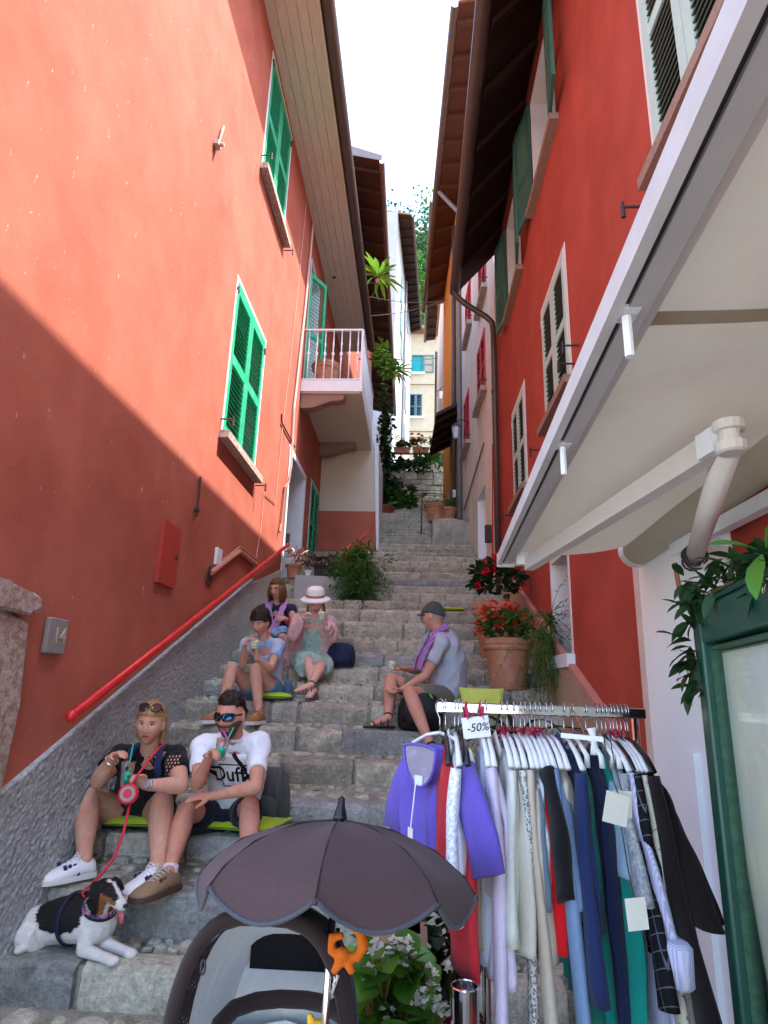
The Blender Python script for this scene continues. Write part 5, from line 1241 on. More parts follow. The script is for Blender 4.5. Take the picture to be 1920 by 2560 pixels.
for a in range(4):
    for b in range(6): e.ball((-.03 + a * .02 + (b % 2) * .008, -.055 + b * .021, 0), (.0055, .008, .001), 6, 4)
me = e.mesh('lace_holes', SK['B']); press(me, bl, cS, V3(.35, -1, .2), V3(1, .35, 0), V3(0, .2, 1), bl, .002); link('lace_holes', me, bl)
M['blackshort'] = cloth('faded_black_denim', (.025, .027, .028)); remesh(shorts_mb(J, .42, 1.34, pel=(.2, .155)), 'shorts', M['blackshort'], P, .009, 4, .008, 9, 5)
for sd in 'RL':
    MB().tube([J['an' + sd] - ZU * .03, J['an' + sd] + (J['kn' + sd] - J['an' + sd]).normalized() * .03], [.046, .044], 14).build('sock', M['navy'], P, smooth=True)
    shoe(P, J['an' + sd], J['to' + sd], ZU, M['whiteshoe'], M['whitesole'], .3, .057, accent=M['navystripe'], lace=M['sock'])
st = MB(); w = J['wrL'].lerp(J['elL'], .12); d = (J['elL'] - J['wrL']).normalized()
st.lathe(w, [(.034, -.012), (.036, 0), (.034, .012)], 14, axis=d).lathe(w + V3(-.0, -.034, .012), [(.0, 0), (.02, 0), (.02, .009), (.0, .009)], 14, axis=V3(0, -1, .4)).build('wrist_watch', mat('steel_watch', (.55, .55, .57), rough=.25, metal=.9), P)
w = J['wrR'].lerp(J['elR'], .12); d = (J['elR'] - J['wrR']).normalized(); MB().tube([w + (d.orthogonal().normalized() * math.cos(t) + d.cross(d.orthogonal().normalized()) * math.sin(t)) * .038 for t in [2 * math.pi * k / 16 for k in range(17)]], .005, 6).build('bracelet', mat('steel_watch', (.5, .5, .5)), P)
for sx in (-1, 1):
    sp = MB()
    q = [J['neck'] + V3(sx * .085, .03, .045), J['neck'] + V3(sx * .09, -.055, .02), J['neck'] + V3(sx * .1, -.1, -.06), J['neck'] + V3(sx * .12, -.11, -.14)]
    sp.tube(q, [(.022, .006)] * 4, 8, up=V3(0, -1, 0))
    sp.build('rucksack_strap', cloth('navy_strap', (.02, .03, .09)), P, smooth=True)
t, p, ax = cup(0, 0, 0, 'green slush drink with green straw held by the woman in black', .043, .135, base=cB - ZU * .06, tilt=(.0, .0, 1))
MB().tube([p + ax * .04, p + ax * .24 + V3(.012, 0, 0)], .0045, 6).build('green_straw', mat('green_straw', (.05, .5, .35)), t)
PB = dict(J); jdump('B', J)

# ---- C: woman with short dark hair
def fol(J, rw=.095):
    r = J['fwd'].cross(ZU).normalized()
    a, b = J['pelvis'] + r * rw, J['pelvis'] - r * rw
    J['hipR'], J['hipL'] = (a, b) if (a.x < b.x) else (b, a)
P = empty('person', 'young woman with short black hair eating ice cream, knees drawn up', 'person', (-1.1, 5.9, 1.45), 'people sitting on the stairs')
J = dict(fwd=V3(-.25, -1, 0).normalized(), slouch=.06, nk=.9)
J['pelvis'] = at(664, 1732, 6.02); J['neck'] = at(660, 1600, 5.84); hc = at(652, 1556, 5.74)
J['head'] = Head(hc, (-.35, -1, -.42), (0, -.3, 1), 1.0)
J['shR'], J['shL'] = at(617, 1613, 5.82), at(696, 1616, 5.88)
J['elR'] = reach(J['shR'], 606, 1664, .27); J['wrR'] = reach(J['elR'], 612, 1614, .23)
J['elL'] = reach(J['shL'], 676, 1672, .28); J['wrL'] = reach(J['elL'], 641, 1646, .23)
fol(J); J['anR'] = foot_at(550, 1788, 5.55); J['anL'] = foot_at(647, 1786, 5.57)
J['knR'] = bend(J['hipR'], J['anR'], 580, 1673, .41, .4); J['knL'] = bend(J['hipL'], J['anL'], 639, 1672, .41, .4)
setfoot(J, 'R', J['anR'], (J['anR'].x - .13, J['anR'].y - .16)); setfoot(J, 'L', J['anL'], (J['anL'].x - .05, J['anL'].y - .2))
torF = [(-.12, .13, .1), (0, .165, .12), (.3, .135, .1), (.6, .145, .115), (.8, .15, .1), (.95, .1, .075), (1.02, .05, .05)]
cC = at(636, 1611, J['wrL'].y - .02)
HC = [dict(wrist=J['wrR'], fdir=at(626, 1592, J['wrR'].y - .03) - J['wrR'], palm=V3(.8, .1, -.3), thumb_side=V3(.3, -1, .2), curl=.6, s=.88),
      dict(wrist=J['wrL'], fdir=V3(-.1, -.1, 1), palm=V3(-.7, -.6, .1), thumb_side=V3(-1, 0, .2), curl=.6, s=.9)]
build_body(P, J, SK['C'], torF, 1.0, .85, .007, None, HC)
hd = J['head']; hd.face(P, M['hairdark'], M['lip'], eyes='down')
hd.cap(P, 'hair', M['hairdark'], lambda d, p: sm01(.036, .05, p.z + max(0, -d[1] + .1) * .16 + .012 * noise.noise(V3(p.x * 60, 0, 3)) + (.02 if abs(p.x) > .06 else 0)), lambda d, p: .016 + .016 * sm01(.05, .1, p.z), .009, 5)
M['bluetee'] = cloth('blue_grey_knit', (.4, .45, .53), col2=(.2, .34, .6), mix2=(.5, .62), scale2=16)
remesh(shirt_mb(J, torF, .5, .013, t0=-.05, t1=.92, k_arm=.88), 'shirt', M['bluetee'], P, .0085, 4, .008, 13, 6)
M['denim'] = cloth('blue_denim', (.07, .16, .26), var=.2, scale=30); remesh(shorts_mb(J, .38, 1.03), 'shorts', M['denim'], P, .01, 4, .006, 10, 7)
M['brownshoe'] = mat('tan_canvas_shoe', (.3, .14, .06), rough=.8, var=.12)
for sd in 'RL': shoe(P, J['an' + sd], J['to' + sd], ZU, M['brownshoe'], M['whitesole'], .25, .046, lace=M['brownshoe'])
jk = MB(); b0 = J['pelvis'] + V3(.17, -.02, .02)
rows = []
for i in range(9):
    t = i / 8; rows.append([b0 + V3(.02 + .09 * t + .02 * math.sin(j * 1.7 + t * 4), -.15 + .3 * j / 9 + .03 * math.sin(t * 5), .1 - .4 * t + .015 * math.sin(j * 2.3)) for j in range(10)])
jk.loft(rows, closed=False); o = jk.build('tied_jacket', M['denim'], P, smooth=True); solve_mod(o, ('SOLIDIFY', dict(thickness=.025)), ('SUBSURF', dict(levels=1)))
cup(0, 0, 0, 'ice cream cup held by the woman with short black hair', .042, .055, clear=False, base=cC - ZU * .03, tilt=(.1, -.2, 1)); 
t = empty('ice_cream_spoon', 'pink plastic spoon in hand of the short haired woman', 'spoon', at(630, 1594, J['wrR'].y - .06)); q = at(630, 1594, J['wrR'].y - .06)
MB().tube([q, q + V3(.03, -.01, .02), q + V3(.05, -.01, .02)], [.004, .004, .007], 6).build('spoon_body', mat('pink_straw', (.6, .1, .4)), t)
jdump('C', J)

# ---- D: woman with glasses and scarf
P = empty('person', 'woman with brown bob, glasses and a lilac striped scarf by the grey wall', 'person', (-1.15, 7.3, 2.0), 'people sitting on the stairs')
J = dict(fwd=V3(.05, -1, 0).normalized(), slouch=.05, nk=.9)
J['pelvis'] = at(692, 1618, 7.3); J['neck'] = at(694, 1513, 7.2); hc = at(693, 1474, 7.13)
J['head'] = Head(hc, (-.28, -1, -.18), (0, -.1, 1), 1.04)
J['shR'], J['shL'] = at(660, 1524, 7.2), at(728, 1524, 7.22)
J['elR'] = reach(J['shR'], 655, 1572, .27); J['wrR'] = reach(J['elR'], 690, 1586, .22)
J['elL'] = reach(J['shL'], 737, 1570, .27); J['wrL'] = reach(J['elL'], 712, 1546, .22)
fol(J); J['knR'] = reach(J['hipR'], 668, 1596, .43); J['knL'] = reach(J['hipL'], 706, 1594, .43)
J['anR'] = J['knR'] + V3(0, .04, -.41); J['anL'] = J['knL'] + V3(0, .04, -.41)
for sd in 'RL':
    J['an' + sd].z = max(J['an' + sd].z, TREAD(J['an' + sd].y) + .085); setfoot(J, sd, J['an' + sd], (J['an' + sd].x, J['an' + sd].y - .2))
HD = [dict(wrist=J['wrR'], fdir=V3(1, -.2, .2), palm=V3(0, .3, -1), thumb_side=V3(0, -1, .3), curl=.5, s=.88), dict(wrist=J['wrL'], fdir=V3(-1, -.1, -.1), palm=V3(0, .8, -.5), thumb_side=ZU, curl=.5, s=.88)]
build_body(P, J, SK['D'], torF, .95, .85, .007, None, HD)
hd = J['head']; hd.face(P, M['hairbrown'], M['lip'])
bob = lambda d, p: sm01(.05, .07, p.z + (max(0, -d[1] + .35) * .35 if abs(d[0]) > .35 or d[1] < 0 else 0))
hd.cap(P, 'hair', M['hairbrown'], bob, lambda d, p: .014 + .016 * sm01(0, -.08, p.z), .006, 7)
hb_ = MB()
for k in range(34):
    a = R(52 + 256 * k / 33); x, y_ = .083 * math.sin(a), .095 * math.cos(a)
    hb_.tube([hd.loc(x * .95, y_ * .95 - .0, .05), hd.loc(x * 1.1, y_ * 1.06, -.02), hd.loc(x * 1.12, y_ * 1.05, -.08), hd.loc(x * 1.0, y_ * .95, -.135 - random.random() * .012)], [.014, .016, .015, .007], 6)
hb_.build('hair_lengths', M['hairbrown'], P, smooth=True)
gl = MB()
for sx in (-1, 1):
    gl.tube([hd.loc(sx * .033 + .025 * math.cos(2 * math.pi * j / 14), hd.surf(sx * .033, .005) + .014, .004 + .018 * math.sin(2 * math.pi * j / 14)) for j in range(15)], .003, 6)
    gl.bar(hd.loc(sx * .058, hd.surf(sx * .055, .008) + .012, .01), hd.loc(sx * .08, -.01, .01), .003, .004)
gl.bar(hd.loc(-.008, hd.surf(0, .008) + .008, .008), hd.loc(.008, hd.surf(0, .008) + .008, .008), .003, .003).build('glasses', M['blackplastic'], P)
remesh(shirt_mb(J, torF, 0, .012, t0=-.05, t1=.8), 'sleeveless_top', cloth('dark_navy_knit', (.03, .025, .06)), P, .009, 4, .006, 12, 8)
def striped(name, cols, sc, axis=0):
    m = mat(name, cols[0], rough=.9, var=.08, spec=.15, sheen=.2); n, l, b = nodes_of(m)
    g_ = n.new('ShaderNodeTexCoord'); wv = n.new('ShaderNodeTexWave'); wv.inputs['Scale'].default_value = sc; wv.inputs['Distortion'].default_value = 1.5; wv.bands_direction = 'XYZ'[axis]; l.new(g_.outputs['Object'], wv.inputs[0])
    cr = n.new('ShaderNodeValToRGB'); l.new(wv.outputs['Fac'], cr.inputs[0]); e = cr.color_ramp.elements
    e[0].color = (*cols[0], 1); e[1].color = (*cols[-1], 1)
    for k in range(1, len(cols) - 1): q = e.new(k / (len(cols) - 1)); q.color = (*cols[k], 1)
    l.new(cr.outputs[0], b.inputs['Base Color']); return m
M['scarf'] = striped('lilac_striped_scarf', [(.42, .12, .4), (.5, .35, .6), (.2, .25, .5), (.55, .2, .4)], 14)
sc_ = MB(); nk = J['neck']
for sx in (-1, 1):
    for k in range(3):
        q = [nk + V3(sx * .05, .05, .05), nk + V3(sx * (.075 + .012 * k), -.03, .02), nk + V3(sx * (.07 + .015 * k), -.12, -.06), nk + V3(sx * (.03 + .022 * k), -.16, -.18), nk + V3(sx * (.01 + .02 * k), -.17, -.3)]
        sc_.tube(q, [(.03, .014), (.034, .016), (.034, .014), (.032, .012), (.026, .008)], 8, up=V3(0, -1, 0))
remesh(sc_, 'scarf', M['scarf'], P, .008, 2, .006, 20, 9)
remesh(shorts_mb(J, .98, .9), 'trousers', cloth('patterned_navy_trousers', (.03, .05, .12), col2=(.3, .36, .45), mix2=(.52, .58), scale2=40), P, .011, 3, .008, 9, 10)
for sd in 'RL': shoe(P, J['an' + sd], J['to' + sd], ZU, M['blackplastic'], M['brownsole'], .25, .046)
q = J['wrL'].lerp(J['elL'], .2); MB().lathe(q, [(.031, -.02), (.033, 0), (.031, .02)], 12, axis=(J['elL'] - J['wrL']).normalized()).build('red_wristband', M['redpaint'], P, smooth=True)
dj = MB(); c0 = J['pelvis'] + V3(.1, -.22, .1)
for k in range(9): dj.ball(c0 + V3(random.uniform(-.1, .12), random.uniform(-.1, .1), random.uniform(-.05, .08)), (.09, .08, .06), 10, 8)
dj = remesh(dj, 'denim_jacket', cloth('pale_denim', (.25, .42, .6), var=.2, scale=20), P, .01, 2, .03, 16, 11)
jdump('D', J)

# ---- E: woman in hat
P = empty('person', 'woman in pink straw hat and mint floral dress eating ice cream, ankles crossed', 'person', (-.8, 6.8, 1.8), 'people sitting on the stairs')
J = dict(fwd=V3(-.02, -1, 0).normalized(), slouch=.06, nk=.88)
J['pelvis'] = at(775, 1652, 6.88); J['neck'] = at(785, 1541, 6.7); hc = at(789, 1506, 6.62)
J['head'] = Head(hc, (.12, -1, -.5), (0, -.35, 1), .98)
J['shR'], J['shL'] = at(747, 1549, 6.7), at(822, 1552, 6.72)
J['elR'] = reach(J['shR'], 733, 1590, .26); J['wrR'] = reach(J['elR'], 757, 1545, .22)
J['elL'] = reach(J['shL'], 832, 1590, .26); J['wrL'] = reach(J['elL'], 815, 1561, .21)
fol(J); J['knR'] = reach(J['hipR'], 772, 1655, .45); J['knL'] = reach(J['hipL'], 803, 1664, .45)
J['anR'] = reach(J['knR'], 788, 1716, .4, False); J['anL'] = reach(J['knL'], 782, 1728, .4, False)
J['anR'] = foot_at(784, 1735, 6.03); J['anL'] = foot_at(777, 1722, 5.97); J['anL'].z += .05
J['knR'] = bend(J['hipR'], J['anR'], 772, 1655, .42, .41); J['knL'] = bend(J['hipL'], J['anL'], 803, 1664, .42, .41)
setfoot(J, 'R', J['anR'], (J['anR'].x - .03, J['anR'].y - .2)); setfoot(J, 'L', J['anL'], (J['anL'].x - .14, J['anL'].y - .08))
cE = at(806, 1541, J['wrL'].y - .05)
HE = [dict(wrist=J['wrR'], fdir=at(772, 1525, J['wrR'].y - .06) - J['wrR'], palm=V3(.7, .2, -.4), thumb_side=V3(.2, -1, .2), curl=.6, s=.86), dict(wrist=J['wrL'], fdir=V3(-.35, -.3, .9), palm=V3(-.9, -.2, -.1), thumb_side=V3(0, -1, .3), curl=.6, s=.86)]
build_body(P, J, SK['E'], torF, .95, .85, .007, None, HE)
hd = J['head']; hd.face(P, M['hairred'], M['lip'], eyes='down')
hd.cap(P, 'hair', M['hairred'], lambda d, p: sm01(.05, .065, p.z + max(0, -d[1] + .2) * .3), lambda d, p: .01, .004, 12)
hr_ = MB()
for sx in (-1, 1):
    for k in range(7): hr_.tube([hd.loc(sx * .07, .0 - .012 * k, .02), hd.loc(sx * .084, -.01 - .012 * k, -.05), hd.loc(sx * (.08 + .003 * k), .0 - .01 * k, -.12), hd.loc(sx * .075, .03 - .012 * k, -.19)], [.012, .013, .011, .004], 6)
hr_.build('hair_lengths', M['hairred'], P, smooth=True)
M['hat'] = mat('pale_pink_straw', (.82, .79, .78), rough=.9, var=.1, scale=120, bump=.4, bscale=200, bdist=.003)
hu = (hd.u - hd.f * .12).normalized(); hc_ = hd.loc(0, -.005, .055)
hat = MB(); hat.lathe(hc_, [(.175, -.028), (.15, -.008), (.102, .006), (.1, .03), (.096, .07), (.085, .1), (.06, .116), (.0, .12)], 28, axis=hu); h_ = hat.build('hat', M['hat'], P, smooth=True)
MB().lathe(hc_, [(.1035, .008), (.1025, .032), (.1, .034)], 28, axis=hu, cap=False).build('hat_band', mat('dusty_pink_ribbon', (.36, .16, .14), rough=.7), h_, smooth=True)
flor = mat('mint_floral_cotton', (.36, .5, .44), rough=.9, var=.1, scale=12, col2=(.12, .24, .24), mix2=(.62, .66), scale2=24, spec=.15)
db = MB(); pts_, rs_ = torso_rings(J, [(t, w, d) for t, w, d in torF if t < .86], .013); db.tube(pts_, rs_, 24, up=J['fwd'])
for sd in 'RL':
    a, b = J['hip' + sd], J['kn' + sd]; e = a.lerp(b, .93)
    db.tube([a + V3(0, .05, 0), a.lerp(b, .4), e], [.14, (.14, .115), (.125, .1)], 18, up=ZU)
    limb(db, J['neck'] - V3(0, 0, .04), J['sh' + sd], [(0, .05), (1, .056)])
mid = (J['knR'] + J['knL']) / 2; db.tube([J['pelvis'] + V3(0, .08, 0), J['pelvis'].lerp(mid, .5) - ZU * .02, J['pelvis'].lerp(mid, .88) - ZU * .06], [(.2, .13), (.19, .12), (.2, .1)], 20, up=ZU)
remesh(db, 'dress', flor, P, .009, 4, .016, 13, 13)
me = MB().loft([[V3(-.04 * k, y_, 0), V3(0, y_, 0), V3(.04 * k, y_, 0)] for y_, k in ((.06, 1.0), (.03, .7), (0, .4), (-.035, .03))], closed=False).mesh('neckline', SK['E'])
dr = [c for c in P.children if c.name.startswith('dress')][0]; press(me, dr, J['neck'] + V3(0, -.1, -.1), V3(0, -1, .15), V3(1, 0, 0), V3(0, .15, 1), dr, .003); link('neckline', me, dr)
cd = MB()
for sd in 'RL':
    sh, el, wr = J['sh' + sd], J['el' + sd], J['wr' + sd]; s_ = -1 if sd == 'R' else 1
    limb(cd, J['neck'] + V3(s_ * .05, .03, -.03), sh, [(0, .055), (1, .068)]); limb(cd, sh, el, [(0, .068), (.5, .066), (1, .062)]); limb(cd, el, el.lerp(wr, .82), [(0, .06), (.6, .054), (1, .046)])
    b = J['pelvis'] + V3(s_ * .19, .0, -.02); cd.tube([sh + V3(-s_ * .03, -.02, -.02), sh.lerp(b, .5) + V3(s_ * .02, -.03, 0), b + V3(s_ * .02, -.03, -.03), b + V3(s_ * .02, -.04, -.12)], [(.05, .09), (.035, .1), (.03, .11), (.02, .1)], 16, up=V3(1, 0, 0))
cd.tube([J['neck'] + V3(0, .07, -.02), J['neck'].lerp(J['pelvis'], .5) + V3(0, .14, 0), J['pelvis'] + V3(0, .15, -.04)], [(.13, .03), (.19, .03), (.2, .03)], 18, up=V3(0, -1, 0))
remesh(cd, 'cardigan', cloth('pink_lace_knit', (.66, .40, .40), var=.3, scale=60, bump=.6, bscale=120), P, .009, 3, .016, 14, 14)
def sandal(P, J, sd, m, L=.24, W=.042, straps=3):
    a, to = J['an' + sd], J['to' + sd]; d = (to - a); d.z = 0; d.normalize(); r = d.cross(ZU).normalized(); b = a - ZU * .085 - d * .06
    o = MB().loft([[b + d * (t * L) + r * (w * W * x) + ZU * z for x, z in ((-1, 0), (-1, .018), (1, .018), (1, 0))] for t, w in ((0, .7), (.1, .85), (.4, .9), (.65, 1.05), (.9, .8), (1, .4))]).build('sandal', m, P)
    for k in range(straps):
        t = (.28, .5, .72)[k]; h = (.085, .068, .05)[k]; c = b + d * (t * L); MB().tube([c - r * W * .95 + ZU * .02, c - r * W * .75 + ZU * h * .8, c + ZU * h, c + r * W * .75 + ZU * h * .8, c + r * W * .95 + ZU * .02], [(.012, .004)] * 5, 6, up=d).build('strap', m, o)
    lg = (J['kn' + sd] - a).normalized(); MB().lathe(a + lg * .02, [(.04, -.008), (.041, 0), (.04, .008)], 14, axis=lg).build('strap', m, o)
M['brownleather'] = mat('brown_leather', (.13, .08, .055), rough=.6, var=.1)
for sd in 'RL': sandal(P, J, sd, M['brownleather'], .235, .04, 2)
cup(0, 0, 0, 'ice cream cup held by the woman in the pink hat', .042, .055, clear=False, base=cE - ZU * .02, tilt=(-.1, -.25, 1))
jdump('E', J)

# ---- F: man in cap
P = empty('person', 'man in grey cap and purple scarf turned away on the right of the stairs', 'person', (.35, 6.0, 1.45), 'people sitting on the stairs')
J = dict(fwd=V3(-.93, -.38, 0).normalized(), slouch=.1, nk=1.05)
J['pelvis'] = at(1105, 1748, 6.0); J['neck'] = at(1097, 1578, 5.94); hc = at(1083, 1541, 5.92)
J['head'] = Head(hc, (-.92, .45, .08), (.0, 0, 1), 1.06)
J['shL'], J['shR'] = at(1106, 1609, 5.78), at(1072, 1603, 6.1)
J['elL'] = reach(J['shL'], 1064, 1690, .32); J['wrL'] = reach(J['elL'], 1004, 1724, .27, True)
J['elR'] = reach(J['shR'], 1044, 1676, .31, False); J['wrR'] = reach(J['elR'], 1008, 1671, .26)
rr_ = J['fwd'].cross(ZU).normalized(); a, b = J['pelvis'] + rr_ * .1, J['pelvis'] - rr_ * .1; J['hipL'], J['hipR'] = (a, b) if a.y < b.y else (b, a)
J['anL'] = foot_at(1078, 1848, 5.3); J['anR'] = foot_at(970, 1789, 5.57)
J['knL'] = bend(J['hipL'], J['anL'], 1024, 1732, .45, .43); J['knR'] = bend(J['hipR'], J['anR'], 978, 1698, .45, .43)
setfoot(J, 'R', J['anR'], (J['anR'].x - .2, J['anR'].y - .1)); setfoot(J, 'L', J['anL'], (J['anL'].x - .06, J['anL'].y - .2))
torM = [(-.12, .15, .12), (0, .18, .14), (.25, .175, .145), (.55, .185, .135), (.8, .185, .115), (.95, .13, .09), (1.02, .06, .06)]
cF = at(981, 1665, J['wrR'].y - .05)
HF = [dict(wrist=J['wrR'], fdir=cF - J['wrR'] - ZU * .03, palm=V3(-.2, -.3, .9), thumb_side=V3(.0, -1, .6), curl=.55, s=1.0), dict(wrist=J['wrL'], fdir=at(972, 1738, J['wrL'].y - .03) - J['wrL'], palm=V3(.1, .2, 1), thumb_side=V3(0, -1, .3), curl=.4, s=1.02)]
build_body(P, J, SK['F'], torM, 1.1, 1.0, .0065, None, HF)
hd = J['head']; hd.face(P, M['hairbrown'])
hd.cap(P, 'hair', mat('short_grey_hair', (.3, .25, .21), rough=.9, var=.3, scale=90), lambda d, p: sm01(-.03, -.01, p.z - (.06 if d[1] > .1 else 0)) * (d[1] < .35), lambda d, p: .003, .002, 15, strand=.008)
M['capcloth'] = cloth('faded_black_cap', (.06, .065, .065), var=.15)
cp_ = hd.cap(P, 'cap', M['capcloth'], lambda d, p: sm01(.018, .026, p.z + max(0, -d[1]) * .02), lambda d, p: .016 + .004 * sm01(.06, .1, p.z), .001, 16, strand=0)
br = MB(); rows = []
for i in range(5):
    t = i / 4; rows.append([hd.loc(.075 * math.sin(a) * (1 - .06 * t), .085 * math.cos(a) + .075 * t * math.cos(a * .9), .03 - .018 * t - .02 * abs(math.sin(a))) for a in [R(-68 + 136 * j / 10) for j in range(11)]])
br.loft(rows, closed=False); o = br.build('cap_peak', M['capcloth'], P, smooth=True); solve_mod(o, ('SOLIDIFY', dict(thickness=.006)))
M['greytee'] = cloth('blue_grey_tee', (.36, .40, .47)); remesh(shirt_mb(J, torM, .58, .02, t0=-.2, t1=.96), 'shirt', M['greytee'], P, .0085, 4, .013, 10, 17)
M['khaki'] = cloth('khaki_twill', (.16, .15, .12)); remesh(shorts_mb(J, .8, 1.1), 'shorts', M['khaki'], P, .01, 4, .012, 9, 18)
M['scarf2'] = striped('purple_striped_scarf', [(.2, .04, .28), (.4, .3, .5), (.28, .06, .36)], 12, 1)
sc_ = MB(); nk = J['neck']; f = J['fwd']; r_ = f.cross(ZU).normalized()
for k in range(3):
    for sx in (-1, 1):
        q = [nk - f * .075 + ZU * (.06 - .018 * k), nk - f * .03 + r_ * sx * (.085 + .01 * k) + ZU * (.045 - .015 * k), nk + f * .05 + r_ * sx * .08 + ZU * .0, nk + f * .12 + r_ * sx * (.05 + .012 * k) - ZU * .12, nk + f * .19 + r_ * sx * (.05 + .012 * k) - ZU * .25, nk + f * .22 + r_ * sx * (.06 + .01 * k) - ZU * .36]
        sc_.tube(q, [(.026, .018), (.028, .018), (.03, .014), (.026, .01), (.026, .009), (.022, .006)], 8, up=ZU)
remesh(sc_, 'scarf', M['scarf2'], P, .0085, 2, .006, 20, 19)
M['blacknylon'] = mat('black_nylon', (.012, .012, .013), rough=.55, var=.15)
for sd in 'RL': sandal(P, J, sd, M['blacknylon'], .28, .05, 3)
cup(0, 0, 0, 'ice cream cup held by the man in the grey cap', .042, .06, clear=False, base=cF - ZU * .03, tilt=(-.1, 0, 1))
jdump('F', J)
# ------------------------------------------------------------------ plants
def leaf_mesh(L, W, m, fold=.25, droop=.25, round_=False, lobes=0):
    """one leaf along +Y with a folded midrib, a droop and a little thickness of outline"""
    prof = [(0, .05), (.15, .5), (.35, .95), (.6, 1.0), (.82, .62), (1, .05)] if not round_ else [(0, .25), (.12, .8), (.4, 1.05), (.7, 1.0), (.9, .62), (1, .15)]
    rings = []
    for t, w in prof:
        x = w * W / 2; z = -droop * L * t * t
        if lobes: x *= 1 + .14 * math.sin(t * lobes * 2.2)
        rings.append([Vector((-x, t * L, z + fold * x)), Vector((0, t * L, z)), Vector((x, t * L, z + fold * x))])
    return MB().loft(rings, closed=False).mesh('leaf', m, smooth=True, fix=False)
def basis(d, up=ZU):
    d = Vector(d).normalized(); x = d.cross(up); x = x.normalized() if x.length > 1e-3 else Vector((1, 0, 0)); return Matrix((x, d, x.cross(d))).transposed()
def scatter(mb, me, places):
    for M4 in places: mb.add([M4 @ v.co for v in me.vertices], [tuple(p.vertices) for p in me.polygons])
def rnd_dir(up=.3):
    while True:
        v = Vector((random.uniform(-1, 1), random.uniform(-1, 1), random.uniform(-1 + up, 1)))
        if .1 < v.length < 1: return v.normalized()
def foliage(name, c, r, n, L, Wd, m, parent, up=.4, **k):
    """a crown of separate small leaves spread through an ellipsoid in clumps"""
    me = leaf_mesh(L, Wd, m, **k); mb = MB(); c = Vector(c); pl = []
    clumps = [c + Vector([random.gauss(0, .42) * q for q in r]) for _ in range(max(3, n // 26))]
    for i in range(n):
        p = random.choice(clumps) + Vector([random.gauss(0, .17) * q for q in r])
        d = ((p - c).normalized() * .5 + rnd_dir(up)).normalized(); s = random.uniform(.6, 1.25)
        pl.append(Matrix.Translation(p) @ (basis(d) @ Matrix.Rotation(random.uniform(-1, 1), 3, 'Y')).to_4x4() @ Matrix.Scale(s, 4))
    scatter(mb, me, pl); return mb.build(name, m, parent, smooth=True)
def feather(name, c, n, L, m, parent, up=.2, droop=.7, seg=5, w=.004, fluff=.05, kd=None):
    """feathery asparagus fern: arching stems with fine side needles"""
    mb = MB(); c = Vector(c)
    for i in range(n):
        d = rnd_dir(up); 
        if kd is not None: d = (d + Vector(kd)).normalized()
        l = L * random.uniform(.5, 1.1); p = c + Vector((random.gauss(0, .03), random.gauss(0, .03), 0)); pts = [p]
        for s in range(seg): d = (d + Vector((0, 0, -droop / seg))).normalized(); p = p + d * l / seg; pts.append(p)
        mb.tube(pts, [w * (1 - .8 * k / seg) for k in range(seg + 1)], 3, cap=False)
        for k in range(14):
            t = random.uniform(.15, 1); a = pts[int(t * (seg - .01))]; b = pts[int(t * (seg - .01)) + 1]; q = a.lerp(b, (t * seg) % 1); e = q + (rnd_dir(.1) + (b - a).normalized() * .6).normalized() * fluff * random.uniform(.5, 1.2)
            x = Vector((random.uniform(-1, 1), random.uniform(-1, 1), random.uniform(-1, 1))) * fluff * .09
            mb.add([q - x, q + x, e], [(0, 1, 2)])
    return mb.build(name, m, parent)
def pot(name, label, base, r, h, group=None, m=None, cat='flower pot'):
    t = empty(name, label, cat, base, group); b = Vector(base)
    MB().lathe(b, [(r * .62, 0), (r * .66, .01), (r * .78, h * .45), (r * .79, h * .47), (r * .8, h * .5), (r * .88, h * .76), (r * .96, h * .78), (r * 1.0, h * .82), (r * .985, h * .86), (r * 1.04, h * .9), (r * 1.05, h * .98), (r * 1.0, h), (r * .9, h), (r * .86, h * .9), (r * .5, h * .88)], 28).build('pot_body', m or M['terracotta'], t, smooth=False)
    MB().lathe(b, [(r * .86, h * .86), (r * .4, h * .9), (.001, h * .91)], 20).build('soil', M['soil'], t)
    return t
def flower_head(r, m, n=16, ps=.5):
    mb = MB(); pm = leaf_mesh(r * ps, r * ps * .9, m, round_=True, fold=.1, droop=.1)
    for i in range(n):
        d = rnd_dir(.6); p = d * r * .7
        for k in range(3): scatter(mb, pm, [Matrix.Translation(p) @ (basis((rnd_dir(.5) + d * .6).normalized())).to_4x4()])
    return mb.mesh('flower', m, smooth=True)
def stems(pts_pairs, r, name, m, parent):
    mb = MB()
    for a, b in pts_pairs:
        a, b = Vector(a), Vector(b); mb.tube([a, a.lerp(b, .5) + Vector((random.uniform(-.02, .02), random.uniform(-.02, .02), 0)), b], r, 4)
    return mb.build(name, m, parent)
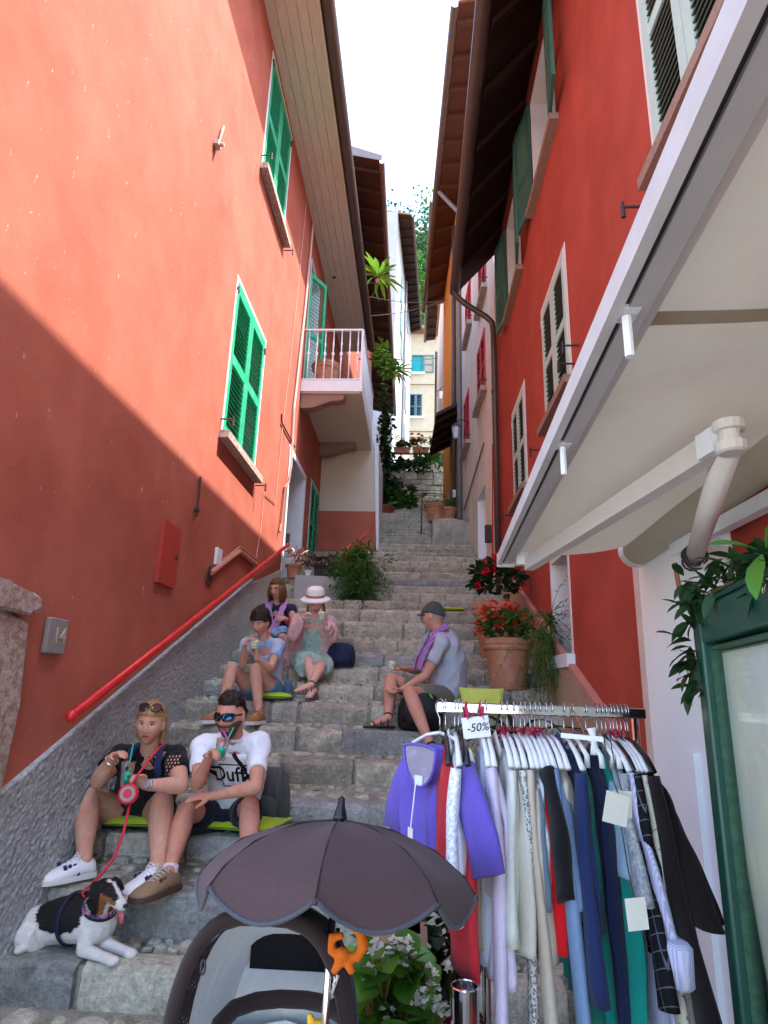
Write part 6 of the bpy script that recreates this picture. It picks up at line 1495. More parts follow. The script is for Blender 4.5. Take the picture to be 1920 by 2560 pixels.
def geranium(t, c, r, nleaf, flowers, lm, fm, fr=.04, leafL=.075):
    """round-leaved crown with single flower heads on stalks"""
    me = leaf_mesh(leafL, leafL * 1.15, lm, round_=True, fold=.22, droop=.2, lobes=3); c = Vector(c); big = MB()
    for i in range(nleaf):
        d = rnd_dir(.5); p = c + Vector((d.x * r[0], d.y * r[1], d.z * r[2])) * random.uniform(.45, 1.0)
        Mx = Matrix.Translation(p) @ (basis((d + ZU * .2 + rnd_dir(.3) * .7).normalized()) @ Matrix.Rotation(random.uniform(-.8, .8), 3, 'Y')).to_4x4() @ Matrix.Scale(random.uniform(.6, 1.2), 4)
        if i % 3 == 0 and i < 130: inst('leaf', me, t, Mx)
        else: scatter(big, me, [Mx])
    big.build('foliage', lm, t, smooth=True)
    heads = [flower_head(fr, fm, 12) for _ in range(3)]; pr = []
    for p in flowers:
        inst('flower', random.choice(heads), t, Matrix.Translation(p) @ Matrix.Rotation(random.uniform(0, 6), 4, 'Z') @ Matrix.Scale(random.uniform(.75, 1.15), 4)); pr.append((c + Vector((random.uniform(-.5, .5) * r[0], random.uniform(-.4, .4) * r[1], -r[2] * .6)), p))
    stems(pr, .003, 'stalk', M['stem'], t)

# geraniums by the right wall
Yg = 7.3; pb = at(1242, 1600, Yg); t = pot('geranium_pot', 'big terracotta pot of crimson geraniums, the upper one by the red wall', (pb.x, Yg, 1.95), .275, .62, 'geranium pots on the stairs')
geranium(t, (pb.x, Yg - .02, 2.86), (.33, .28, .24), 330, [at(x, y_, Yg - .25) for x, y_ in ((1212, 1405), (1237, 1392), (1240, 1418), (1215, 1433), (1195, 1465), (1290, 1412))], M['leafdark'], M['pinkpetal'], .055)
Yg = 6.42; pb = at(1268, 1605, Yg); t = pot('geranium_pot', 'large weathered terracotta pot of bright red geraniums beside the feathery fern', (pb.x, Yg, 1.6), .25, .5, 'geranium pots on the stairs')
geranium(t, (pb.x - .02, Yg - .02, 2.22), (.3, .26, .2), 260, [at(x, y_, Yg - .22) for x, y_ in ((1208, 1523), (1231, 1515), (1283, 1517), (1298, 1524), (1238, 1537), (1211, 1542), (1283, 1563), (1254, 1562), (1193, 1567), (1195, 1583), (1312, 1545), (1338, 1556), (1266, 1513))], M['leaf'], M['redpetal'], .055, .06)
fp = at(1365, 1560, 6.0); t = empty('asparagus_fern', 'feathery green fern spilling from the small window sill', 'fern', fp)
feather('fronds', fp + Vector((.03, -.05, .05)), 42, .5, M['leaf'], t, up=.5, droop=1.5, fluff=.06, kd=(-.4, -.5, .0)); feather('fronds', fp + Vector((-.0, -.02, -.1)), 48, .7, mat('yellow_green_frond', (.09, .17, .03), rough=.6, var=.4, scale=8), t, up=.2, droop=1.9, fluff=.06, kd=(-.25, -.5, -.5))
feather('fronds', at(1362, 1620, 5.95), 34, .65, M['leaf'], t, up=.1, droop=2.0, fluff=.06, kd=(-.3, -.3, -.6))
# strap-leaved plant behind the rack
sp_ = at(1290, 1790, 5.0); t = empty('strap_leaved_plant', 'dark plant with long arching strap leaves behind the clothes rack', 'plant', (sp_.x, 5.0, 1.2)); sl = []
pot_ = MB().lathe((sp_.x, 5.0, .93), [(.13, 0), (.17, .26), (.18, .26), (.15, .22)], 18).build('pot_body', M['terracotta'], t)
for k in range(16):
    a = random.uniform(math.pi * .75, math.pi * 1.35) if k % 3 else random.uniform(0, 6.28); d = Vector((math.cos(a) * .75, math.sin(a) * .4, 1)).normalized(); p = Vector((sp_.x, 5.0, 1.18)); L = random.uniform(.5, .95); pts = [p]
    for s in range(7): d = (d + Vector((math.cos(a) * .12, math.sin(a) * .08, -.2 - .05 * s * random.uniform(.3, 1)))).normalized(); p = p + d * L / 7; pts.append(p)
    sx = Vector((math.sin(a), -math.cos(a), 0)); rings = []
    for i, q in enumerate(pts): w = .02 * (1 - (i / 7) ** 2) + .002; rings.append([q - sx * w + ZU * w * .5, q, q + sx * w + ZU * w * .5])
    MB().loft(rings, closed=False).build('leaf', M['leafdark'], t, smooth=True)
# landing plants
t = pot('plant_pot', 'small terracotta pot of pinkish leaves at the landing edge', (-1.93, 9.6, 3.2), .13, .22, 'pots on the landing'); foliage('foliage', (-1.93, 9.6, 3.55), (.2, .15, .2), 70, .16, .04, mat('pink_green_leaf', (.4, .25, .22), rough=.5, var=.4, scale=10), t, up=.8)
t = pot('plant_pot', 'tiny white pot of purple leaves on the landing edge', (-1.66, 9.42, 3.2), .06, .1, 'pots on the landing', M['whitepaint']); foliage('foliage', (-1.64, 9.45, 3.4), (.13, .1, .1), 60, .09, .04, M['leafpurple'], t, up=.6)
t = empty('planter_box', 'long dark planter box of purple leaved plants on the landing', 'planter', (-1.3, 9.6, 3.2)); MB().bx(-1.58, -1.08, 9.46, 9.72, 3.2, 3.38).bx(-1.59, -1.07, 9.45, 9.73, 3.36, 3.4).build('box', mat('dark_planter', (.025, .02, .02), rough=.6), t); foliage('foliage', (-1.33, 9.58, 3.52), (.3, .14, .14), 200, .1, .05, M['leafpurple'], t, up=.6)
t = empty('hanging_bush', 'large feathery green bush hanging over the landing corner', 'bush', (-.95, 9.3, 3.2))
for c, n, L, m_ in (((-.95, 9.35, 3.35), 90, .5, 'leaf'), ((-.9, 9.3, 3.05), 110, .6, 'leaf'), ((-.86, 9.25, 2.9), 60, .45, 'leafdark'), ((-1.05, 9.5, 3.5), 40, .4, 'leaflight'), ((-.78, 9.9, 3.4), 60, .5, 'leaf')): feather('fronds', c, int(n * 1.7), L * 1.15, M[m_], t, up=.35, droop=1.6, fluff=.08)
foliage('foliage', (-.93, 9.35, 3.35), (.3, .25, .4), 900, .09, .025, M['leaf'], t)
# balcony pots
t = pot('plant_pot', 'large empty terracotta pot behind the white balcony railing', (-1.72, 10.35, 6.84), .27, .5, 'pots on the balcony'); t = pot('plant_pot', 'small terracotta pot at the balcony corner', (-1.25, 10.6, 6.84), .12, .24, 'pots on the balcony')
# hanging greenery on the orange house
for px_, py_, Y, kind in ((945, 700, 15.2, 'leaflight'), (957, 890, 16, 'leaflight'), (992, 935, 24, 'leaflight')):
    p = at(px_, py_, Y); t = empty('hanging_fern', {700: 'bright green fern hanging below the highest dark eave on the left', 890: 'bushy lime green plant hanging beside the end of the cream soffit', 935: 'spiky palm like plant hanging under the orange house eave'}[py_], 'fern', p)
    MB().lathe(p + Vector((0, 0, -.12)), [(.05, 0), (.08, .12), (.07, .12)], 14).build('pot_body', M['terracotta'], t); MB().bar(p + Vector((-.75, 0, -.1)), p + Vector((.02, 0, -.1)), .03, .03).build('bracket', M['iron'], t)
    if py_ == 700 or py_ == 935: 
        me = leaf_mesh(.75, .13, M[kind], droop=.5, lobes=5); mb = MB()
        for k in range(24): scatter(mb, me, [Matrix.Translation(p + ZU * .1) @ basis((rnd_dir(.5) + Vector((.3, -.2, .1))).normalized()).to_4x4() @ Matrix.Scale(random.uniform(.6, 1.1), 4)])
        mb.build('fronds', M[kind], t, smooth=True)
    else: foliage('foliage', p + Vector((.05, 0, -.2)), (.4, .35, .6), 420, .14, .09, M[kind], t)
def bush(label, px_, py_, Y, r, n, L, m_, name='climbing_plant', cat='plant'):
    p = at(px_, py_, Y); t = empty(name, label, cat, p); stems([(p - Vector((0, 0, r[2] * 1.1)), p + Vector((random.uniform(-.3, .3) * r[0], 0, r[2] * .7))) for _ in range(4)], .02, 'stem', M['stem'], t); foliage('foliage', p, r, n, L, L * .6, M[m_], t); return t
bush('dark creeper hanging down the orange wall', 962, 1100, 19.2, (.25, .4, 2.0), 900, .16, 'leafdark')
bush('dark leafy shrub at the foot of the retaining wall', 975, 1245, 19.6, (.55, .4, .65), 900, .15, 'leafdark', 'shrub', 'shrub')
bush('green grassy shrub spilling onto the top steps', 1005, 1255, 19.3, (.5, .4, .4), 500, .2, 'leaf', 'shrub', 'shrub')
bush('dark bush on top of the retaining wall', 1010, 1180, 21, (1.0, .5, .45), 1000, .16, 'leafdark', 'shrub', 'shrub')
bush('mid green bush below the flower boxes at right', 1075, 1160, 21, (.6, .5, .45), 700, .16, 'leaf', 'shrub', 'shrub')
bush('flowering shrub with pale blossoms above the wall', 1085, 1175, 20.8, (.45, .3, .3), 200, .12, 'whitepetal', 'shrub', 'shrub')
bush('pale flowering shrub at the left end of the retaining wall', 1000, 1185, 20.9, (.3, .3, .2), 120, .12, 'whitepetal', 'shrub', 'shrub')
t = pot('plant_pot', 'red plastic pot of tall plants at the stair top', (*at(958, 1290, 18.2)[:2], 6.35), .34, .55, None, mat('red_plastic_pot', (.3, .06, .04), rough=.5))
for k, (px_, lab) in enumerate(((1005, 'left flower box of red geraniums on the iron railing'), (1052, 'middle flower box of red geraniums on the iron railing'), (1095, 'right flower box of pink geraniums on the iron railing'))):
    p = at(px_, 1128, yR + .05); t = empty('flower_box', lab, 'flower box', p, 'flower boxes on the iron railing')
    MB().box(p, (.55, .2, .2)).box(p + ZU * .1, (.6, .24, .04)).build('box', M['terracotta'], t); foliage('foliage', p + ZU * .3, (.4, .15, .22), 160, .12, .09, M['leaf'], t)
    hd_ = flower_head(.1, M['redpetal'] if k < 2 else M['pinkpetal'], 8)
    for q in range(4): inst('flower', hd_, t, Matrix.Translation(p + Vector((random.uniform(-.35, .35), -.1, random.uniform(.3, .55)))))
for px_, lab, r_ in ((1087, 'larger terracotta pot of grassy plants on the stone block', .25), (1120, 'smaller terracotta pot of grassy plants beside the drainpipe', .21)):
    p = at(px_, 1312, 13.9); t = pot('plant_pot', lab, (p.x, 13.9, 5.3), r_, .42 if r_ > .22 else .33, 'pots on the stone block'); feather('fronds', (p.x, 13.9, 5.75), 50, .45, M['leaf'], t, up=.6, droop=.9, fluff=.07)
q = at(1055, 1330, 15.0); t = empty('handrail', 'thin red handrail post near the stone block', 'handrail', q); a, b = at(1052, 1365, 14.6), at(1056, 1232, 14.6); MB().tube([a, b], .02, 6).tube([b, at(1115, 1236, 16)], .015, 6).build('rail', mat('dull_red_iron', (.22, .04, .03), rough=.6), t)
# overhead wires
for k, (a, b, lab) in enumerate(((at(925, 742, 14.6), at(1112, 752, 17), 'upper thin cable strung across the alley'), (at(925, 790, 15), at(1118, 748, 17), 'lower thin cable strung slantwise across the alley'), (at(985, 897, 34), at(1093, 895, 31), 'far thin cable strung in front of the teal blind'))):
    MBx = MB(); pts = [a.lerp(b, i / 10) - ZU * .12 * math.sin(math.pi * i / 10) for i in range(11)]; tag(MBx.tube(pts, .011 if k < 2 else .025, 5).build('overhead_cable', M['pipegrey']), lab, 'cable')
# trees on the hill
def tree(x, y, h, r, label, dark):
    z0 = hz(x, y) - .4; t = empty('tree', label, 'tree', (x, y, z0), 'trees on the hill behind the village')
    tr = MB(); tr.tube([(x, y, z0), (x + .2, y, z0 + h * .35), (x - .1, y, z0 + h * .7), (x, y, z0 + h * .92)], [.35, .26, .15, .04], 8)
    for k in range(9): a = random.uniform(0, 6.28); zz = z0 + h * random.uniform(.3, .8); tr.tube([(x, y, zz), (x + math.cos(a) * r * .45, y + math.sin(a) * r * .45, zz + r * .3), (x + math.cos(a) * r * .8, y + math.sin(a) * r * .8, zz + r * .4)], [.12, .07, .02], 5)
    tr.build('trunk', M['darkwood'], t)
    foliage('crown', (x, y, z0 + h * .6), (r * 1.15, r * 1.15, h * .55), 2600, .75, .42, M['leafdark' if dark else 'leaf'], t)
for i, (x, y, h, r) in enumerate(((-3.5, 66, 12, 4), (1.2, 72, 15, 4), (5.5, 64, 12, 4), (-1, 84, 16, 5), (3.5, 90, 17, 5), (8, 82, 15, 5), (0.5, 104, 19, 5.5), (5, 110, 20, 6))):
    tree(x, y, h, r, ['dark tree rising left above the far cream roof', 'bright green tree just above the far cream roof', 'dark tree right of the far cream roof', 'dark tall tree on the slope behind, left', 'green tall tree on the slope behind, in the gap', 'dark tall tree on the slope behind, right', 'topmost green tree on the hill in the gap', 'topmost dark tree on the hill at right'][i], i % 2 == 0)

# ------------------------------------------------------------------ cushions and bags
M['lime'] = cloth('lime_cotton', (.36, .52, .03), bump=.15); M['limelight'] = cloth('pale_lime_cotton', (.5, .62, .12), bump=.15)
def cushion(c, sx, sy, th, rot, label, m=None):
    t = None; n = 14; mb = MB(); top = []; bot = []
    for i in range(n + 1):
        rt, rb = [], []
        for j in range(n + 1):
            u, v = -1 + 2 * i / n, -1 + 2 * j / n
            e = (1 - u ** 4) * (1 - v ** 4); k = 1 - .09 * (1 - abs(v) ** 2) * (abs(u) ** 6) ; k2 = 1 - .09 * (1 - abs(u) ** 2) * (abs(v) ** 6)
            zz = th * .5 * max(0, e) ** .45 * (1 + .12 * noise.noise(Vector((u * 2 + c[0] * 7, v * 2, c[1])))) + .002
            p = Vector((u * sx / 2 * k, v * sy / 2 * k2, zz)); rt.append(p); rb.append(Vector((p.x, p.y, -zz * .6)))
        top.append(rt); bot.append(rb)
    mb.loft(top, closed=False); mb.loft(bot, closed=False); b = bmesh.new()
    R3 = rot if isinstance(rot, Matrix) else Matrix.Rotation(rot, 3, 'Z')
    mb.v = [R3 @ v + Vector(c) for v in mb.v]; o = mb.build('cushion', m or M['lime'], None, smooth=True, at=c)
    return tag(o, label, 'cushion', 'lime green seat cushions on the stairs')
def onst(px_, py_, Y, dz=.03): p = at(px_, py_, Y); return (p.x, Y, TREAD(Y) + dz)
cushion((-1.78, 4.52, .70), .46, .42, .07, .08, 'lime cushion under the woman in black')
cushion((-1.1, 4.52, .70), .52, .42, .07, -.1, 'lime cushion under the man in the white t-shirt')
cushion((-1.3, 5.97, 1.49), .36, .36, .07, .1, 'lime cushion under the woman with short black hair')
cushion((-1.5, 7.3, 1.99), .38, .36, .07, 0, 'lime cushion under the woman with the scarf')
cushion((-1.09, 6.86, 1.82), .46, .38, .06, .1, 'lime cushion under the woman in the pink hat')
cushion((.36, 6.0, 1.49), .46, .4, .07, .15, 'lime cushion under the man in the grey cap')
q = at(1205, 1762, 5.75); cushion((q.x, 5.72, q.z + .03), .4, .26, .08, Matrix.Rotation(R(62), 3, 'X'), 'pale lime cushion propped upright behind the clothes rail', M['limelight'])
q = at(1165, 1805, 5.3); cushion((q.x, 5.28, TREAD(5.28) + .05), .5, .34, .09, .1, 'lime cushion lying flat below the propped one')
q = at(1130, 1522, 8.75); cushion((q.x, 8.78, TREAD(8.78) + .03), .36, .26, .05, .05, 'lone lime cushion high on the stairs beside the upper geranium pot')
def bag(name, label, c, d, m, rot=0, strap=None, green=None):
    t = empty(name, label, 'bag', c); mb = MB(); c = Vector(c); R3 = Matrix.Rotation(rot, 3, 'Z')
    rings = []
    for z, k in ((0, .86), (.06, .98), (.3, 1.04), (.6, 1.0), (.82, .86), (.95, .6), (1, .25)):
        rings.append([c + R3 @ Vector((d[0] / 2 * k * abs(math.cos(a)) ** .6 * (1 if math.cos(a) > 0 else -1) + .012 * noise.noise(Vector((a * 2, z * 4, c.x * 5))), d[1] / 2 * k * abs(math.sin(a)) ** .6 * (1 if math.sin(a) > 0 else -1) - .05 * z * d[1], z * d[2])) for a in [2 * math.pi * j / 24 for j in range(24)]])
    o = mb.loft(rings).build('bag_body', m, t, smooth=True)
    MB().loft([[v * 1.0 + R3 @ Vector((0, -d[1] * .28, -.0)) for v in [c + R3 @ Vector((d[0] * .36 * abs(math.cos(a)) ** .5 * (1 if math.cos(a) > 0 else -1), -d[1] * (.2 + .1 * k), d[2] * (.3 + .22 * math.sin(a)))) for a in [2 * math.pi * j / 20 for j in range(20)]]] for k in (0, 1)]).build('front_pocket', m, t, smooth=True)
    for sx in (-1, 1):
        MB().tube([c + R3 @ Vector((sx * d[0] * .2, d[1] * .1, d[2] * .99)), c + R3 @ Vector((sx * d[0] * .27, -d[1] * .3, d[2] * .93)), c + R3 @ Vector((sx * d[0] * .33, -d[1] * .55, d[2] * .6)), c + R3 @ Vector((sx * d[0] * .36, -d[1] * .52, d[2] * .2))], [(.02, .005)] * 4, 8).build('strap', strap or m, t, smooth=True)
    if green:
        for sx in (-1, 1): MB().tube([c + R3 @ Vector((sx * d[0] * .3, -d[1] * .52, d[2] * .25)), c + R3 @ Vector((sx * d[0] * .36, -d[1] * .5, d[2] * .6)), c + R3 @ Vector((sx * d[0] * .2, -d[1] * .3, d[2] * .98))], .008, 6).build('piping', green, t)
    return t
bag('shoulder_bag', 'navy bag standing beside the woman in the pink hat', onst(852, 1662, 6.78, 0), (.3, .17, .26), cloth('navy_bag_nylon', (.015, .025, .06), rough=.6), .1)
bag('backpack', 'black backpack with bright green piping under the man in the cap', onst(1050, 1832, 5.6, 0), (.38, .22, .3), M['blacknylon'], .05, None, mat('neon_green', (.05, .6, .08), rough=.4))
bag('backpack', 'grey backpack behind the man in the white t-shirt', onst(676, 2045, 4.66, 0), (.24, .18, .36), cloth('grey_bag_nylon', (.07, .075, .075), rough=.6), -.2)

# ------------------------------------------------------------------ dog, collar and leash
dm = MB()
D = {k: at(x, y_, Y) for k, (x, y_, Y) in dict(rump=(70, 2318, 3.70), hip=(95, 2318, 3.68), mid=(150, 2300, 3.67), rib=(205, 2292, 3.64), chest=(238, 2302, 3.6), neck=(252, 2262, 3.58), skull=(262, 2228, 3.555), brow=(276, 2230, 3.53), muz=(296, 2254, 3.5), nose=(308, 2266, 3.485)).items()}
dm.tube([D['rump'], D['hip'], D['mid'], D['rib'], D['chest']], [(.07, .075), (.1, .1), (.105, .105), (.115, .118), (.095, .1)], 18); dm.ball(D['rump'], .07, 14, 10); dm.ball(D['chest'] + V3(.01, 0, -.01), .1, 14, 10)
dm.tube([D['rib'] + V3(.02, 0, .02), D['chest'] + V3(.0, 0, .04), D['neck'], D['skull']], [.09, .085, .066, .058], 14); dm.ball(D['skull'], (.066, .064, .06), 16, 12); dm.tube([D['skull'] + (D['muz'] - D['skull']) * .2, D['brow'], D['muz'], D['nose']], [.052, .05, .031, .023], 12); dm.ball(D['nose'], .02, 10, 8)
zt0 = TREAD(3.6) + .005
pw = lambda x, y_, Y, dz=.02: V3(at(x, y_, Y).x, Y, zt0 + dz)
for (s0, el_, pa) in ((D['chest'] + V3(.0, -.05, -.03), pw(212, 2352, 3.52, .035), pw(280, 2382, 3.46)), (D['chest'] + V3(.03, .04, -.03), pw(262, 2340, 3.6, .04), pw(326, 2360, 3.55))):
    dm.tube([s0, el_], [.05, .034], 12); dm.tube([el_, el_.lerp(pa, .6), pa], [.032, .024, .023], 10); dm.ball(el_, .032, 10, 8); dm.ball(pa + V3(.012, -.008, 0), (.034, .03, .021), 10, 8)
hk = pw(38, 2352, 3.66, .04); hp = pw(52, 2378, 3.55, .018); dm.tube([D['hip'] + V3(-.01, -.06, -.02), pw(96, 2352, 3.58, .05), ], [.08, .06], 12); dm.tube([pw(96, 2352, 3.58, .05), hk], [.055, .03], 12); dm.tube([hk, hp], [.026, .02], 10); dm.ball(hp + V3(.01, -.02, 0), (.025, .036, .02), 10, 8)
tl = D['rump']; dm.tube([tl, tl + V3(-.08, .03, -.05), tl + V3(-.13, .03, -.12)], [.03, .02, .011], 8)
for k, (x, y_, Y, d) in enumerate(((243, 2214, 3.53, (-.25, -.35, -1)), (284, 2204, 3.57, (.55, .15, -.4)))):
    a = at(x, y_, Y); d = Vector(d).normalized(); dm.tube([a - d * .012, a + d * .03, a + d * .068], [(.03, .01), (.03, .009), (.01, .006)], 10, up=V3(0, -1, 0))
DG = empty('dog', 'white, black and tan terrier lying on the lowest step', 'dog', (D['mid'].x, D['mid'].y, zt0))
M['furwhite'] = mat('white_fur', (.72, .7, .66), rough=.9, var=.12, scale=40, bump=.5, bscale=170, bdist=.004, stretch=(.5, 1, 1)); M['furblack'] = mat('black_fur', (.012, .011, .011), rough=.6, var=.2, scale=40, bump=.5, bscale=170, bdist=.004); M['furtan'] = mat('tan_fur', (.3, .12, .04), rough=.8, var=.2, scale=40, bump=.4, bscale=170, bdist=.004)
db_ = remesh(dm, 'body', M['furwhite'], DG, .006, 4); db_.data.materials.append(M['furblack']); db_.data.materials.append(M['furtan'])
org = _org['dog']; org = _org[DG.name]
fdir = (D['nose'] - D['skull']).normalized(); sidev = fdir.cross(ZU).normalized(); upv = sidev.cross(fdir)
for p in db_.data.polygons:
    c = p.center + org; nz_ = noise.noise(c * 30) * .012 + noise.noise(c * 110) * .009; mi = 0
    h = c - D['skull']; hf, hs, hu_ = h.dot(fdir), h.dot(sidev), h.dot(upv)
    if h.length < .135 + nz_ and c.z > D['neck'].z - .03:
        mi = 1
        if hf > .035 and hu_ < .016 + nz_: mi = 2
        if hf > .06 and hu_ < -.005: mi = 0 if abs(hs) < .012 or hf > .085 else 2
        if abs(hs) < .011 + nz_ * .3 and hf > .0: mi = 0
        if h.length > .1 and hf < .0 and c.z < D['skull'].z - .06: mi = 0
    s_ = c - (D['mid'] + V3(.045, -.02, .08)); 
    if (s_.x / .15) ** 2 + (s_.z / .105) ** 2 + nz_ * 20 < 1 and c.z > D['mid'].z - .03 and mi == 0 and c.x < D['chest'].x - .02: mi = 1
    s_ = c - (D['rump'] + V3(-.04, -.02, .02))
    if s_.length < .06 + nz_: mi = 1
    p.material_index = mi
fuzz(db_, 'fur', [M['furwhite'], M['furblack'], M['furtan']], .013, .0013, lambda q: V3(-1, .1, -.35), lift=.3, per=1, jit=.35)
ey = D['brow'] + (D['muz'] - D['brow']) * .1
for sx in (-1, 1): MB().ball(ey + sidev * sx * .034 + upv * .026, .0085, 8, 6).build('eye', M['iris'], DG, smooth=True)
MB().ball(D['nose'] + fdir * .012 + upv * .008, (.015, .014, .011), 10, 8).build('nose', M['blackplastic'], DG, smooth=True)
tg = D['muz'] + (D['nose'] - D['muz']) * .3 - upv * .024; MB().tube([tg, tg + fdir * .03 - ZU * .02, tg + fdir * .035 - ZU * .055], [(.014, .005), (.016, .005), (.01, .004)], 10, up=V3(0, -1, 0)).build('tongue', mat('pink_tongue', (.5, .13, .15), rough=.35), DG, smooth=True)
CO = empty('dog_collar', 'padded pink patterned collar and black harness strap on the dog', 'collar', D['neck'])
def ring(c, ax, r, tube_r, fl=2.2, sq=1.0):
    ax = Vector(ax).normalized(); x = ax.orthogonal().normalized(); y_ = ax.cross(x); mb = MB(); rg = []
    for k in range(33):
        a = 2 * math.pi * k / 32; d = x * math.cos(a) + y_ * math.sin(a); p = Vector(c) + d * r
        rg.append([p + d * tube_r * math.cos(b) + ax * tube_r * fl * math.sin(b) for b in [2 * math.pi * j / 8 for j in range(8)]])
    return mb.loft(rg, cap=False)
nd = (D['skull'] - D['chest']).normalized()
ring(D['neck'] + V3(-.008, .0, -.012), nd + V3(.0, 0, -.05), .076, .007, 2.4).build('padded_collar', mat('pink_floral_pad', (.45, .2, .3), rough=.8, var=.3, scale=60, col2=(.05, .03, .1), mix2=(.5, .54), scale2=45), CO, smooth=True)
ring(D['neck'] + V3(.0, .0, -.016), nd + V3(.0, 0, -.05), .0835, .003, 2.6).build('black_collar', M['blacknylon'], CO, smooth=True)
ring(D['rib'].lerp(D['mid'], .3), (D['chest'] - D['mid']), .122, .004, 3.5).build('harness_strap', mat('navy_strap_web', (.015, .018, .05), rough=.7), CO, smooth=True)
LS = empty('dog_leash', 'red retractable leash from the woman in black to the dog', 'leash', at(322, 1985, 3.8))
rc_ = at(321, 1985, 3.82)
lp = [at(x, y_, Y) for x, y_, Y in ((324, 2012, 3.82), (309, 2080, 3.7), (288, 2139, 3.62), (262, 2176, 3.6), (232, 2208, 3.6), (206, 2232, 3.61), (215, 2250, 3.6))]
MB().tube(lp, .0075, 8).build('cord', mat('red_cord', (.6, .03, .06), rough=.5), LS, smooth=True)
MB().tube([rc_ + V3(.0, .0, .03), at(345, 1936, 3.86), at(380, 1890, 3.98), at(415, 1853, 4.1)], .0065, 8).build('upper_cord', mat('red_cord', (.6, .03, .06)), LS, smooth=True)
rx_ = V3(.15, -1, .25); rl_ = MB().lathe(rc_, [(.0, -.018), (.05, -.018), (.057, -.01), (.057, .01), (.05, .018), (0, .018)], 24, axis=rx_).build('reel', mat('red_plastic', (.55, .015, .03), rough=.3), LS, smooth=False)
MB().lathe(rc_, [(.028, .0185), (.041, .0185), (.041, .021), (.028, .021)], 24, axis=rx_).build('grey_ring', mat('grey_plastic', (.3, .27, .25), rough=.4), rl_); MB().lathe(rc_, [(.0, .0185), (.027, .0185), (.025, .022), (0, .022)], 24, axis=rx_).build('red_disc', mat('red_plastic', (.55, .015, .03)), rl_)

# dry leaves blown into the corners of the steps
lf = MB(); dl = leaf_mesh(.05, .03, None, fold=.5, droop=-.3)
for k in range(90):
    i = random.choice((0, 1, 1, 2, 2, 3, 4, 5, 6, 7)); y_ = ST[i + 1][0] - random.uniform(.02, .12); x = random.choice((random.gauss(-1.95, .12), random.uniform(-2.0, 1.2)))
    scatter(lf, dl, [Matrix.Translation((max(-2.05, x), y_, TREAD(y_ - .001) + .012)) @ Matrix.Rotation(random.uniform(0, 6), 4, 'Z') @ Matrix.Rotation(random.uniform(-.4, .4), 4, 'X') @ Matrix.Scale(random.uniform(.5, 1.2), 4)])
o = lf.build('fallen_leaves', mat('dry_leaf', (.2, .12, .06), rough=.9, var=.4, scale=12)); tag(o, 'dry brown leaves blown into the corners of the lower steps', kind='stuff')
# ------------------------------------------------------------------ clothes rack
M['chrome'] = mat('chrome', (.62, .62, .64), rough=.12, var=0, metal=1.0)
Ry, Rz = 2.1, 1.543; rxa, rxb = at(1093, 1770, Ry).x, at(1612, 1782, Ry).x
RK = empty('clothes_rail', 'chrome garment rail crowded with clothes in front of the stairs', 'clothes rail', (.45, Ry, 0))
bevel(MB().bx(rxa, rxb, Ry - .012, Ry + .012, Rz - .016, Rz + .016).build('top_rail', M['chrome'], RK), .003)
for x in (.222, .705): MB().tube([(x, Ry + (.0 if x < .5 else .02), Rz - .016), (x, Ry, .06)], .0125, 12).build('post', M['chrome'], RK, smooth=True)
for x in (.222, .705):
    MB().bar((x, Ry - .26, .07), (x, Ry + .26, .07), .025, .02).build('foot', M['chrome'], RK)
    for dy in (-.25, .25): MB().lathe((x - .01, Ry + dy, .03), [(.028, 0), (.028, .02)], 14, axis=(1, 0, 0)).build('caster', M['blackplastic'], RK)
MB().bar((.222, Ry, .13), (.705, Ry, .13), .015, .015).build('lower_bar', M['chrome'], RK)
M['hangwhite'] = mat('white_plastic_hanger', (.72, .72, .72), rough=.35, var=0); M['wire'] = mat('hook_wire', (.55, .55, .56), rough=.25, var=0, metal=1)
M['ribbon'] = mat('red_ribbon', (.42, .02, .07), rough=.6, var=.1)
def hanger(px_, m, yaw=0, w=.2, x0=None):
    """hook over the rail, neck and two sloping shoulder arms; yaw 0 lies square to the rail"""
    x = at(px_, 1772, Ry).x if x0 is None else x0; c = Vector((x, Ry, Rz)); Q = Matrix.Rotation(yaw, 3, 'Z'); hk = MB()
    pts = [c + Q @ Vector((0, .022 * math.cos(a), .016 + .022 * math.sin(a) - .012)) for a in [R(200 - 28 * k) for k in range(8)]] + [c + Q @ Vector((0, .02, -.01)), c + Vector((0, 0, -.035)), c + Vector((0, 0, -.075))]
    return c, Q, hk.tube(pts, .0022, 5)
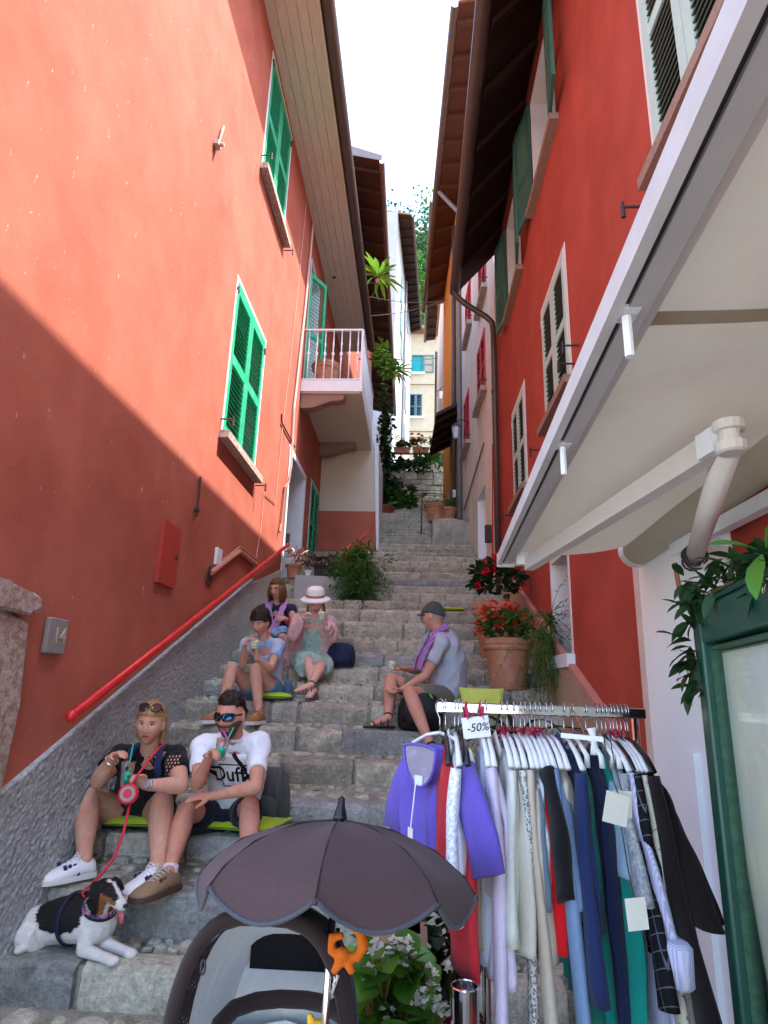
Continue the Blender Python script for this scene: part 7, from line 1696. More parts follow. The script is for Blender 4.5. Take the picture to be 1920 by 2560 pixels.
def garment(px_, col, L, label, cat='garment', w0=.2, w1=.26, th=.018, sleeve=0, sl_col=None, hang='hangwhite', fold=.021, nf=5, m=None, yaw=0, sway=0, v0=.012, ribbon=False, sr=.042, cuff=False, cut=0, x0=None, tagged=None, near=.0, smat=None):
    c, Q, hk = hanger(px_, None, yaw, x0=x0); t = empty(cat.replace(' ', '_'), label, cat, c - ZU * .08, 'garments on the clothes rail'); m = m or cloth('cloth_%02x%02x%02x' % tuple(int(q * 255) for q in col), col, var=.1, scale=9, bump=.35, bscale=260)
    hn = hk.build('hanger_hook', M['wire'], t, smooth=True)
    sh = MB(); hz_ = Rz - .075
    for s in (-1, 1): sh.tube([Vector((c.x, Ry, hz_ - .002)), c + Q @ Vector((0, s * .07, -.088)), c + Q @ Vector((0, s * .15, -.118)), c + Q @ Vector((0, s * w0 * .98, -.15))], [(.007, .005), (.007, .005), (.008, .006), (.009, .007)], 10, up=ZU)
    sh.build('hanger', M[hang], t, smooth=True)
    rings = []; n = 36; seed = px_ * .37; rows = 30
    for i in range(rows + 1):
        v = i / rows; z = -.093 - v0 - L * v
        wy = .05 + (w0 - .05) * min(1, (v * L / .075)) if v * L < .075 else w0 + (w1 - w0) * ((v * L - .075) / max(.01, L - .075)) ** .8
        tk = th * (.5 + .5 * min(1, v * L / .1)) * (1 + .5 * v)
        ring = []
        for j in range(n):
            a = 2 * math.pi * j / n; y_ = wy * math.cos(a); u = y_ / max(wy, .001)
            f = fold * min(1, v * 3) * (math.sin(u * nf * math.pi + seed + v * 1.2) * .7 + .7 * noise.noise(Vector((u * 3.2 + seed, v * 2.2, seed))) + .35 * noise.noise(Vector((u * 9 + seed, v * 5, seed))))
            x = tk * (abs(math.sin(a)) ** .6) * (1 if math.sin(a) > 0 else -1) + f + sway * v
            zz = z - (cut * (u * u) if i == rows else 0) + .012 * noise.noise(Vector((u * 3, seed, v))) * v
            if i == 0: zz += .0
            ring.append(c + Q @ Vector((x, y_ - near * v, zz - .01)))
        rings.append(ring)
    o = MB().loft(rings).build('cloth', m, t, smooth=True)
    if sleeve:
        MB().tube([c + Q @ V3(-.016, -.085, -.128), c + Q @ V3(-.022, -.045, -.1), c + Q @ V3(-.02, 0, -.083), c + Q @ V3(-.022, .045, -.1), c + Q @ V3(-.014, .08, -.125)], [(.018, .004), (.022, .005), (.02, .005), (.022, .005), (.016, .004)], 10, up=V3(1, 0, 0)).build('collar', m, t, smooth=True)
        for s in (-1,):
            p0 = c + Q @ Vector((0, s * (w0 - .03), -.16)); pts = []; rs = []
            for k in range(14):
                q = k / 13; r = sr * (1 + .12 * math.sin(q * 9 + seed)) * (.9 + .2 * q)
                pts.append(p0 + Q @ Vector((-.012 - .012 * math.sin(q * 3 + seed) + sway * q * .8, s * (.02 + (w1 - w0 + .045) * q * .9) + .01 * math.sin(q * 7 + seed), -sleeve * q))); rs.append((r * (.75 + .1 * math.sin(q * 13 + seed)), r * .36))
            so = MB().tube(pts, rs, 18, up=V3(1, 0, 0)).build('sleeve', smat or m, t, smooth=True)
            if cuff:
                q = pts[-1]; MB().tube([q + ZU * .06, q + ZU * .05, q - ZU * .03, q - ZU * .04], [(sr * 1.0, sr * .7), (sr * 1.35, sr * 1.0), (sr * 1.3, sr * 1.0), (sr * 1.05, sr * .8)], 18, up=V3(1, 0, 0)).build('cuff', m, t, smooth=True)
    if ribbon:
        rb = MB(); q = c + Vector((0, -.006, -.06))
        for s in (-1, 1): rb.tube([q, q + Vector((s * .012, -.004, .01)), q + Vector((s * .016, -.006, -.004)), q], [(.0055, .0015)] * 4, 6); rb.tube([q, q + Vector((s * .006, -.006, -.016)), q + Vector((s * .012, -.008, -.03))], [(.004, .001)] * 3, 6)
        rb.build('ribbon', M['ribbon'], t)
    return t, c, Q, m, o
def LB(px_, py_, w1=.26): return Rz - .125 - at(px_, py_, Ry - w1 * .9).z      # cloth length that ends at this height of the photograph
lacew = mat('white_lace', (.72, .72, .76), rough=.9, var=.5, scale=110)
knit = mat('grey_yellow_braid', (.2, .2, .2), rough=.9, var=.5, scale=60, col2=(.5, .5, .12), mix2=(.58, .62), scale2=55, bump=.8, bscale=80, bdist=.006)
n_, l_, b_ = nodes_of(knit); src_ = b_.inputs['Base Color'].links[0].from_socket; vo = n_.new('ShaderNodeTexVoronoi'); vo.inputs['Scale'].default_value = 150; ge = n_.new('ShaderNodeNewGeometry'); l_.new(ge.outputs['Position'], vo.inputs['Vector']); mr_ = n_.new('ShaderNodeMapRange'); mr_.inputs[1].default_value = .45; mr_.inputs[2].default_value = .55; l_.new(vo.outputs['Distance'], mr_.inputs[0]); mx_ = n_.new('ShaderNodeMix'); mx_.data_type = 'RGBA'; l_.new(mr_.outputs[0], mx_.inputs[0]); l_.new(src_, mx_.inputs[6]); mx_.inputs[7].default_value = (.62, .6, .56, 1); l_.new(mx_.outputs[2], b_.inputs['Base Color'])
def checked(name, c1, c2, sc, wd=.92):
    m = mat(name, c1, rough=.9, var=.05, spec=.15); n, l, b = nodes_of(m); ge = n.new('ShaderNodeNewGeometry'); mp = n.new('ShaderNodeMapping'); mp.inputs['Rotation'].default_value = (.5, 0, 0); l.new(ge.outputs['Position'], mp.inputs[0]); outs = []
    for ax in 'YZ':
        w = n.new('ShaderNodeTexWave'); w.bands_direction = ax; w.inputs['Scale'].default_value = sc; w.inputs['Distortion'].default_value = .3; l.new(mp.outputs[0], w.inputs[0]); t = n.new('ShaderNodeMath'); t.operation = 'GREATER_THAN'; t.inputs[1].default_value = wd; l.new(w.outputs['Fac'], t.inputs[0]); outs.append(t.outputs[0])
    mxm = n.new('ShaderNodeMath'); mxm.operation = 'MAXIMUM'; l.new(outs[0], mxm.inputs[0]); l.new(outs[1], mxm.inputs[1]); mx = n.new('ShaderNodeMix'); mx.data_type = 'RGBA'; l.new(mxm.outputs[0], mx.inputs[0]); mx.inputs[6].default_value = (*c1, 1); mx.inputs[7].default_value = (*c2, 1); l.new(mx.outputs[2], b.inputs['Base Color']); return m
check = checked('black_check', (.01, .01, .013), (.1, .1, .12), 9, .985)
stripe = striped('lilac_fine_stripe', [(.6, .58, .72), (.35, .36, .55)], 60, 1)
lavm = cloth('lavender_linen', (.6, .52, .66), var=.12)
lacegrey = mat('grey_lace_knit', (.32, .34, .36), rough=.9, var=.6, scale=90, bump=.6, bscale=120)
holek = mat('cream_hole_knit', (.62, .58, .47), rough=.9, var=.2, col2=(.2, .19, .15), mix2=(.6, .63), scale2=60)
G = [  # hook px, colour, hem px/py, label, options
 (1114, (.42, .02, .03), 1215, 2060, 'dark red blouse directly behind the violet one', dict(hang='blackplastic', w1=.24)),
 (1137, (.7, .7, .74), 1225, 2200, 'white blouse with lace shoulder beside the violet one', dict(m=None, sleeve=.36, sr=.05, w1=.27, smat=lacew)),
 (1146, (.50, .025, .035), 1240, 2410, 'long red dress, leftmost of the long garments', dict(hang='blackplastic', w1=.33, w0=.17, cut=.05, fold=.02)),
 (1156, (.45, .3, .2), 1250, 2388, 'long tan camel dress next to the red one', dict(hang='blackplastic', w1=.27)),
 (1196, (.58, .66, .78), 1205, 2440, 'pale blue long shirt hanging lowest left beside the tan dress', dict(w1=.28, x0=.215)),
 (1215, (.6, .52, .66), 1310, 2480, 'long lavender linen shirt with a rolled cuff', dict(m=lavm, sleeve=.64, cuff=True, w1=.31, fold=.028, sr=.05)),
 (1253, (.66, .66, .6), 1300, 2385, 'off white shirt right of the lavender one', dict(ribbon=True, w1=.26, sleeve=.4)),
 (1267, (.62, .58, .48), 1330, 2400, 'ivory satin tunic behind the off white shirt', dict(ribbon=True, w1=.3)),
 (1283, (.3, .3, .3), 1345, 2295, 'grey and yellow braided knit cardigan', dict(m=knit, w1=.24, sleeve=.62, sr=.036)),
 (1300, (.14, .19, .25), 1380, 2285, 'slate blue top with pale lace hem', dict(w1=.27, ribbon=True)),
 (1311, (.55, .46, .36), 1400, 2420, 'long beige cardigan with a button hem', dict(w1=.29, sleeve=.7, fold=.016)),
 (1324, (.68, .68, .74), 1410, 2235, 'narrow white blouse beside the bright red top', dict(w1=.25, ribbon=True)),
 (1336, (.62, .012, .015), 1430, 2395, 'bright scarlet red long top in the middle of the rail', dict(w1=.28, ribbon=True)),
 (1348, (.01, .01, .011), 1450, 2080, 'black short sleeved top right of the scarlet one', dict(w1=.25, sleeve=.3, sr=.06, ribbon=True)),
 (1364, (.2, .3, .47), 1490, 2290, 'light blue chambray shirt with three quarter sleeves', dict(w1=.3, sleeve=.58, sr=.045, fold=.018)),
 (1378, (.62, .58, .45), 1480, 2310, 'cream blouse under the chambray shirt', dict(w1=.25)),
 (1408, (.018, .03, .10), 1530, 2360, 'navy blue jacket on a white hanger', dict(w1=.31, sleeve=.5, sr=.05, fold=.018, w0=.21)),
 (1430, (.01, .27, .23), 1440, 2600, 'long teal trousers below the navy jacket', dict(w1=.24, w0=.15)),
 (1447, (.015, .022, .07), 1500, 2600, 'long dark navy trousers behind the teal pair', dict(w1=.26, w0=.16, x0=.545)),
 (1490, (.01, .25, .2), 1580, 2600, 'narrow bright sea green dress in front of the pale blue strap top', dict(w1=.27, w0=.13)),
 (1502, (.35, .5, .62), 1575, 2130, 'pale blue narrow top behind the sea green dress', dict(w1=.24, w0=.16)),
 (1512, (.3, .32, .34), 1600, 2255, 'silver grey lace knit top', dict(m=lacegrey, w1=.27, sleeve=.3)),
 (1524, (.01, .01, .013), 1650, 2430, 'black shirt with a fine white check', dict(m=check, w1=.31, sleeve=.5, hang='blackplastic', ribbon=True, sr=.05, sway=.02)),
 (1531, (.58, .56, .7), 1655, 2610, 'white shirt with fine lilac stripes and a rolled cuff', dict(m=stripe, w1=.29, sleeve=.42, cuff=True, sway=.03)),
 (1540, (.62, .58, .47), 1660, 2600, 'cream open knit cardigan', dict(m=holek, w1=.27, sleeve=.6, sr=.04, sway=.05, ribbon=True)),
 (1550, (.08, .14, .25), 1670, 2600, 'long blue denim dress near the right end', dict(w1=.27, sway=.05)),
 (1560, (.012, .008, .008), 1700, 2330, 'dark brown black coat at the right end of the rail', dict(w1=.34, w0=.21, sleeve=.62, sr=.06, hang='blackplastic', sway=.09, fold=.02, th=.03)),
 (1566, (.008, .008, .009), 1690, 2600, 'black long trousers behind the dark coat', dict(w1=.26, hang='blackplastic', sway=.06)),
]
for px_, col, hx, hy, lab, o_ in G: garment(px_, col, max(.3, min(1.35, LB(hx, hy, o_.get('w1', .26)))), lab, **o_)
# violet blouse turned towards the street
vio = cloth('violet_linen', (.13, .09, .42), var=.12)
t, c, Q, m, o = garment(1100, (.13, .09, .42), .42, 'violet linen blouse with price tag at the left end of the rail', cat='blouse', m=vio, yaw=R(33), w0=.17, w1=.2, th=.03, fold=.03, nf=2)
def toQ(x, y_, z): return c + Q @ Vector((x, y_, z))
for s in (-1, 1):
    p0 = toQ(0, s * .14, -.175); nz_ = (lambda k: V3(-.035 * k, -.07 * k, 0)) if s < 0 else (lambda k: V3(0, 0, 0)); MB().tube([p0 + nz_(.4), nz_(.8) + toQ(-.0, s * .2, -.25), nz_(1) + toQ(-.005, s * (.235 if s > 0 else .26), -.33), nz_(1) + toQ(-.01, s * (.24 if s > 0 else .285), -.4)], [(.05, .03), (.06, .03), (.066, .026), (.07, .02)], 18, up=Q @ V3(1, 0, 0)).build('sleeve', vio, t, smooth=True)
fr_ = Q @ Vector((-1, 0, 0)); rt_ = Q @ Vector((0, -1, 0)) 
if (rt_.x < 0): rt_ = -rt_
inner = mat('pale_inner_collar', (.55, .5, .62), rough=.9)
rg = [[toQ(-.075, .085 * math.cos(a) * k, -.125 + .105 * math.sin(a) * k * (1 if math.sin(a) < 0 else .12)) for a in [2 * math.pi * j / 24 for j in range(24)]] for k in (1, .55, .02)]
MB().loft(rg).build('neckline', inner, t); MB().tube([toQ(-.078, .088 * math.cos(a), -.125 + .108 * math.sin(a) * (1 if math.sin(a) < 0 else .12)) for a in [2 * math.pi * j / 24 for j in range(25)]], .005, 6).build('neck_binding', vio, t, smooth=True)
MB().box(toQ(-.079, 0, -.215), (.004, .04, .028), Q).build('neck_label', M['whitepaint'], t)
tg_ = empty('price_tag', 'long narrow white price tag on a cord on the violet blouse', 'price tag', toQ(-.1, .0, -.35)); MB().tube([toQ(-.09, 0, -.225), toQ(-.102, -.004, -.3), toQ(-.104, .002, -.345)], .0022, 5).build('cord', M['whitepaint'], tg_); MB().box(toQ(-.106, 0, -.42), (.002, .026, .15), Q).build('tag', mat('off_white_card', (.7, .68, .6), rough=.7), tg_)
def price_tag(px_, py_, Y, w, h, rot, label):
    p = at(px_, py_, Y); t = empty('price_tag', label, 'price tag', p); Q2 = Matrix.Rotation(R(12), 3, 'Z') @ Matrix.Rotation(rot, 3, 'Y')
    MB().box(p, (w, .002, h), Q2).build('tag', mat('off_white_card', (.7, .68, .6), rough=.7, var=.12, scale=60), t); MB().tube([p + Q2 @ Vector((0, 0, h * .45)), p + Vector((-.01, .01, h * .5 + .06)), p + Vector((-.012, .03, h * .5 + .14))], .0015, 4).build('cord', M['iron'], t)
price_tag(1541, 2022, 1.66, .062, .07, R(14), 'square white price tag in front of the sea green dress'); price_tag(1556, 2010, 1.68, .05, .06, R(4), 'white price tag half hidden behind the square one'); price_tag(1592, 2285, 1.62, .05, .065, R(-4), 'lower white price tag in front of the black checked shirt')
# clip hanger and sale card
ch = empty('clip_hanger', 'white plastic clip hanger with a cross bar in the middle of the rail', 'hanger', at(1478, 1810, Ry)); q = at(1460, 1845, 2.0)
MB().bar(q + V3(-.06, .03, .004), q + V3(.05, -.03, -.0), .012, .014).build('bar', M['hangwhite'], ch); MB().tube([q + V3(.02, -.012, .03), q + V3(.025, -.016, -.0), q + V3(.025, -.016, -.045)], [(.014, .006), (.007, .006), (.014, .006)], 8, up=V3(0, 1, 0)).build('clip', M['hangwhite'], ch); MB().tube([at(1425, 1772, Ry) + ZU * .015, q + ZU * .02], .002, 5).build('hanger_hook', M['wire'], ch)
sc = at(1190, 1818, 2.02); SG = empty('sale_card', 'white card reading -50% tied to the rail with red ribbon', 'sign', sc); Qs = Matrix((V3(math.cos(.14), 0, math.sin(.14)), V3(0, 1, 0), V3(-math.sin(.14), 0, math.cos(.14)))).transposed()
MB().box(sc, (.083, .002, .062), Qs).build('card', mat('white_card', (.76, .76, .76), rough=.6, var=0), SG)
text('-50%', sc + V3(.004, -.0025, -.001), .034, Matrix((Qs @ V3(1, 0, 0), Qs @ V3(0, 0, 1), V3(0, -1, 0))).transposed(), M['print'], SG, .0005, 'lettering', shear=.25)
rb = MB(); a, b = sc + Qs @ V3(-.02, 0, .028), sc + Qs @ V3(.024, 0, .028)
rb.tube([a, a + V3(-.004, .02, .03), V3(a.x - .004, Ry - .014, Rz - .03), V3(a.x, Ry - .014, Rz + .02)], [(.005, .001)] * 4, 6); rb.tube([b, b + V3(.004, .02, .03), V3(b.x + .004, Ry - .014, Rz - .03), V3(b.x, Ry - .014, Rz + .02)], [(.005, .001)] * 4, 6); rb.tube([a, (a + b) / 2 + ZU * .008, b], [(.004, .001)] * 3, 6)
for s in (-1, 1): rb.tube([(a + b) / 2 + ZU * .006, (a + b) / 2 + V3(s * .02, -.004, .016), (a + b) / 2 + V3(s * .026, -.004, -.006)], [(.005, .001)] * 3, 6)
rb.build('ribbon', M['ribbon'], SG)

# ------------------------------------------------------------------ pram with parasol
M['pramcloth'] = cloth('brown_pram_fabric', (.034, .021, .02), var=.1, bump=.25, bscale=400, rough=.8); M['parasol'] = cloth('brown_parasol_fabric', (.07, .043, .046), var=.06, bump=.15, bscale=500, rough=.75); M['lining'] = cloth('grey_lining', (.7, .73, .74), var=.06); M['rimgrey'] = cloth('grey_edge_tape', (.07, .075, .09))
polka = mat('polka_dot_lining', (.03, .018, .016), rough=.9, var=0); n_, l_, b_ = nodes_of(polka); vo = n_.new('ShaderNodeTexVoronoi'); vo.inputs['Scale'].default_value = 75; vo.inputs['Randomness'].default_value = .15; ge = n_.new('ShaderNodeNewGeometry'); l_.new(ge.outputs['Position'], vo.inputs['Vector']); lt = n_.new('ShaderNodeMath'); lt.operation = 'LESS_THAN'; lt.inputs[1].default_value = .17; l_.new(vo.outputs['Distance'], lt.inputs[0]); mx_ = n_.new('ShaderNodeMix'); mx_.data_type = 'RGBA'; l_.new(lt.outputs[0], mx_.inputs[0]); mx_.inputs[6].default_value = (.035, .02, .018, 1); mx_.inputs[7].default_value = (.5, .42, .38, 1); l_.new(mx_.outputs[2], b_.inputs['Base Color'])
PS = at(850, 2052, 1.5); Nn = V3(.02, .2, .98).normalized()
PA = empty('parasol', 'dark brown scalloped pram parasol with black tip', 'parasol', PS)
px0 = Nn.orthogonal().normalized(); px0 = (V3(1, 0, 0) - Nn * Nn.x).normalized(); py0 = Nn.cross(px0); nr = 8; Rr_ = .297
def dome(a, s):
    """point of the canopy: angle a, radial 0..1, scalloped hem drops between the ribs"""
    k = (a / (2 * math.pi) * nr) % 1; f = math.sin(math.pi * k)
    r = Rr_ * math.sin(s * 1.25) / math.sin(1.25) * (1 - .055 * f * s); h = -.125 * (1 - math.cos(s * 1.25)) / (1 - math.cos(1.25)) - (.012 * f * math.sin(math.pi * min(1, s)))
    if s > .86: h -= (s - .86) / .14 * (.046 * f ** .8); r -= (s - .86) / .14 * .01 * f
    return PS + px0 * (r * math.cos(a)) + py0 * (r * math.sin(a)) + Nn * h
A_ = -math.pi / 2 + math.pi / nr
for k in range(nr):
    a0 = k * 2 * math.pi / nr
    rows = [[dome(a0 + 2 * math.pi / nr * j / 12, s) for j in range(13)] for s in [.01 + .99 * (i / 16) for i in range(17)]]
    o = MB().loft(rows, closed=False).build('canopy_panel', M['parasol'], PA, smooth=True)
    MB().tube([dome(a0 + 2 * math.pi / nr * j / 16, 1.0) for j in range(17)], .0042, 6).build('edge_tape', M['rimgrey'], PA, smooth=True)
    MB().tube([dome(a0, s) - Nn * .006 for s in (.02, .3, .6, .85, 1.0)], .0025, 5).ball(dome(a0, 1.0) - Nn * .003, .006, 8, 6).build('rib', M['iron'], PA, smooth=True)
    MB().tube([dome(a0, s) + Nn * .0015 for s in (.03, .3, .6, .85, 1.0)], .0022, 5).build('seam', M['pramcloth'], PA, smooth=True)
MB().lathe(PS, [(.017, -.004), (.015, .01), (.009, .03), (.0075, .045), (.002, .05)], 14, axis=Nn).build('tip', M['blackplastic'], PA, smooth=True)
pe = at(812, 2560, 1.33); pe = PS + (pe - PS) * 1.25; MB().tube([PS - Nn * .01, pe], .0075, 12).build('pole', M['chrome'], PA, smooth=True)
PR = empty('pram', 'dark brown pram with grey lining and raised hood under the parasol', 'pram', (-.28, 1.5, .3))
hx, hw = at(668, 2400, 1.42).x, .192; y0, zB, zT = 1.36, .72, 1.17
def arch(s, inset=0, n=26):
    """hood cross-section at depth s (0 mouth, 1 back)"""
    w = (hw - inset) * (1 - .22 * s ** 2.5); top = (zT - inset) - .16 * s ** 2 - .0; y_ = y0 + .36 * s; out = []
    for j in range(n + 1):
        a = math.pi * j / n; c_, s_ = math.cos(a), math.sin(a)
        out.append(Vector((hx - w * (abs(c_) ** .62) * (1 if c_ > 0 else -1), y_ + .05 * (1 - s) * (1 - s_), zB - .04 + (top - zB + .04) * abs(s_) ** .72)))
    return out
sh_ = MB().loft([arch(s) for s in (0, .15, .3, .5, .7, .85, 1)], closed=False); sh_.add(arch(1), [tuple(range(27))]); sh_.build('hood', M['pramcloth'], PR, smooth=True)
for s_ in (.28, .55, .8): MB().tube([q for q in arch(s_, -.002)], .0028, 5).build('seam', M['rimgrey'], PR, smooth=True)
li = MB().loft([arch(s, .016) for s in (.03, .2, .4, .6, .8, .97)], closed=False); li.add(arch(.965, .016), [tuple(range(27))]); li.build('hood_lining', M['lining'], PR, smooth=True); MB().loft([arch(s, .019)[19:] for s in (.0, .2, .4, .6, .8, .95)], closed=False).build('hood_dark_side', M['pramcloth'], PR, smooth=True)  # dark brown panel covers the right part of the grey lining
MB().tube(arch(0, .006), .015, 10).build('hood_rim', M['pramcloth'], PR, smooth=True); MB().loft([arch(.0, .0215), arch(.1, .023), arch(.2, .024)], closed=False).build('polka_trim', polka, PR, smooth=True)
yb = y0 + .335; wA, wB = at(632, 2312, yb - .02), at(845, 2432, yb - .02); MB().bx(wA.x, min(wB.x, hx + .135), yb - .022, yb - .012, wB.z, wA.z).build('hood_window', M['black'], PR); MB().loft([[V3(hx + x, yb - .1 * abs(x) / .2 - .012, z) for x in [-.15 + .3 * j / 12 for j in range(13)]] for z in (.7, .78, .855)], closed=False).build('back_pad', M['lining'], PR, smooth=True)
# body tub, bumper edge and mattress
tub = []
for z, k in ((.42, .72), (.46, .85), (.56, .95), (.7, 1.0), (.73, 1.0)): tub.append([V3(hx + (hw + .01) * k * (abs(math.cos(a)) ** .5) * (1 if math.cos(a) > 0 else -1), 1.32 + .42 * k * (abs(math.sin(a)) ** .6) * (1 if math.sin(a) > 0 else -1), z) for a in [2 * math.pi * j / 32 for j in range(32)]])
MB().loft(tub).build('carrycot', M['pramcloth'], PR, smooth=True)
MB().tube([at(x, y_, Y) for x, y_, Y in ((530, 2620, 1.42), (548, 2562, 1.48), (585, 2522, 1.53), (640, 2503, 1.56), (700, 2497, 1.57), (765, 2500, 1.56), (815, 2510, 1.53), (860, 2540, 1.48), (880, 2600, 1.42))], .017, 10).build('harness_bumper', M['pramcloth'], PR, smooth=True)
mt = MB(); rows = [[V3(hx + .17 * u, 1.06 + .6 * v, .735 + .03 * (1 - u * u) * (1 - (2 * v - 1) ** 4)) for u in [-1 + 2 * j / 12 for j in range(13)]] for v in [i / 12 for i in range(13)]]; mt.loft(rows, closed=False).build('mattress', M['lining'], PR, smooth=True)
MB().tube([V3(hx + (hw + .012) * (abs(math.cos(a)) ** .5) * (1 if math.cos(a) > 0 else -1), 1.32 + .425 * (abs(math.sin(a)) ** .6) * (1 if math.sin(a) > 0 else -1), .735) for a in [2 * math.pi * j / 32 for j in range(33)]], .014, 8).build('tub_edge', M['pramcloth'], PR, smooth=True)
for s in (-1, 1):
    MB().tube([V3(hx + s * .24, 1.62, .46), V3(hx + s * .25, 1.3, .3), V3(hx + s * .25, .98, .95)], .011, 8).build('chassis_bar', M['alugrey'], PR, smooth=True)
    for y_ in (1.02, 1.66):
        wh = MB().tube([V3(hx + s * .26, y_ + .11 * math.cos(a), .13 + .11 * math.sin(a)) for a in [2 * math.pi * j / 20 for j in range(21)]], .018, 8).build('wheel', M['blackplastic'], PR, smooth=True); MB().lathe((hx + s * .26, y_, .13), [(.02, -.02), (.02, .02)], 10, axis=(1, 0, 0)).build('hub', M['alugrey'], wh)
        MB().tube([V3(hx + s * .25, 1.3, .3), V3(hx + s * .26, y_, .13)], .01, 6).build('chassis_bar', M['alugrey'], PR)
lp_ = at(508, 2418, 1.34); MB().tube([lp_ + V3(.004 * math.sin(a), 0, .012 * math.cos(a)) for a in [2 * math.pi * j / 12 for j in range(13)]], .0022, 5).build('elastic_loop', M['iron'], PR)
# toys on the pole
om = mat('orange_plush', (.6, .13, .01), rough=.9, var=.12, scale=50, bump=.4, bscale=200); ym = mat('yellow_plush', (.72, .4, .02), rough=.8, var=.1, scale=50, bump=.3, bscale=200)
p = at(858, 2362, 1.36); T1 = empty('plush_toy', 'orange plush toy tied to the parasol pole', 'toy', p); tb = MB()
tb.tube([p + V3(.012, 0, .045), p + V3(.04, 0, .03), p + V3(.05, 0, 0), p + V3(.035, 0, -.025), p + V3(.008, 0, -.022)], [.008, .013, .015, .013, .009], 10); tb.tube([p + V3(-.0, 0, .02), p + V3(-.028, 0, .015), p + V3(-.03, 0, -.012), p + V3(-.006, 0, -.028)], [.009, .012, .012, .01], 10)
tb.tube([p + V3(.0, 0, -.015), p + V3(-.012, 0, -.045), p + V3(-.022, -.002, -.06)], [.013, .012, .009], 10); tb.tube([p + V3(.004, 0, -.02), p + V3(.02, 0, -.05), p + V3(.026, 0, -.06)], [.012, .011, .008], 10); tb.ball(p + V3(.0, -.006, -.018), .017, 10, 8)
tb.v = [p + (v - p) * .78 for v in tb.v]; remesh(tb, 'body', om, T1, .0035, 2)
cpts = [p + V3(-.012, 0, -.055), p + V3(-.02, -.01, -.1), p + V3(-.035, -.02, -.15)]; chn = MB()
for i in range(9): q = cpts[0].lerp(cpts[2], i / 8); chn.box(q, (.007, .004, .012), Matrix.Rotation(i * 1.57, 3, 'Z'))
chn.build('chain', M['chrome'], T1)
MB().tube([p + V3(-.005, 0, -.05), p + V3(-.028, -.01, -.11), p + V3(-.038, -.02, -.15)], [(.006, .0015)] * 3, 6).build('ribbon_strap', mat('pale_strap', (.5, .45, .4)), T1)
p = p + V3(-.04, -.02, -.135); T2 = empty('plush_toy', 'small yellow plush toy hanging from a strap below the orange one', 'toy', p); tb = MB(); tb.tube([p + V3(-.022, 0, -.012), p + V3(-.008, 0, .006), p + V3(.014, 0, .008), p + V3(.034, 0, -.008)], [.011, .016, .015, .009], 10); tb.ball(p + V3(.02, -.006, .004), .013, 10, 8); tb.tube([p + V3(-.012, 0, .01), p + V3(-.014, 0, .03)], .006, 8); tb.tube([p + V3(-.006, -.004, -.004), p + V3(.004, -.004, -.024)], .006, 8); remesh(tb, 'body', ym, T2, .0035, 2)
MB().tube([p + V3(-.014, 0, -.01), p + V3(-.03, -.015, -.06), p + V3(-.045, -.03, -.12)], [(.007, .002)] * 3, 6).build('strap', M['brownleather'], T2)

# ------------------------------------------------------------------ begonia, ivy, ashtray
b0 = at(978, 2520, 1.95); BG = empty('begonia', 'white flowering begonia in a planter between the pram and the rail', 'plant', (b0.x, 1.95, 0)); MB().lathe((b0.x, 1.98, 0.02), [(.13, 0), (.19, .48), (.2, .5), (.17, .5), (.15, .42)], 24).build('planter', M['terracotta'], BG); MB().lathe((b0.x, 1.98, .02), [(.17, .46), (.001, .47)], 16).build('soil', M['soil'], BG)
bl_ = leaf_mesh(.075, .085, mat('fresh_begonia_leaf', (.09, .25, .025), rough=.32, var=.3, scale=14, objvar=.3, spec=.5), round_=True, fold=.3, droop=.35); sts = []
for k in range(150):
    px_, py_ = random.gauss(965, 55), random.uniform(2385, 2600)
    if not (880 < px_ < 1120): continue
    if abs(px_ - 975) > 35 + (py_ - 2330) * .55: continue
    p = at(px_, py_, random.uniform(1.8, 2.06)); d = (rnd_dir(.4) + V3(0, -.5, .25)).normalized(); inst('leaf', bl_, BG, Matrix.Translation(p) @ (basis(d) @ Matrix.Rotation(random.uniform(-.7, .7), 3, 'Y')).to_4x4() @ Matrix.Scale(random.uniform(.6, 1.15), 4))
    if k % 3 == 0: sts.append(((b0.x + random.uniform(-.08, .08), 1.97, .46), p))
fls = [flower_head(.016, M['whitepetal'], 7, .8) for _ in range(3)]
for x, y_ in ((940, 2365), (950, 2375), (935, 2380), (985, 2360), (998, 2365), (1018, 2360), (1022, 2385), (1012, 2395), (985, 2395), (1070, 2430), (1082, 2445), (1085, 2460), (915, 2440), (925, 2432), (905, 2455), (1035, 2500), (1050, 2490), (1048, 2515), (1055, 2485), (970, 2530), (1095, 2510), (1090, 2525), (1110, 2530), (912, 2460)):
    p = at(x, y_, 1.84); inst('flower', random.choice(fls), BG, Matrix.Translation(p) @ Matrix.Rotation(random.uniform(0, 6), 4, 'Z')); sts.append(((b0.x + random.uniform(-.06, .06), 1.95, .55), p))
stems(sts, .0028, 'stem', mat('reddish_stem', (.16, .1, .03), rough=.5), BG)
p = at(985, 2090, 2.75); t = empty('begonia', 'tall white blossom spray beside the violet blouse', 'plant', (p.x, 2.75, 0)); stems([((p.x + .02, 2.78, .02), p + V3(random.uniform(-.06, .06), 0, random.uniform(-.1, .02))) for _ in range(6)], .004, 'stem', M['stem'], t); foliage('foliage', (p.x + .02, 2.78, p.z - .35), (.09, .09, .26), 120, .07, .06, M['leaf'], t)
MB().lathe((p.x + .02, 2.8, .0), [(.11, 0), (.16, .34), (.14, .34), (.12, .3)], 20).build('planter', M['terracotta'], t)
for k in range(12): inst('flower', random.choice(fls), t, Matrix.Translation(p + V3(random.gauss(0, .03), random.gauss(0, .02), random.gauss(-.01, .035))))
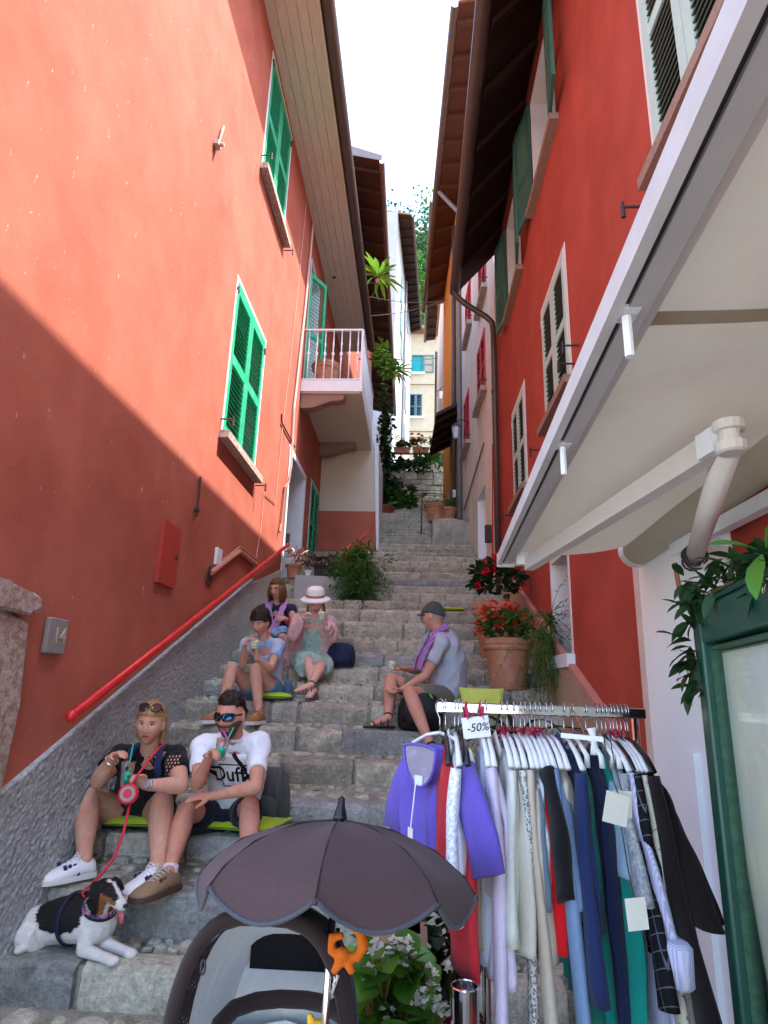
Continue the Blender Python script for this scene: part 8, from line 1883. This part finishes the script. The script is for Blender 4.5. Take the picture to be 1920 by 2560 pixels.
p = at(1090, 2440, 2.35); t = empty('ivy', 'dark green ivy in the gap below the red dress', 'plant', (p.x, 2.35, 0)); foliage('foliage', (p.x - .02, 2.4, p.z - .08), (.13, .12, .3), 420, .06, .055, M['leafdark'], t); stems([((p.x, 2.4, 0), (p.x + random.uniform(-.08, .08), 2.4, p.z)) for _ in range(6)], .004, 'stem', M['stem'], t)
p = at(985, 2375, 2.3); t = empty('flower_pot', 'square tan terracotta planter behind the begonia', 'flower pot', (p.x, 2.3, 0)); bevel(MB().box((p.x, 2.32, p.z - .33), (.17, .17, .8), taper=1.1).build('planter', mat('tan_terracotta', (.36, .22, .15), rough=.85, var=.12), t), .01); MB().box((p.x, 2.32, p.z + .045), (.21, .21, .05)).build('rim', mat('tan_terracotta', (.36, .22, .15)), t)
p = at(1162, 2462, 1.72); AT = empty('ashtray_stand', 'polished chrome ashtray stand in front of the clothes rail', 'ashtray', (p.x, 1.72, 0)); q = V3(p.x, 1.72, p.z)
MB().lathe(q, [(.016, -.1), (.033, -.094), (.034, -.02), (.034, -.002), (.031, 0), (.029, -.002), (.029, -.03), (.0, -.032)], 28).build('top_cylinder', M['chrome'], AT, smooth=False); MB().lathe(q, [(.02, -.1), (.04, -.094), (.052, -.082), (.054, -.082), (.042, -.104), (.018, -.112)], 28).build('dish', M['chrome'], AT, smooth=True); MB().lathe(q, [(.012, -.11), (.012, -p.z + .03), (.1, -p.z + .02), (.11, -p.z + .002)], 24).build('stand', M['chrome'], AT, smooth=False)

# ------------------------------------------------------------------ jasmine on the notice cabinet
JS = empty('jasmine_vine', 'dark glossy jasmine vine with cream flowers climbing over the cabinet', 'vine', NBo + ZU * 1.8)
jl = [leaf_mesh(.075, .026, M['leafdark'], fold=.3, droop=.3), leaf_mesh(.06, .022, M['leafdark'], fold=.3, droop=.4)]; jb = leaf_mesh(.085, .036, mat('bright_vine_leaf', (.06, .24, .03), rough=.35, var=.2, scale=10, spec=.5), fold=.25, droop=.25); vs_ = []
def jleaf(px_, py_, Y, d, s=1, m=None):
    inst('leaf', m or random.choice(jl), JS, Matrix.Translation(at(px_, py_, Y)) @ (basis(d) @ Matrix.Rotation(random.uniform(-.6, .6), 3, 'Y')).to_4x4() @ Matrix.Scale(s, 4))
for x, y_, dx, dz in ((1710, 1440, -.6, .6), (1715, 1460, -.9, -.5), (1722, 1475, -.6, -.9), (1735, 1480, -.2, -1), (1725, 1530, -.7, .5), (1733, 1555, -.9, -.2), (1740, 1580, -.4, .6), (1728, 1602, -1, .0), (1725, 1615, -.2, -.9), (1735, 1640, -.5, -.6), (1728, 1715, -1, .15), (1745, 1745, .4, .5), (1742, 1660, -.3, -.8), (1760, 1430, .3, .5)):
    jleaf(x, y_, 1.74, V3(dx, -.35, dz), random.uniform(.9, 1.3))
for k in range(26): jleaf(random.gauss(1732, 12), random.uniform(1440, 1770), 1.73, V3(-.6 + random.gauss(0, .4), -.3, random.uniform(-1, .4)), random.uniform(.8, 1.2))
for k in range(210):
    x = random.uniform(1725, 1960); y_ = 1500 - (x - 1725) * .42 + random.gauss(0, 26); Y = 1.72 - (x - 1725) / 235 * .62; jleaf(x, y_, Y + random.uniform(-.04, .1), rnd_dir(.3) + V3(0, -.3, .2), random.uniform(.6, 1.1))
for x, y_, d, s in ((1895, 1375, (-.9, -.2, .25), 1.1), (1905, 1385, (-.5, -.3, -.7), 1.1), (1915, 1370, (.3, -.3, .8), 1.0), (1912, 1382, (.6, -.2, -.4), 1.0)): jleaf(x, y_, 1.12, V3(*d), s, jb)
for x, y_, Y in ((1762, 1447, 1.68), (1782, 1440, 1.66), (1698, 1625, 1.74), (1738, 1650, 1.74), (1742, 1715, 1.74), (1722, 1750, 1.74), (1912, 1462, 1.2), (1918, 1455, 1.18), (1718, 1668, 1.74)):
    q = at(x, y_, Y); fm = MB(); lm_ = leaf_mesh(.02, .007, mat('cream_jasmine', (.72, .62, .35), rough=.5), fold=.2, droop=.3)
    for k in range(7): scatter(fm, lm_, [Matrix.Translation(q) @ basis(rnd_dir(.3) + V3(0, -.4, 0)).to_4x4()])
    fm.build('flower', mat('cream_jasmine', (.72, .62, .35)), JS)
st_ = MB()
for (a, b) in (((1745, 1500), (1738, 1590)), ((1738, 1590), (1748, 1680)), ((1748, 1680), (1758, 1760)), ((1745, 1500), (1712, 1450)), ((1745, 1500), (1830, 1455)), ((1830, 1455), (1930, 1390)), ((1738, 1640), (1720, 1665)), ((1748, 1690), (1728, 1716)), ((1755, 1720), (1724, 1748))):
    st_.tube([at(*a, 1.74 if a[0] < 1760 else 1.45), at(*b, 1.74 if b[0] < 1760 else 1.3)], .0028, 5)
st_.build('stem', M['stem'], JS)

# light passes through thin leaves
for k in ('dark_leaf', 'mid_leaf', 'light_leaf', 'fresh_begonia_leaf', 'yellow_green_frond', 'bright_vine_leaf', 'red_petal', 'crimson_petal', 'white_petal'):
    m = _mats.get(k)
    if not m: continue
    n, l, b = nodes_of(m); tr = n.new('ShaderNodeBsdfTranslucent'); l.new(b.inputs['Base Color'].links[0].from_socket, tr.inputs[0]); mx = n.new('ShaderNodeMixShader'); mx.inputs[0].default_value = .3
    l.new(b.outputs[0], mx.inputs[1]); l.new(tr.outputs[0], mx.inputs[2]); l.new(mx.outputs[0], n['Material Output'].inputs[0])
